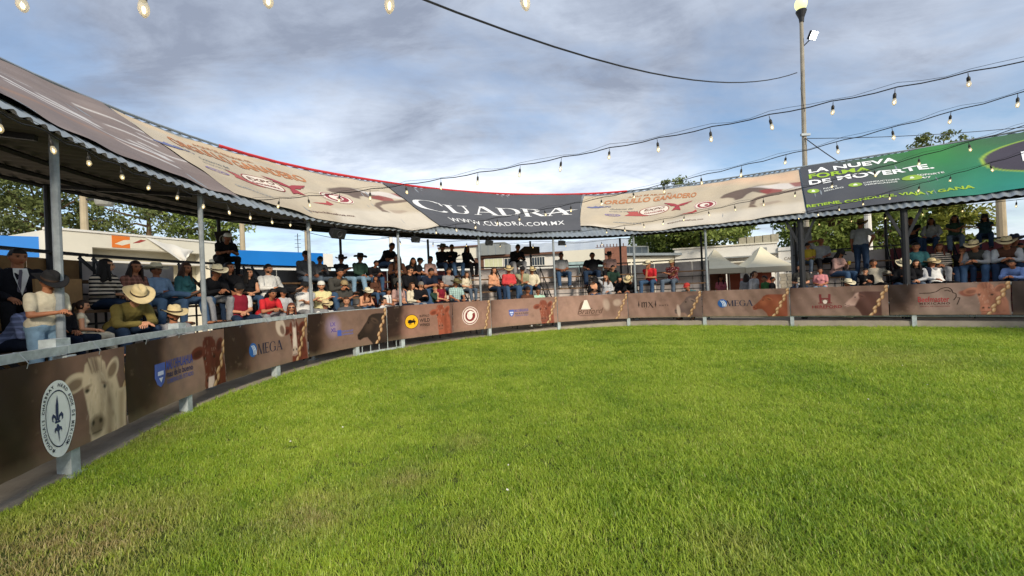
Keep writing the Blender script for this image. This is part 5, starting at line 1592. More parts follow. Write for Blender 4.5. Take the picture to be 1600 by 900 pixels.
tree(11.6, 27.6, 6.2, 4.9, 3.6, 1.45, 'green', 'round green tree above the grey shed', 140, 4, 110, .13)
tree(14.4, 36, 10.2, 8.6, 1.9, 1.7, 'olive', 'distant dark tree top above the second beige tarpaulin', 60, 5, 40, .13)
tree(19.8, 26.5, 7.2, 4.7, 2.7, 2.6, 'green', 'green tree left of the standing man', 90, 6, 80)
tree(23.6, 27.5, 7.6, 4.9, 2.8, 2.8, 'green', 'green tree right of the pale concrete pole', 95, 7, 80)
tree(27.3, 27.0, 6.6, 4.3, 2.4, 2.4, 'yellow', 'yellow green tree at the end of the tree row', 80, 8, 80)
tree(30.0, 30.5, 12.0, 9.3, 1.5, 2.7, 'olive', 'taller pointed tree top above the green tarpaulin', 60, 9, 34, .13, True)
tree(31.9, 30.5, 11.4, 9.4, 1.5, 2.1, 'olive', 'rounder tree top above the green tarpaulin', 44, 10, 32, .13)
tree(33.6, 31.5, 10.9, 9.2, 1.3, 1.6, 'olive', 'lowest tree top above the green tarpaulin', 30, 11, 30, .13)
# ------------------------------------------------------------------ people
def capsule(q, a, ra, b_, rb, n=10, sx=1.0, sy=1.0, k=3):
    """tapered capsule; sx, sy widen it along local X / Y of the figure"""
    a, b_ = Vector(a), Vector(b_); d = (b_ - a)
    L_ = d.length; d = d.normalized() if L_ > 1e-6 else Vector((0, 0, 1))
    up = Vector((0, 1, 0)) if abs(d.y) < .9 else Vector((1, 0, 0))
    x = d.cross(up).normalized(); y = d.cross(x).normalized()
    prof = [(-math.cos(t) * ra, math.sin(t) * ra, 0) for t in [math.pi / 2 * i / k for i in range(k)]] + [(0, ra, 0), (L_, rb, 1)] + [(L_ + math.sin(t) * rb, math.cos(t) * rb, 1) for t in [math.pi / 2 * i / k for i in range(1, k + 1)]]
    vs = []
    for h, r_, _ in prof:
        r_ = max(r_, .0008)
        for j in range(n):
            t = 2 * math.pi * j / n
            o = x * (math.cos(t) * r_) + y * (math.sin(t) * r_)
            o.x *= sx; o.y *= sy
            vs.append(a + d * h + o)
    m_ = len(prof)
    fs = [(i * n + j, i * n + n + j, i * n + n + (j + 1) % n, i * n + (j + 1) % n) for i in range(m_ - 1) for j in range(n)]
    fs += [tuple(range(n)), tuple(range((m_ - 1) * n, m_ * n))[::-1]]
    q.add(vs, fs)
def remeshed(q, vox, smooth=1):
    me = bpy.data.meshes.new('r'); me.from_pydata(q.v, [], q.f)
    o = bpy.data.objects.new('r', me)
    md = o.modifiers.new('r', 'REMESH'); md.mode = 'VOXEL'; md.voxel_size = vox; md.use_smooth_shade = True
    s_ = o.modifiers.new('s', 'SMOOTH'); s_.iterations = 2 * smooth; s_.factor = .5
    out = evaluated(o)
    bpy.data.objects.remove(o); bpy.data.meshes.remove(me)
    return out
def ik(sh, tg, l1, l2, hint):
    sh, tg, hint = Vector(sh), Vector(tg), Vector(hint)
    d = tg - sh; L_ = min(d.length, (l1 + l2) * .995); d.normalize()
    a = (l1 * l1 - l2 * l2 + L_ * L_) / (2 * L_); h = math.sqrt(max(0, l1 * l1 - a * a))
    hn = hint - d * hint.dot(d); hn.normalize()
    return sh + d * a + hn * h, sh + d * L_
# head: one shaped shell, face forward along +Y, painted features as a tint
HN, HK = 30, 24
def head_shape():
    vs = []; tint = []
    for i in range(HK + 1):
        ph = math.pi * i / HK
        for j in range(HN):
            th = 2 * math.pi * j / HN
            dx, dy, dz = math.sin(ph) * math.sin(th), math.sin(ph) * math.cos(th), math.cos(ph)
            x, y, z = dx * .076, dy * .096, dz * .118
            lowf = max(0, -dz)
            x *= 1 - .30 * lowf ** 1.3
            if dy > 0: y *= 1 - .10 * lowf
            else: y *= 1 - .45 * lowf ** 1.2
            if dy > .5 and abs(dz) < .6:
                y -= .006 * (1 - abs(dz))
            def g(cx, cz, rx, rz): return math.exp(-((x - cx) / rx) ** 2 - ((z - cz) / rz) ** 2) if dy > 0 else 0
            y += .026 * g(0, -.022, .012, .016) + .012 * g(0, .008, .010, .024) + .006 * g(0, .03, .045, .010)
            y -= .010 * (g(.031, .012, .016, .011) + g(-.031, .012, .016, .011))
            y += .008 * g(0, -.095, .022, .016) + .006 * g(0, -.062, .022, .009) + .004 * (g(.04, -.025, .02, .02) + g(-.04, -.025, .02, .02))
            vs.append((x, y, z))
            t = np.ones(3)
            e = g(.031, .010, .014, .009) + g(-.031, .010, .014, .009)
            b_ = g(.033, .030, .019, .006) + g(-.033, .030, .019, .006)
            l_ = g(0, -.062, .022, .008)
            t = t * (1 - .75 * min(1, e)) * (1 - .6 * min(1, b_))
            t = t * (1 - min(1, l_) * np.array([.25, .5, .45]))
            t = t * (1 + .08 * (g(.042, -.03, .02, .02) + g(-.042, -.03, .02, .02)) * np.array([1, -.6, -.6]))
            tint.append(t)
    fs = [(i * HN + j, i * HN + (j + 1) % HN, i * HN + HN + (j + 1) % HN, i * HN + HN + j) for i in range(HK) for j in range(HN)]
    return vs, fs, tint
HV, HF, HT = head_shape()
def hand(q, wrist, fdir, pn, side, curl=.5, k=1.0):
    """palm, four unequal fingers and a thumb, bent towards the palm normal"""
    f = Vector(fdir).normalized(); n_ = Vector(pn); n_ = (n_ - f * n_.dot(f)).normalized(); x = f.cross(n_) * side
    w_ = Vector(wrist)
    capsule(q, w_ + f * .015, .026 * k, w_ + f * .075, .030 * k, 8, k=2)
    capsule(q, w_ + f * .045 - x * .022, .020 * k, w_ + f * .085 - x * .024, .017 * k, 7, k=2)
    capsule(q, w_ + f * .045 + x * .022, .020 * k, w_ + f * .085 + x * .024, .017 * k, 7, k=2)
    for i, (off, ln) in enumerate(((.032, .068), (.011, .078), (-.011, .073), (-.031, .058))):
        b0 = w_ + f * .085 + x * off
        d1 = (f + n_ * curl * .6 + x * off * 1.5).normalized(); d2 = (f + n_ * curl * 1.9).normalized()
        b1 = b0 + d1 * ln * .52; b2 = b1 + d2 * ln * .48
        capsule(q, b0, .0092 * k, b1, .0085 * k, 6, k=2); capsule(q, b1, .0085 * k, b2, .007 * k, 6, k=2)
    t0 = w_ + f * .03 + x * .032; d = (f * .7 + x * .75 + n_ * .35).normalized(); t1 = t0 + d * .038; t2 = t1 + (f * .95 + x * .2 + n_ * .5).normalized() * .03
    capsule(q, t0, .012 * k, t1, .010 * k, 6, k=2); capsule(q, t1, .010 * k, t2, .008 * k, 6, k=2)
PSPEC = {  # lean, head yaw, head pitch, right hand, left hand, elbow-out, curl
 'knees': (.10, 8, -8, (.15, .36, .205), (-.14, .34, .205), .55, .5),
 'lap': (.08, -10, -10, (.035, .22, .235), (-.03, .25, .23), .6, .8),
 'lapturn': (.05, 38, -4, (.06, .22, .24), (-.03, .25, .23), .6, .8),
 'turn': (.08, 42, -2, (.05, .25, .25), (-.10, .30, .22), .6, .6),
 'cross': (.04, -6, -8, (-.13, .185, .42), (.13, .205, .385), .8, .6),
 'lean': (.62, -4, -14, (.03, .50, .27), (-.02, .52, .255), .8, .9),
 'leanhat': (.72, -8, -38, (.05, .56, .20), (-.01, .58, .19), .8, .6),
 'legx': (-.08, 12, -4, (.10, .30, .30), (-.22, .12, .20), .6, .6),
 'back': (-.32, 6, -6, (.16, .20, .25), (-.36, -.05, .40), .7, .5),
 'chin': (.34, -8, -10, None, (-.02, .30, .26), .5, 1.2),
 'phone': (.22, 0, -30, (.05, .30, .36), (-.05, .30, .36), .6, 1.0),
 'raise': (.02, -14, 6, 'brow', (-.06, .24, .24), .6, .6),
 'stand': (.03, 0, -4, (.22, .05, -.05), (-.22, .05, -.05), .3, .4),
 'standhip': (.04, 12, -6, (.21, .02, .12), (-.24, .04, -.04), 1.0, .6),
 'phonestand': (.16, -6, -34, (.06, .32, .30), (-.04, .31, .31), .5, 1.0)}
PROTO = {}
def proto(pose, sex, near):
    key = (pose, sex, near)
    if key in PROTO:
        return PROTO[key]
    lean, hy, hp, rh, lh, eo, curl = PSPEC[pose]
    f = sex == 'f'
    stand = pose in ('stand', 'standhip', 'phonestand')
    z0 = .96 if stand else .12
    dv = Vector((0, math.sin(lean), math.cos(lean)))
    pel = Vector((0, 0, z0))
    def sp(t): return pel + dv * t
    shw = .150 if f else .172
    hipw = .088
    nb = sp(.475); hc = sp(.50) + Vector((0, math.sin(lean * .7 + .15), math.cos(lean * .7 + .15))) * .145
    hm = Matrix.Translation(hc) @ Matrix.Rotation(R(hy), 4, 'Z') @ Matrix.Rotation(R(hp), 4, 'X')
    if rh is None: rh = hm @ Vector((.02, .10, -.15))
    elif rh == 'brow': rh = hm @ Vector((.07, .13, .02))
    else: rh = Vector(rh) + (Vector((0, 0, z0 - .12)) if stand else Vector())
    lh = Vector(lh) + (Vector((0, 0, z0 - .12)) if stand else Vector())
    if stand and pose == 'stand': rh.z += -.10 + .04; lh.z += -.10 + .04
    arms = []
    for sgn, tg in ((1, rh), (-1, lh)):
        sh = sp(.425) + Vector((sgn * shw, 0, 0))
        el, wr = ik(sh, tg, .275, .25, Vector((sgn * eo, -.5, -.5)))
        arms.append((sh, el, wr, sgn))
    legs = []
    for sgn in (1, -1):
        hip = pel + Vector((sgn * hipw, 0, -.02))
        if stand:
            kn = Vector((sgn * .10, .03, .50)); an = Vector((sgn * .11, -.02, .085)); toe = an + Vector((sgn * .04, .17, -.05))
        elif pose == 'legx' and sgn == 1:
            kn = Vector((.06, .42, .26)); an = Vector((-.22, .50, .22)); toe = an + Vector((-.10, .10, .06))
        else:
            sp_ = .05 if f else .10
            kn = Vector((sgn * (hipw + sp_), .43, .09)); an = Vector((sgn * (hipw + sp_ * .8), .44 + (.06 if sgn > 0 else -.02), -.345)); toe = an + Vector((sgn * .035, .17, -.035))
        legs.append((hip, kn, an, toe, sgn))
    vox = .0135 if near else .021
    out = {'head': hm, 'wr': [a[2] for a in arms]}
    g = .9 if f else 1.0
    def torso(q, infl, low=0.0):
        capsule(q, pel + Vector((-.07, 0, low)), .108 + infl, pel + Vector((.07, 0, low)), .108 + infl, 12, 1.0, 1.0)
        capsule(q, sp(.06), .112 * g + infl, sp(.22), .108 * g + infl, 12, 1.28, .98)
        capsule(q, sp(.20), .110 * g + infl, sp(.36), .118 * g + infl, 12, 1.32, .90)
        if f: 
            for sx in (-1, 1): capsule(q, sp(.31) + Vector((sx * .065, .075, 0)), .052 + infl * .5, sp(.30) + Vector((sx * .065, .085, 0)), .045 + infl * .5, 8)
        capsule(q, sp(.40) + Vector((-shw * .85, -.01, 0)), .062 + infl, sp(.40) + Vector((shw * .85, -.01, 0)), .062 + infl, 10, 1, .9)
        capsule(q, sp(.42) + Vector((-.06, 0, .02)), .055 + infl, sp(.42) + Vector((.06, 0, .02)), .055 + infl, 8)
    def arm_(q, infl, part_=1.0):
        for sh, el, wr, sgn in arms:
            capsule(q, sh, .054 * g + infl, sh.lerp(el, min(1, part_ * 2)), .044 * g + infl, 9)
            if part_ > .5: capsule(q, el, .044 * g + infl, el.lerp(wr, min(1, (part_ - .5) * 2)), .031 * g + infl * .8, 9)
    def legs_(q, infl):
        for hip, kn, an, toe, sgn in legs:
            capsule(q, hip, .088 + infl, kn, .060 + infl, 10); capsule(q, kn, .058 + infl, kn.lerp(an, .35), .054 + infl, 10); capsule(q, kn.lerp(an, .35), .054 + infl, an, .038 + infl * 1.6, 10)
    q = MB(); torso(q, 0); arm_(q, 0); legs_(q, 0)
    capsule(q, nb - dv * .05, .058 * g, hc - Vector((0, .01, .05)), .052 * g, 10)
    for hip, kn, an, toe, sgn in legs: capsule(q, an - Vector((0, .03, .03)), .040, toe, .034, 8)
    hv = [hm @ Vector(v) for v in HV]
    q.ell(hc, (.06, .07, .09), 10, 8)
    body = remeshed(q, vox)
    # join head shell, ears, eyes, hands
    q = MB()
    nbv = len(body.vertices)
    q.v = [tuple(v.co) for v in body.vertices]; q.f = [tuple(p_.vertices) for p_ in body.polygons]; q.m = [0] * len(q.f); q.n = nbv
    tint = [np.ones(3)] * nbv
    q.add(hv, [t[::-1] for t in HF]); tint = tint + HT
    n0 = q.n
    for sx in (-1, 1):
        q.ell(hm @ Vector((sx * .074, -.008, -.005)), (.010, .020, .030), 8, 6, hm.to_3x3())
    tint += [np.array([.92, .85, .85])] * (q.n - n0); n0 = q.n
    if near:
        for sx in (-1, 1): q.ell(hm @ Vector((sx * .031, .078, .012)), (.012, .008, .008), 8, 6, hm.to_3x3())
        tint += [np.array([.12, .09, .08])] * (q.n - n0); n0 = q.n
    if near:
        for sx in (-1, 1): q.ell(hm @ Vector((sx * .032, .086, .031)), (.018, .006, .0045), 8, 5, hm.to_3x3() @ Matrix.Rotation(-sx * .15, 3, 'Y'))
        tint += [np.array([.16, .13, .12])] * (q.n - n0); n0 = q.n
        q.ell(hm @ Vector((0, .088, -.058)), (.021, .007, .0045), 10, 5, hm.to_3x3()); q.ell(hm @ Vector((0, .087, -.067)), (.018, .008, .005), 10, 5, hm.to_3x3())
        tint += [np.array([.62, .36, .34])] * (q.n - n0); n0 = q.n
    for sh, el, wr, sgn in arms:
        fd = (wr - el).normalized()
        pn = Vector((0, 0, -1)) if abs(fd.z) < .75 else Vector((-sgn, 0, 0))
        if pose in ('chin', 'raise') and sgn > 0: pn = Vector((-.4, -1, 0))
        if pose == 'lean' or pose == 'leanhat': fd = (fd + Vector((-sgn * .3, .3, -.2))).normalized()
        hand(q, wr, fd, pn, sgn, curl)
    tint += [np.ones(3)] * (q.n - n0)
    me = bpy.data.meshes.new('person'); me.from_pydata(q.v, [], q.f)
    ca = me.color_attributes.new('Tint', 'FLOAT_COLOR', 'POINT')
    d = np.ones((len(q.v), 4), np.float32); d[:, :3] = np.array(tint)
    ca.data.foreach_set('color', d.ravel())
    me.polygons.foreach_set('use_smooth', [True] * len(me.polygons)); me.materials.append(m_skin[0])
    out['body'] = me
    def cloth(q, amp=.006, freq=17, seed=1):
        m_ = remeshed(q, vox)
        n_ = len(m_.vertices); co = np.zeros(n_ * 3); m_.vertices.foreach_get('co', co); co = co.reshape(-1, 3)
        no = np.zeros(n_ * 3); m_.vertices.foreach_get('normal', no); no = no.reshape(-1, 3)
        w_ = vnoise(co[:, 0] * freq + co[:, 1] * 9 + 40, co[:, 2] * freq * .6 - co[:, 1] * 7 + 40, seed, 3) - .5
        co += no * (w_ * amp * 2)[:, None]
        m_.vertices.foreach_set('co', co.ravel()); m_.materials.append(m_skin[0])
        m_.polygons.foreach_set('use_smooth', [True] * len(m_.polygons))
        return m_
    inf = .013 if near else .017
    q = MB(); torso(q, inf + .004, .02); arm_(q, inf, .96); out['shirtL'] = cloth(q, .013, 15, 2)
    q = MB(); torso(q, inf + .004, .02); arm_(q, inf + .004, .34); out['shirtS'] = cloth(q, .011, 13, 3)
    q = MB(); torso(q, inf + .002, .02); arm_(q, inf, .06); out['shirtN'] = cloth(q, .005, 15, 4)
    q = MB(); torso(q, inf + .016, .02); out['vest'] = cloth(q, .004, 12, 5)
    q = MB(); capsule(q, pel + Vector((-.07, 0, -.015)), .110 + inf, pel + Vector((.07, 0, -.015)), .110 + inf, 12); legs_(q, inf - .002); out['trousers'] = cloth(q, .013, 14, 6)
    shoes = []
    for hip, kn, an, toe, sgn in legs:
        q = MB(); dtoe = (toe - an); dtoe.z *= .3; dtoe.normalize()
        capsule(q, an + Vector((0, 0, .0)), .052, an - Vector((0, .0, .035)), .050, 9)
        capsule(q, an - Vector((0, 0, .05)) - dtoe * .045, .042, toe + dtoe * .03 - Vector((0, 0, .005)), .036, 9, 1.0, 1.0)
        m_ = remeshed(q, .016); m_.materials.append(m_skin[0]); shoes.append(m_)
    out['shoes'] = shoes
    out['sp'] = sp; out['shw'] = shw; out['nb'] = nb; out['dv'] = dv
    PROTO[key] = out
    return out
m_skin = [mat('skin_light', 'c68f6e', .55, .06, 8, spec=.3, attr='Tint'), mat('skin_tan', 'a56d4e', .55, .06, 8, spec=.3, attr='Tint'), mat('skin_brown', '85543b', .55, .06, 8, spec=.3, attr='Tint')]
# head wear and hair, in head space
def hair_shell(kind, seed=1):
    q = MB(); idx = {}; fs = []; vs = []
    for i, (x, y, z) in enumerate(HV):
        t = 1.10 + .05 * math.sin(i * 1.7 + seed)
        vs.append((x * t, y * t - .006, z * 1.07 + .006))
    def keep(v):
        x, y, z = v
        if kind == 'short': return (z > .052) or (y < .012 and z > -.045 + .03 * (abs(x) > .05)) or (y < .045 and z > .02)
        return (z > .058) or (y < .03 and z > -.08)
    for f_ in HF:
        if all(keep(vs[k]) for k in f_): fs.append(f_[::-1])
    q.add(vs, fs)
    if kind in ('long', 'pony'):
        if kind == 'long':
            n_ = 16
            rows = [(.03, .090, .100, 0), (-.05, .100, .104, -.006), (-.13, .112, .100, -.012), (-.22, .122, .088, -.022), (-.30, .112, .070, -.034), (-.35, .075, .05, -.04)]
            v2 = []
            for z, rx, ry, oy in rows:
                for j in range(n_ + 1):
                    a = R(52 + 256 * j / n_)
                    wv = 1 + .06 * math.sin(j * 2.9 + z * 30)
                    v2.append((math.sin(a) * rx * wv, math.cos(a) * ry * wv + oy, z))
            q.add(v2, [(i * (n_ + 1) + j, i * (n_ + 1) + j + 1, (i + 1) * (n_ + 1) + j + 1, (i + 1) * (n_ + 1) + j) for i in range(len(rows) - 1) for j in range(n_)])
            for sx in (-1, 1): capsule(q, (sx * .078, .03, -.02), .026, (sx * .095, .06, -.26), .020, 7)
        else:
            q.ell((0, -.115, .02), (.035, .04, .04), 8, 6); capsule(q, (0, -.125, .0), .028, (.01, -.13, -.16), .012, 7)
    return q
def cowboy(seed=0):
    q = MB(); n_ = 28
    def brim(x, y): return .045 * (abs(x) / .16) ** 2.4 - .022 * (abs(y) / .2) ** 2
    rs = [.0, .25, .5, .75, 1.0]
    vs = []
    for k, t in enumerate(rs):
        for j in range(n_):
            a = 2 * math.pi * j / n_
            x = math.sin(a) * (.083 + (.162 - .083) * t); y = math.cos(a) * (.104 + (.205 - .104) * t)
            vs.append((x, y, .052 + brim(x, y) * t))
    for k, t in enumerate(rs[::-1]):
        for j in range(n_):
            a = 2 * math.pi * j / n_
            x = math.sin(a) * (.083 + (.162 - .083) * t); y = math.cos(a) * (.104 + (.205 - .104) * t)
            vs.append((x, y, .045 + brim(x, y) * t))
    m_ = len(rs) * 2
    q.add(vs, [(i * n_ + j, (i * n_ + (j + 1) % n_), (i + 1) * n_ + (j + 1) % n_, (i + 1) * n_ + j) for i in range(m_ - 1) for j in range(n_)])
    rows = [(.0, .084, .105, 0), (.03, .083, .104, 1), (.032, .081, .101, 0), (.07, .078, .098, 0), (.10, .070, .092, 0), (.118, .052, .078, 0), (.118, .026, .05, 0), (.105, .0, .01, 0)]
    vs = []
    for h, rx, ry, b_ in rows:
        for j in range(n_):
            a = 2 * math.pi * j / n_
            x, y = math.sin(a) * rx, math.cos(a) * ry
            z = .05 + h
            if h > .09: z -= .018 * math.exp(-(x / .022) ** 2) + .012 * max(0, y / .09)
            if h > .03 and y > .03: x *= 1 - .18 * min(1, (h - .03) / .08) * (y / .1)
            vs.append((x, y, z))
    for i in range(len(rows) - 1):
        q.add([], [])
        q.f += [(q.n + i * n_ + j, q.n + i * n_ + (j + 1) % n_, q.n + (i + 1) * n_ + (j + 1) % n_, q.n + (i + 1) * n_ + j) for j in range(n_)]
        q.m += [1 if i == 0 else 0] * n_
    q.v += vs; q.n += len(vs)
    return q
def capmesh():
    q = MB(); n_ = 20
    vs = []; rows = [(.035, 1.0), (.07, .97), (.10, .82), (.123, .52), (.132, .08)]
    for z, t in rows:
        for j in range(n_):
            a = 2 * math.pi * j / n_
            vs.append((math.sin(a) * .083 * t, math.cos(a) * .105 * t - .004, z))
    q.add(vs, [(i * n_ + j, i * n_ + (j + 1) % n_, (i + 1) * n_ + (j + 1) % n_, (i + 1) * n_ + j) for i in range(len(rows) - 1) for j in range(n_)])
    v2 = []
    for k, (ry, dz) in enumerate(((.0, 0), (.035, -.004), (.075, -.016))):
        for j in range(9):
            a = R(-62 + 124 * j / 8)
            v2.append((math.sin(a) * (.082 + .002 * k), math.cos(a) * .100 + ry * math.cos(a) ** .6, .04 + dz - .012 * (math.sin(a)) ** 2))
    q.add(v2, [(i * 9 + j, i * 9 + j + 1, (i + 1) * 9 + j + 1, (i + 1) * 9 + j) for i in range(2) for j in range(8)])
    return q
def beardmesh():
    q = MB(); vs = [(x * 1.06, y * 1.06 + .001, z * 1.03 - .001) for x, y, z in HV]
    fs = [f_[::-1] for f_ in HF if all((vs[k][1] > .005 and (vs[k][2] < -.078 or (vs[k][2] < -.045 and (abs(vs[k][0]) > .026)) or (-.056 < vs[k][2] < -.040 and vs[k][1] > .07))) for k in f_)]
    q.add(vs, fs); return q
def glassmesh(sun_):
    q = MB()
    for sx in (-1, 1):
        q.ell((sx * .033, .092, .012), (.026, .006, .018 if sun_ else .016), 10, 6)
        q.bar((sx * .06, .088, .016), (sx * .078, .0, .012), .005)
    q.bar((-.012, .098, .016), (.012, .098, .016), .005)
    return q
HAIRC = {'black': '17120f', 'darkbrown': '2c1d15', 'brown': '4a3020', 'auburn': '5e3020', 'blond': '9a7a4a', 'grey': '77726c'}
HATC = {'straw': 'cdb98c', 'cream': 'd6cbab', 'black': '1b1a1b', 'tan': '9a8560', 'olive': '6b6540', 'grey': '6c6c6c', 'charcoal': '3a3a3c', 'navy': '1e2430', 'white': 'd8d5cc', 'red': 'a8332c'}
CLOTHC = {'suit': '1d1e24', 'cream': 'd3c8ae', 'bluegrey': '5c6684', 'black': '1b1b1e', 'olive': '74683a', 'striped': 'cbbba8', 'plaidbrown': '6d4a40', 'blue': '8098b4', 'teal': '3d6a6e', 'grey': '8a8a8c', 'white': 'd9d7d2', 'red': 'c22f35',
          'blackdots': '222226', 'paleyellow': 'd8cf9a', 'charcoal': '45433f', 'darkgrey': '55565a', 'darkgreen': '2f4338', 'brown': '56392c', 'peach': 'd09a78', 'coral': 'c8484a', 'greygreen': '97987c', 'dustypink': 'b08d84', 'mint': 'a9cdb4',
          'lightgrey': 'b3b3b4', 'green': '4a7a4a', 'pink': 'c06a78', 'yellow': 'b39a38', 'pinktee': 'd08a8c', 'greybeige': 'a49c8c', 'floral': '6a2a2e', 'plaidaqua': 'a9c4bd', 'maroon': '7c2230', 'darkteal': '22383c', 'skyblue': '7d94c4',
          'navy': '1f2636', 'lightdenim': '7d99ae', 'denim': '3d5470', 'navydenim': '27364c', 'greydenim': '566270'}
def pattern_fn(kind):
    def fn(t, co, c):
        N_ = t.nodes.new
        base = N_('ShaderNodeRGB'); base.outputs[0].default_value = (*c, 1)
        other = N_('ShaderNodeRGB')
        mix = N_('ShaderNodeMix'); mix.data_type = 'RGBA'
        t.links.new(base.outputs[0], mix.inputs[6]); t.links.new(other.outputs[0], mix.inputs[7])
        sx = N_('ShaderNodeSeparateXYZ'); t.links.new(co.outputs['Object'], sx.inputs[0])
        def st(sock, fr, thr):
            a = N_('ShaderNodeMath'); a.operation = 'MULTIPLY'; a.inputs[1].default_value = fr; t.links.new(sock, a.inputs[0])
            b_ = N_('ShaderNodeMath'); b_.operation = 'FRACT'; t.links.new(a.outputs[0], b_.inputs[0])
            d = N_('ShaderNodeMath'); d.operation = 'GREATER_THAN'; d.inputs[1].default_value = thr; t.links.new(b_.outputs[0], d.inputs[0]); return d.outputs[0]
        if kind == 'stripe':
            other.outputs[0].default_value = (.02, .02, .022, 1); t.links.new(st(sx.outputs[2], 15, .52), mix.inputs[0])
        elif kind == 'check':
            k = .35 if sum(c) > .9 else 2.6
            other.outputs[0].default_value = (c[0] * k, c[1] * k, c[2] * k, 1)
            a = N_('ShaderNodeMath'); a.operation = 'ADD'; t.links.new(st(sx.outputs[2], 14, .6), a.inputs[0]); t.links.new(st(sx.outputs[0], 14, .6), a.inputs[1])
            b_ = N_('ShaderNodeMath'); b_.operation = 'MULTIPLY'; b_.inputs[1].default_value = .42; t.links.new(a.outputs[0], b_.inputs[0]); t.links.new(b_.outputs[0], mix.inputs[0])
        else:
            other.outputs[0].default_value = (.55, .42, .36, 1)
            v = N_('ShaderNodeTexVoronoi'); v.inputs['Scale'].default_value = 22; t.links.new(co.outputs['Object'], v.inputs['Vector'])
            d = N_('ShaderNodeMath'); d.operation = 'LESS_THAN'; d.inputs[1].default_value = .28; t.links.new(v.outputs['Distance'], d.inputs[0]); t.links.new(d.outputs[0], mix.inputs[0])
        return mix.outputs[2]
    return fn
def clothmat(c, pat='plain'):
    return mat('cloth_%s_%s' % (c, pat), CLOTHC[c], .9, .16, 9, bump=.3, bscale=60, spec=.1, pattern=None if pat == 'plain' else pattern_fn(pat))
m_leather = mat('dark_leather', '3a2a20', .5, .2, 6)
m_trainer = mat('pale_trainers', 'b5b3ae', .6, .1, 6)
m_band = mat('hat_band', '3a2a20', .7)
m_sung = mat('dark_lens', '0c0c0e', .1, 0, spec=.6)
GEAR = {}
def gear(kind):
    if kind not in GEAR:
        fn = {'short': lambda: hair_shell('short'), 'long': lambda: hair_shell('long'), 'pony': lambda: hair_shell('pony'), 'cowboy': cowboy, 'cap': capmesh, 'beard': beardmesh, 'glasses': lambda: glassmesh(False), 'sunglasses': lambda: glassmesh(True)}[kind]
        ms = [m_leather, m_band] if kind == 'cowboy' else [m_leather]
        GEAR[kind] = fn().mesh(kind, ms, True)
    return GEAR[kind]
def child(name, me, par, m, mw=None):
    o = bpy.data.objects.new(name, me); link(o, par)
    if mw is not None: o.matrix_local = mw
    o.material_slots[0].link = 'OBJECT'; o.material_slots[0].material = m
    return o
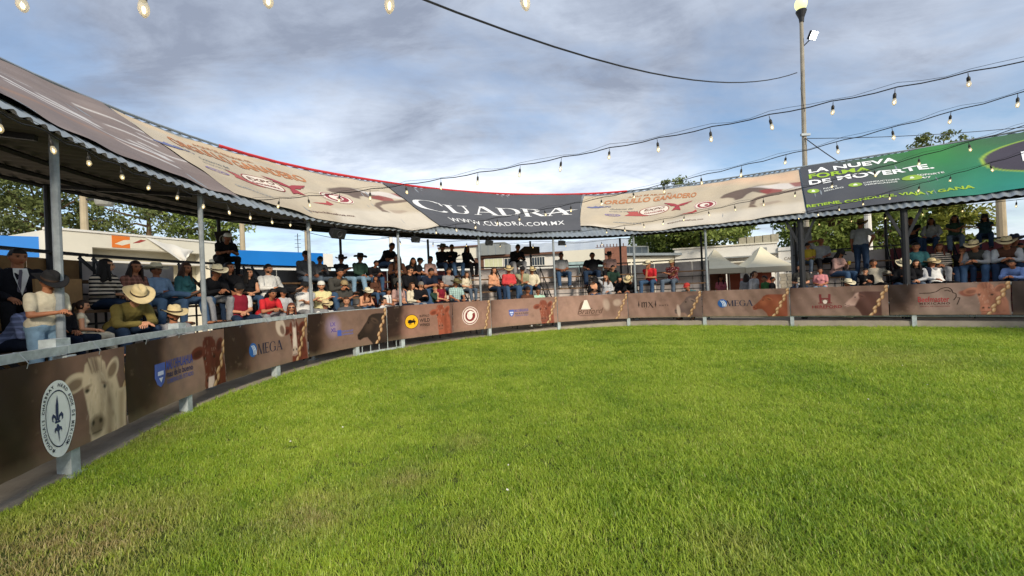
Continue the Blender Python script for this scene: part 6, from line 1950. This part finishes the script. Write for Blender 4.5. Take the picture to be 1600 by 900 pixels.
def person(s, w_, seat, scl_, pose, sex, headw, shirt, trou, label, op):
    near = bool(op.get('near')); pr = proto(pose, sex, near)
    o = bpy.data.objects.new('person', pr['body']); link(o)
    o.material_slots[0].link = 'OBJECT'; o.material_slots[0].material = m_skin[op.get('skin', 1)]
    p_ = P(s, w_, seat + .003); o.location = p_
    o.rotation_euler = (0, 0, yaw_in(s) + R(op.get('yaw', 0)))
    k = scl_; wide = k * 1.09
    if 'heavy' in label or 'stocky' in label or 'broad' in label: wide *= 1.12
    o.scale = (wide, wide, k)
    tag(o, label, 'person', op.get('group', 'spectators in the stand'))
    if shirt == 'suit':
        child('shirt', pr['shirtN'], o, clothmat('white')); j = child('jacket', pr['shirtL'], o, clothmat('suit')); j.scale = (1.02, 1.04, 1.0)
        q = MB(); sp = pr['sp']
        q.add([sp(.44) + Vector((x, .095 + yy, 0)) + Vector((0, 0, z)) for x, yy, z in ((-.012, .02, .03), (.012, .02, .03), (.04, .035, -.26), (0, .04, -.30), (-.04, .035, -.26))], [(0, 1, 2, 3, 4)])
        ti = q.build('tie', mat('tie_grey', '5a5460', .6), o)
        q = MB(); q.add([sp(.44) + Vector((x, .09 + yy, 0)) + Vector((0, 0, z)) for x, yy, z in ((-.06, .0, .05), (.06, .0, .05), (.065, .045, -.05), (.0, .05, -.32), (-.065, .045, -.05))], [(0, 1, 2, 3, 4)])
        q.build('shirt_front', clothmat('white'), o)
    else:
        c, pat, sl = shirt.split('/')
        child('shirt', pr['shirt' + sl], o, clothmat(c, pat))
    if op.get('vest'): child('vest', pr['vest'], o, clothmat(op['vest']))
    if op.get('suspenders'):
        q = MB(); sp = pr['sp']
        for sx in (-.06, .06): q.tube([sp(.05) + Vector((sx, .14, 0)), sp(.25) + Vector((sx, .145, 0)), sp(.40) + Vector((sx, .10, .05)), sp(.42) + Vector((sx, -.03, .075))], .012, 4)
        q.build('suspenders', clothmat('black'), o)
    child('trousers', pr['trousers'], o, clothmat(trou))
    for me in pr['shoes']: child('shoe', me, o, m_leather if hash(label) % 1 == 0 and len(label) % 3 else m_trainer)
    hm = pr['head']
    hk, hcol = headw.split(':')
    hair = op.get('hair')
    if hk in ('short', 'long', 'pony'):
        child('hair', gear(hk), o, mat('hair_' + hcol, HAIRC[hcol], .6, .25, 30, bump=.4, bscale=90), hm)
    else:
        hh, hc_ = (hair or 'short:black').split(':')
        child('hair', gear(hh), o, mat('hair_' + hc_, HAIRC[hc_], .6, .25, 30, bump=.4, bscale=90), hm @ Matrix.Scale(.985, 4))
        if hk == 'cowboy':
            tilt = Matrix.Rotation(R(random.uniform(-5, 3)), 4, 'X') @ Matrix.Rotation(R(random.uniform(-5, 5)), 4, 'Y')
            ht = child('cowboy_hat', gear('cowboy'), o, mat('hat_' + hcol, HATC[hcol], .85, .12, 14, bump=.2, bscale=60), hm @ tilt @ Matrix.Scale(1.06, 4))
        else:
            mw = hm @ Matrix.Rotation(R(180), 4, 'Z') if hk == 'capback' else hm
            child('cap', gear('cap'), o, mat('cap_' + hcol, HATC.get(hcol, '333333'), .85, .1, 14), mw @ Matrix.Scale(1.05, 4))
    if op.get('beard'): child('beard', gear('beard'), o, mat('hair_black', HAIRC['black']), hm)
    if op.get('glasses'): child('glasses', gear('glasses'), o, mat('glasses_frame', '2a2422', .3), hm)
    if op.get('sunglasses'): child('sunglasses', gear('sunglasses'), o, m_sung, hm)
    if op.get('holds'):
        kind, colr, lab_ = op['holds']
        a, c = pr['wr']
        l_ = (a + c) / 2 + Vector((0, .095, .035))
        c = p_ + Matrix.Rotation(o.rotation_euler.z, 3, 'Z') @ Vector((l_.x * wide, l_.y * wide, l_.z * k))
        e = empty(kind, c); tag(e, lab_, kind)
        if kind == 'cup':
            q = MB(); q.lathe([(0, -.03), (.032, -.03), (.044, .09), (.040, .09), (.034, 0)], 12, Matrix.Translation(c)); put(q.build('cup_body', mat('cup_' + colr, colr, .5)), e)
            q = MB(); q.lathe([(.041, .075), (0, .078)], 12, Matrix.Translation(c)); put(q.build('drink', mat('drink', '6a4a2a', .2)), e)
        else:
            M = Matrix.Rotation(o.rotation_euler.z, 3, 'Z') @ Matrix.Rotation(R(35), 3, 'X')
            q = MB(); q.box(c, (.075, .010, .15), M); put(q.build('case', mat('phone_case', '1a1a1c', .4)), e)
            q = MB(); q.box(c + M @ Vector((0, -.0065, 0)), (.066, .004, .136), M); put(q.build('screen', mat('phone_screen', '2c3440', .15, spec=.6)), e)
    return o
PEOPLE=[
(6.81, 1.25, 1.08, 0.798, 'knees', 'm', 'cap:black', 'lightgrey/plain/S', 'navy', 'person in light grey tee between red polo youth and white polo man', {'yaw': -15, 'skin': 1}),
(8.34, 1.75, 1.5, 1.1, 'lean', 'm', 'short:black', 'charcoal/plain/L', 'denim', 'person in charcoal top leaning between the pale yellow and charcoal tees', {'yaw': -5, 'skin': 1}),
(9.48, 2.2, 1.98, 0.857, 'lean', 'm', 'short:black', 'black/plain/L', 'denim', 'person in black jacket right of the man in dark green shirt', {'yaw': 10, 'skin': 2}),
(9.41, 1.75, 1.5, 0.72, 'lap', 'f', 'long:darkbrown', 'brown/plain/L', 'denim', 'woman in brown top below the dark perched silhouette', {'yaw': 0, 'skin': 1}),
(9.87, 1.25, 1.08, 0.996, 'lap', 'f', 'long:black', 'dustypink/plain/S', 'navy', 'woman in dusty pink tee close behind the fourth roof post', {'yaw': 10, 'skin': 0}),
(10.16, 1.75, 1.5, 0.931, 'knees', 'm', 'cap:tan', 'charcoal/plain/S', 'denim', 'man in tan cap beside the black shirt sunglasses man', {'yaw': 15, 'skin': 1}),
(11.87, 1.75, 1.5, 1.021, 'lap', 'm', 'short:black', 'grey/plain/S', 'denim', 'person in grey tee seated just below the silhouetted trio', {'yaw': 10, 'skin': 1}),
(12.48, 1.75, 1.5, 0.838, 'lap', 'f', 'long:brown', 'cream/plain/S', 'greydenim', 'woman in cream tee behind the aqua plaid shirt man', {'yaw': 10, 'skin': 0}),
(23.03, 0.98, 1.27, 0.42, 'lap', 'm', 'short:darkbrown', 'cream/plain/L', 'lightgrey', 'baby in cream top on the lap of the charcoal top woman', {'yaw': -15, 'skin': 0}),
(11.01, 1.75, 1.5, 1.12, 'lean', 'm', 'short:black', 'navy/plain/S', 'denim', 'man in navy tee and jeans between the sunglasses pair', {'yaw': 10, 'skin': 1}),
(2.67, 1.75, 1.5, 0.94, 'knees', 'm', 'short:black', 'suit', 'black', 'man in dark suit and striped tie beside the first roof post', {'yaw': -38, 'skin': 1, 'near': 1, 'tie': 1}),
(1.71, 0.75, 0.66, 0.736, 'phonestand', 'm', 'cowboy:black', 'cream/plain/S', 'lightdenim', 'boy standing in cream tee and black cowboy hat', {'yaw': -25, 'skin': 1, 'near': 1, 'feet': 0.66}),
(2.03, 1.25, 1.08, 0.817, 'lean', 'm', 'short:black', 'bluegrey/check/L', 'navy', 'person in blue grey checked shirt bent forward behind the boy', {'yaw': -10, 'skin': 1, 'near': 1}),
(2.6, 1.25, 1.08, 0.684, 'lap', 'm', 'short:black', 'black/plain/L', 'navy', 'dark clothed child half hidden behind the first roof post', {'yaw': -5, 'skin': 1, 'near': 1}),
(2.85, 1.25, 1.08, 0.634, 'lap', 'f', 'pony:darkbrown', 'cream/plain/N', 'cream', 'toddler in pale dress between the post and the olive shirt man', {'yaw': 40, 'skin': 0, 'near': 1}),
(3.46, 1.25, 1.08, 0.982, 'leanhat', 'm', 'cowboy:straw', 'olive/plain/L', 'navydenim', 'man in olive shirt leaning forward under a straw hat', {'yaw': -25, 'skin': 0, 'near': 1}),
(3.74, 1.75, 1.5, 0.901, 'turn', 'f', 'long:black', 'striped/stripe/L', 'navydenim', 'black haired woman in striped sweater above the olive shirt man', {'yaw': -5, 'skin': 0, 'near': 1}),
(4.21, 1.75, 1.5, 0.911, 'lap', 'f', 'long:darkbrown', 'plaidbrown/check/L', 'denim', 'long haired person in brown plaid shirt holding a white cup', {'yaw': -10, 'skin': 1, 'near': 1, 'holds': ('cup', 'dad7cf', 'white cup held by the long haired person in brown plaid')}),
(4.63, 1.75, 1.5, 0.869, 'legx', 'm', 'cowboy:cream', 'blue/plain/L', 'denim', 'older man in light blue shirt and cream hat with legs crossed', {'yaw': -15, 'skin': 2, 'near': 1}),
(5.06, 1.75, 1.5, 0.948, 'lap', 'f', 'long:brown', 'teal/plain/L', 'denim', 'brown haired woman in teal top beside the blue shirt man', {'yaw': 10, 'skin': 1, 'near': 1}),
(5.49, 1.75, 1.5, 0.99, 'lean', 'm', 'cowboy:cream', 'black/plain/L', 'grey', 'man in black with cream hat and grey trousers behind second post', {'yaw': -15, 'skin': 1, 'near': 1}),
(3.85, 0.8, 0.66, 0.927, 'knees', 'm', 'cowboy:straw', 'grey/plain/L', 'denim', 'bearded man in grey shirt and straw hat close behind the rail', {'yaw': -35, 'skin': 1, 'near': 1, 'beard': 1}),
(6.49, 2.6, 2.47, 0.883, 'lean', 'm', 'capback:white', 'black/plain/S', 'black', 'boy in black perched alone on top rail under square poster', {'yaw': -20, 'skin': 2, 'near': 1}),
(5.99, 1.75, 1.5, 1.02, 'turn', 'f', 'long:black', 'black/plain/L', 'navydenim', 'woman in black with long curly black hair', {'yaw': -40, 'skin': 1, 'near': 1}),
(5.74, 1.25, 1.08, 0.937, 'lap', 'm', 'cap:black', 'white/plain/S', 'navydenim', 'person in maroon vest over white tee with black cap', {'yaw': -25, 'skin': 0, 'vest': 'maroon', 'near': 1}),
(6.34, 1.25, 1.08, 0.91, 'lean', 'm', 'short:black', 'red/plain/S', 'grey', 'smiling youth in red polo shirt leaning on knees', {'yaw': -15, 'skin': 1, 'near': 1}),
(6.42, 1.75, 1.5, 0.892, 'lapturn', 'f', 'long:black', 'black/plain/N', 'denim', 'woman in black sleeveless top behind maroon vest person', {'yaw': -30, 'skin': 0, 'near': 1}),
(6.92, 1.75, 1.5, 1.042, 'legx', 'm', 'short:black', 'white/plain/L', 'black', 'bearded man in white long sleeved shirt and black trousers', {'yaw': -10, 'skin': 0, 'beard': 1, 'near': 1}),
(6.63, 0.8, 0.66, 0.89, 'lap', 'f', 'long:auburn', 'blackdots/floral/L', 'navy', 'auburn haired woman with glasses just above the rail', {'yaw': -35, 'skin': 0, 'glasses': 1, 'near': 1}),
(7.38, 1.25, 1.08, 0.989, 'cross', 'm', 'cap:black', 'white/plain/S', 'grey', 'stocky man in white polo and black cap with arms crossed', {'yaw': -10, 'skin': 0}),
(7.81, 1.25, 1.08, 1.009, 'cross', 'm', 'capback:white', 'paleyellow/plain/S', 'navy', 'bearded man in pale yellow tee and white cap', {'yaw': -30, 'skin': 0, 'beard': 1}),
(7.56, 0.8, 0.66, 0.886, 'knees', 'm', 'cowboy:straw', 'white/plain/S', 'denim', 'white shirted man in small straw hat looking down near rail', {'yaw': -20, 'skin': 0}),
(8.34, 1.25, 1.08, 1.026, 'cross', 'm', 'cap:tan', 'charcoal/plain/S', 'charcoal', 'bearded man in charcoal tee and tan cap arms crossed', {'yaw': -10, 'skin': 1, 'beard': 1}),
(8.13, 0.8, 0.66, 0.979, 'lap', 'f', 'pony:brown', 'darkgrey/plain/L', 'navy', 'girl with tied back hair and dark scarf below tan cap man', {'yaw': -20, 'skin': 0}),
(8.77, 1.25, 1.08, 0.843, 'lean', 'f', 'cowboy:cream', 'peach/plain/N', 'denim', 'girl leaning forward in cream hat with long hair hanging down', {'yaw': 0, 'skin': 0, 'hair': 'long:auburn'}),
(7.98, 2.2, 1.98, 1.006, 'knees', 'm', 'cap:black', 'darkgrey/plain/L', 'greydenim', 'man in dark grey shirt beside third roof post upper bench', {'yaw': -10, 'skin': 2}),
(8.23, 2.2, 1.98, 0.866, 'phone', 'm', 'short:black', 'darkgrey/plain/L', 'greydenim', 'person in grey hoodie looking at a phone on upper bench', {'yaw': -5, 'skin': 2, 'holds': ('phone', '', 'dark phone held by the person in grey hoodie')}),
(8.7, 2.2, 1.98, 0.9, 'cross', 'm', 'cowboy:black', 'black/plain/S', 'lightdenim', 'man in black tee and black cowboy hat, pale jeans', {'yaw': 0, 'skin': 2}),
(9.16, 2.2, 1.98, 0.977, 'knees', 'm', 'cowboy:black', 'darkgreen/plain/L', 'lightdenim', 'man in dark green shirt and big black hat, pale jeans', {'yaw': 10, 'skin': 2}),
(10.12, 2.6, 2.47, 1.04, 'lean', 'm', 'short:black', 'black/plain/S', 'denim', 'dark silhouetted person perched highest left of fourth post', {'yaw': 20, 'skin': 2}),
(10.34, 2.2, 1.98, 1.12, 'lean', 'f', 'long:darkbrown', 'brown/plain/L', 'black', 'dark haired person leaning forward behind the fourth post', {'yaw': -20, 'skin': 2}),
(9.09, 0.8, 0.66, 0.912, 'lap', 'f', 'pony:black', 'white/plain/S', 'navy', 'woman in white tee with black hair tied back, in profile', {'yaw': 50, 'skin': 0}),
(9.55, 1.25, 1.08, 0.722, 'lap', 'm', 'short:black', 'white/plain/S', 'grey', 'small boy in white shirt with dark suspenders', {'yaw': 10, 'skin': 1, 'suspenders': 1}),
(10.52, 1.75, 1.5, 1.064, 'knees', 'm', 'short:black', 'black/plain/L', 'navy', 'man in black shirt and sunglasses above cream sweater woman', {'yaw': 15, 'skin': 0, 'sunglasses': 1}),
(10.3, 1.25, 1.08, 0.921, 'lap', 'f', 'long:brown', 'cream/plain/L', 'grey', 'woman in cream sweater with brown hair turned aside', {'yaw': 30, 'skin': 0}),
(10.59, 1.25, 1.08, 0.964, 'phone', 'm', 'short:grey', 'black/plain/L', 'denim', 'grey haired man in black jacket and sunglasses clasping hands', {'yaw': 0, 'skin': 0, 'sunglasses': 1}),
(11.01, 1.25, 1.08, 0.775, 'chin', 'f', 'short:blond', 'darkgreen/plain/L', 'navy', 'blond child in dark green top with hand over face', {'yaw': 20, 'skin': 0}),
(11.34, 1.25, 1.08, 0.946, 'lap', 'f', 'long:auburn', 'maroon/plain/N', 'black', 'woman in maroon dress with auburn hair holding a drink', {'yaw': 15, 'skin': 0, 'holds': ('cup', 'cfc4b0', 'pale cup held by the woman in maroon dress')}),
(11.87, 1.25, 1.08, 0.986, 'knees', 'm', 'cowboy:olive', 'plaidaqua/check/S', 'navy', 'man in pale aqua plaid shirt and olive hat', {'yaw': -5, 'skin': 1}),
(10.8, 2.2, 1.98, 1.002, 'lean', 'f', 'long:black', 'black/plain/S', 'navy', 'dark haired woman in black behind the sunglasses man', {'yaw': -10, 'skin': 1}),
(11.09, 2.2, 1.98, 0.908, 'knees', 'm', 'cap:black', 'black/plain/S', 'denim', 'man in black tee and cap seen in profile, upper bench', {'yaw': 60, 'skin': 1}),
(11.48, 2.2, 1.98, 0.982, 'lap', 'm', 'short:black', 'dustypink/plain/L', 'navy', 'man in dusty pink shirt below the tall silhouetted trio', {'yaw': 15, 'skin': 2}),
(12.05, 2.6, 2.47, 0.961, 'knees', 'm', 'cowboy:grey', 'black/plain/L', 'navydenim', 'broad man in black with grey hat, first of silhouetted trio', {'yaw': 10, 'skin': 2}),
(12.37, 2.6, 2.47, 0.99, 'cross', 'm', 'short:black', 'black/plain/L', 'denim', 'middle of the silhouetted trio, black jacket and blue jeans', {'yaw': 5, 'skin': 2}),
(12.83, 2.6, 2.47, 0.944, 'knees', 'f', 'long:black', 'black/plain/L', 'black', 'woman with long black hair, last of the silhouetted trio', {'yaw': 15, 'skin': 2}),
(13.4, 1.75, 1.5, 1.031, 'lap', 'f', 'long:darkbrown', 'peach/plain/N', 'navydenim', 'long haired young woman in peach top beside red shirt man', {'yaw': 15, 'skin': 0}),
(13.94, 1.75, 1.5, 1.032, 'lap', 'm', 'cowboy:straw', 'coral/plain/L', 'denim', 'man in coral red long sleeved shirt and straw hat', {'yaw': -5, 'skin': 1}),
(14.37, 1.75, 1.5, 1.067, 'chin', 'm', 'cap:black', 'greygreen/plain/S', 'denim', 'man in grey green tee and black cap with hand on chin', {'yaw': -5, 'skin': 1}),
(14.76, 1.75, 1.5, 0.963, 'knees', 'm', 'cowboy:straw', 'cream/plain/L', 'navydenim', 'man in cream shirt and straw hat right of hand on chin man', {'yaw': -15, 'skin': 1}),
(14.44, 2.6, 2.47, 1.12, 'lean', 'm', 'short:black', 'black/plain/L', 'grey', 'lone dark silhouetted man on top rail near the arrow sign', {'yaw': 0, 'skin': 2}),
(14.19, 0.8, 0.66, 1.093, 'phone', 'f', 'short:darkbrown', 'brown/plain/S', 'navy', 'small child with a drink below the hand on chin man', {'yaw': 0, 'skin': 1, 'holds': ('cup', 'c8a060', 'small drink cup held by the child above the sunlit banner')}),
(14.61, 0.8, 0.66, 1.018, 'knees', 'm', 'short:black', 'mint/plain/S', 'navy', 'young man in sunglasses and pale tee just above the fence', {'yaw': -10, 'skin': 1, 'sunglasses': 1}),
(15.9, 2.2, 1.98, 1.12, 'lap', 'm', 'short:black', 'grey/plain/S', 'denim', 'man in grey tee sitting alone right of sixth roof post', {'yaw': -5, 'skin': 2}),
(16.9, 2.2, 1.98, 1.12, 'back', 'm', 'short:black', 'black/plain/S', 'navydenim', 'heavy man in black tee leaning back against the rail', {'yaw': -15, 'skin': 2}),
(17.4, 2.2, 1.98, 1.032, 'lap', 'm', 'cowboy:black', 'dustypink/plain/S', 'black', 'man in black hat and dusty pink shirt against brown wall', {'yaw': -10, 'skin': 1}),
(16.72, 1.25, 1.08, 0.898, 'phone', 'f', 'cowboy:black', 'black/plain/L', 'denim', 'woman in black jacket, peach top and dark hat below rail', {'yaw': 0, 'skin': 0, 'vest': 'peach'}),
(17.15, 1.25, 1.08, 0.966, 'raise', 'f', 'long:brown', 'lightgrey/plain/L', 'grey', 'woman in light grey hoodie and sunglasses with raised arm', {'yaw': -10, 'skin': 0, 'sunglasses': 1}),
(17.43, 1.75, 1.5, 0.955, 'knees', 'm', 'short:black', 'darkgreen/plain/L', 'black', 'man in dark green jacket with white badge behind grey hoodie woman', {'yaw': -10, 'skin': 0}),
(17.57, 1.25, 1.08, 0.88, 'lap', 'f', 'pony:black', 'black/plain/L', 'black', 'smiling woman in black jacket with hair tied back', {'yaw': -15, 'skin': 0}),
(17.93, 1.25, 1.08, 1.024, 'leanhat', 'm', 'cowboy:straw', 'black/plain/L', 'greydenim', 'person hunched over in black jacket under straw hat', {'yaw': -20, 'skin': 1}),
(18.46, 1.75, 1.5, 1.065, 'chin', 'm', 'cowboy:cream', 'red/plain/S', 'denim', 'man in bright red tee and cream hat with hand at mouth', {'yaw': -20, 'skin': 1}),
(19.11, 1.75, 1.5, 1.048, 'cross', 'm', 'cap:straw', 'floral/floral/S', 'greydenim', 'man in red and black floral shirt with arms crossed', {'yaw': -20, 'skin': 1}),
(19.78, 0.8, 0.66, 1.087, 'lean', 'm', 'cap:red', 'teal/plain/L', 'navy', 'bowed head in red cap and teal shirt above the fence', {'yaw': -20, 'skin': 1}),
(21.57, 3.2, 0.0, 1.069, 'stand', 'f', 'pony:darkbrown', 'lightgrey/plain/L', 'grey', 'woman in light grey top standing before the pale tent', {'yaw': 60, 'skin': 0}),
(21.32, 3.6, 0.0, 1.023, 'stand', 'f', 'long:darkbrown', 'grey/plain/L', 'navy', 'dark haired person behind light grey top woman at the tent', {'yaw': 160, 'skin': 1}),
(21.96, 3.2, 0.0, 0.957, 'stand', 'm', 'short:darkbrown', 'green/plain/S', 'navy', 'person in green tee standing by the pale tent', {'yaw': -60, 'skin': 1}),
(22.17, 2.4, 0.2, 0.806, 'stand', 'm', 'short:darkbrown', 'black/plain/S', 'black', 'person in black tee leaning beside the tent opening', {'yaw': 80, 'skin': 1}),
(20.5, 6.5, 0.0, 1.007, 'stand', 'f', 'long:black', 'pink/plain/S', 'black', 'vendor standing behind the maroon stall counter', {'yaw': 0, 'skin': 1}),
(23.35, 2.2, 1.98, 0.826, 'lap', 'm', 'cap:black', 'yellow/plain/S', 'greydenim', 'boy in yellow printed tee and black cap on upper bench', {'yaw': -20, 'skin': 1}),
(23.7, 2.2, 1.98, 0.974, 'raise', 'm', 'short:black', 'grey/plain/S', 'black', 'man in grey tee shading his eyes with raised arms', {'yaw': 10, 'skin': 2}),
(24.03, 1.75, 1.5, 1.012, 'phone', 'f', 'cap:black', 'dustypink/plain/L', 'denim', 'woman in dusty beige top and black cap holding yellow cup', {'yaw': 45, 'skin': 1, 'hair': 'long:black', 'holds': ('cup', 'c2a63a', 'yellow cup held up by the woman in dusty beige top')}),
(23.03, 1.25, 1.08, 1.007, 'lap', 'f', 'pony:black', 'charcoal/plain/S', 'navydenim', 'woman in charcoal top holding a baby on her lap', {'yaw': -15, 'skin': 0}),
(23.56, 1.25, 1.08, 0.831, 'lap', 'f', 'pony:darkbrown', 'pinktee/plain/S', 'lightdenim', 'girl in pink tee looking down, hands in lap', {'yaw': -10, 'skin': 1}),
(23.95, 0.8, 0.66, 0.941, 'lean', 'f', 'cowboy:cream', 'black/plain/S', 'black', 'child in black bent down under a cream hat', {'yaw': 30, 'skin': 1}),
(24.67, 1.75, 1.53, 1.02, 'standhip', 'm', 'cowboy:tan', 'grey/plain/S', 'navydenim', 'man in grey shirt and jeans standing up with hand on hip', {'yaw': 150, 'skin': 2}),
(24.67, 1.25, 1.08, 0.763, 'chin', 'm', 'short:black', 'black/plain/L', 'black', 'small child in black jumper beside the moustached man', {'yaw': -5, 'skin': 0}),
(24.88, 1.25, 1.08, 1.071, 'back', 'm', 'short:darkbrown', 'greybeige/plain/L', 'black', 'moustached man in grey beige shirt reclining on lowest bench', {'yaw': -5, 'skin': 1, 'beard': 1}),
(25.52, 1.25, 1.08, 0.966, 'phone', 'm', 'cowboy:cream', 'black/plain/L', 'navydenim', 'man in black jacket and cream hat looking down at a phone', {'yaw': -5, 'skin': 1, 'holds': ('phone', '', 'dark phone held by the man in black jacket and cream hat')}),
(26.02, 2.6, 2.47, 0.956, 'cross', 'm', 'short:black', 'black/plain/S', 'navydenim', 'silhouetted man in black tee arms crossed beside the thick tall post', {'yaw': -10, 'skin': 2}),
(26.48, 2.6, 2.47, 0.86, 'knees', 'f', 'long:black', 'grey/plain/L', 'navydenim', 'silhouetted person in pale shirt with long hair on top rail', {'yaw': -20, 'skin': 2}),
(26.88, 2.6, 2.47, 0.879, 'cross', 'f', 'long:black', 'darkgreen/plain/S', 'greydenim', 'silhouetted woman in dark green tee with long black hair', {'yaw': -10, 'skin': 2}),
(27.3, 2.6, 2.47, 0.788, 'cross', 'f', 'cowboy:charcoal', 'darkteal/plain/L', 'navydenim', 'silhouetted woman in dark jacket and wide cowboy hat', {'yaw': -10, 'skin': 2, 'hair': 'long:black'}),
(25.95, 1.75, 1.5, 1.072, 'lap', 'm', 'short:black', 'teal/plain/L', 'navy', 'child in teal hoodie below the silhouetted arms crossed man', {'yaw': -10, 'skin': 1}),
(26.45, 1.75, 1.5, 0.974, 'lap', 'f', 'long:auburn', 'striped/stripe/L', 'grey', 'long haired woman in black and pink striped sweater', {'yaw': -10, 'skin': 1}),
(26.27, 1.25, 1.08, 0.944, 'back', 'm', 'cowboy:straw', 'white/plain/L', 'black', 'man in white shirt and tilted straw hat lounging', {'yaw': 20, 'skin': 1}),
(25.84, 1.25, 1.08, 0.939, 'lap', 'f', 'long:black', 'lightgrey/plain/L', 'greydenim', 'girl with long black hair in black vest over grey sleeves', {'yaw': -15, 'skin': 0, 'vest': 'black'}),
(26.84, 1.75, 1.5, 0.865, 'chin', 'm', 'short:black', 'black/plain/S', 'navydenim', 'youth in black tee with black fringe resting chin on hand', {'yaw': -5, 'skin': 1}),
(27.13, 1.75, 1.5, 1.078, 'lean', 'm', 'cowboy:straw', 'grey/plain/L', 'denim', 'man in dark vest over grey sleeves and straw hat', {'yaw': -25, 'skin': 1, 'vest': 'charcoal'}),
(27.48, 1.75, 1.5, 1.119, 'lean', 'm', 'cowboy:straw', 'lightgrey/plain/L', 'navydenim', 'man in brown vest over white sleeves and straw hat', {'yaw': -5, 'skin': 1, 'vest': 'brown'}),
(27.59, 1.75, 1.5, 1.059, 'knees', 'm', 'cowboy:navy', 'darkgreen/plain/L', 'navy', 'person under wide navy black hat at the end of the bench', {'yaw': -5, 'skin': 2}),
(27.66, 1.75, 1.5, 0.814, 'knees', 'm', 'short:black', 'mint/plain/S', 'navy', 'person in mint green tee behind the sky blue shirt', {'yaw': -5, 'skin': 1}),
(27.59, 1.25, 1.08, 0.892, 'lean', 'm', 'short:black', 'skyblue/plain/L', 'navy', 'person in sky blue shirt bent forward by last rope print', {'yaw': -25, 'skin': 1})]
for r_ in PEOPLE:
    person(*r_)
bpy.data.scenes.remove(tmp_sc)
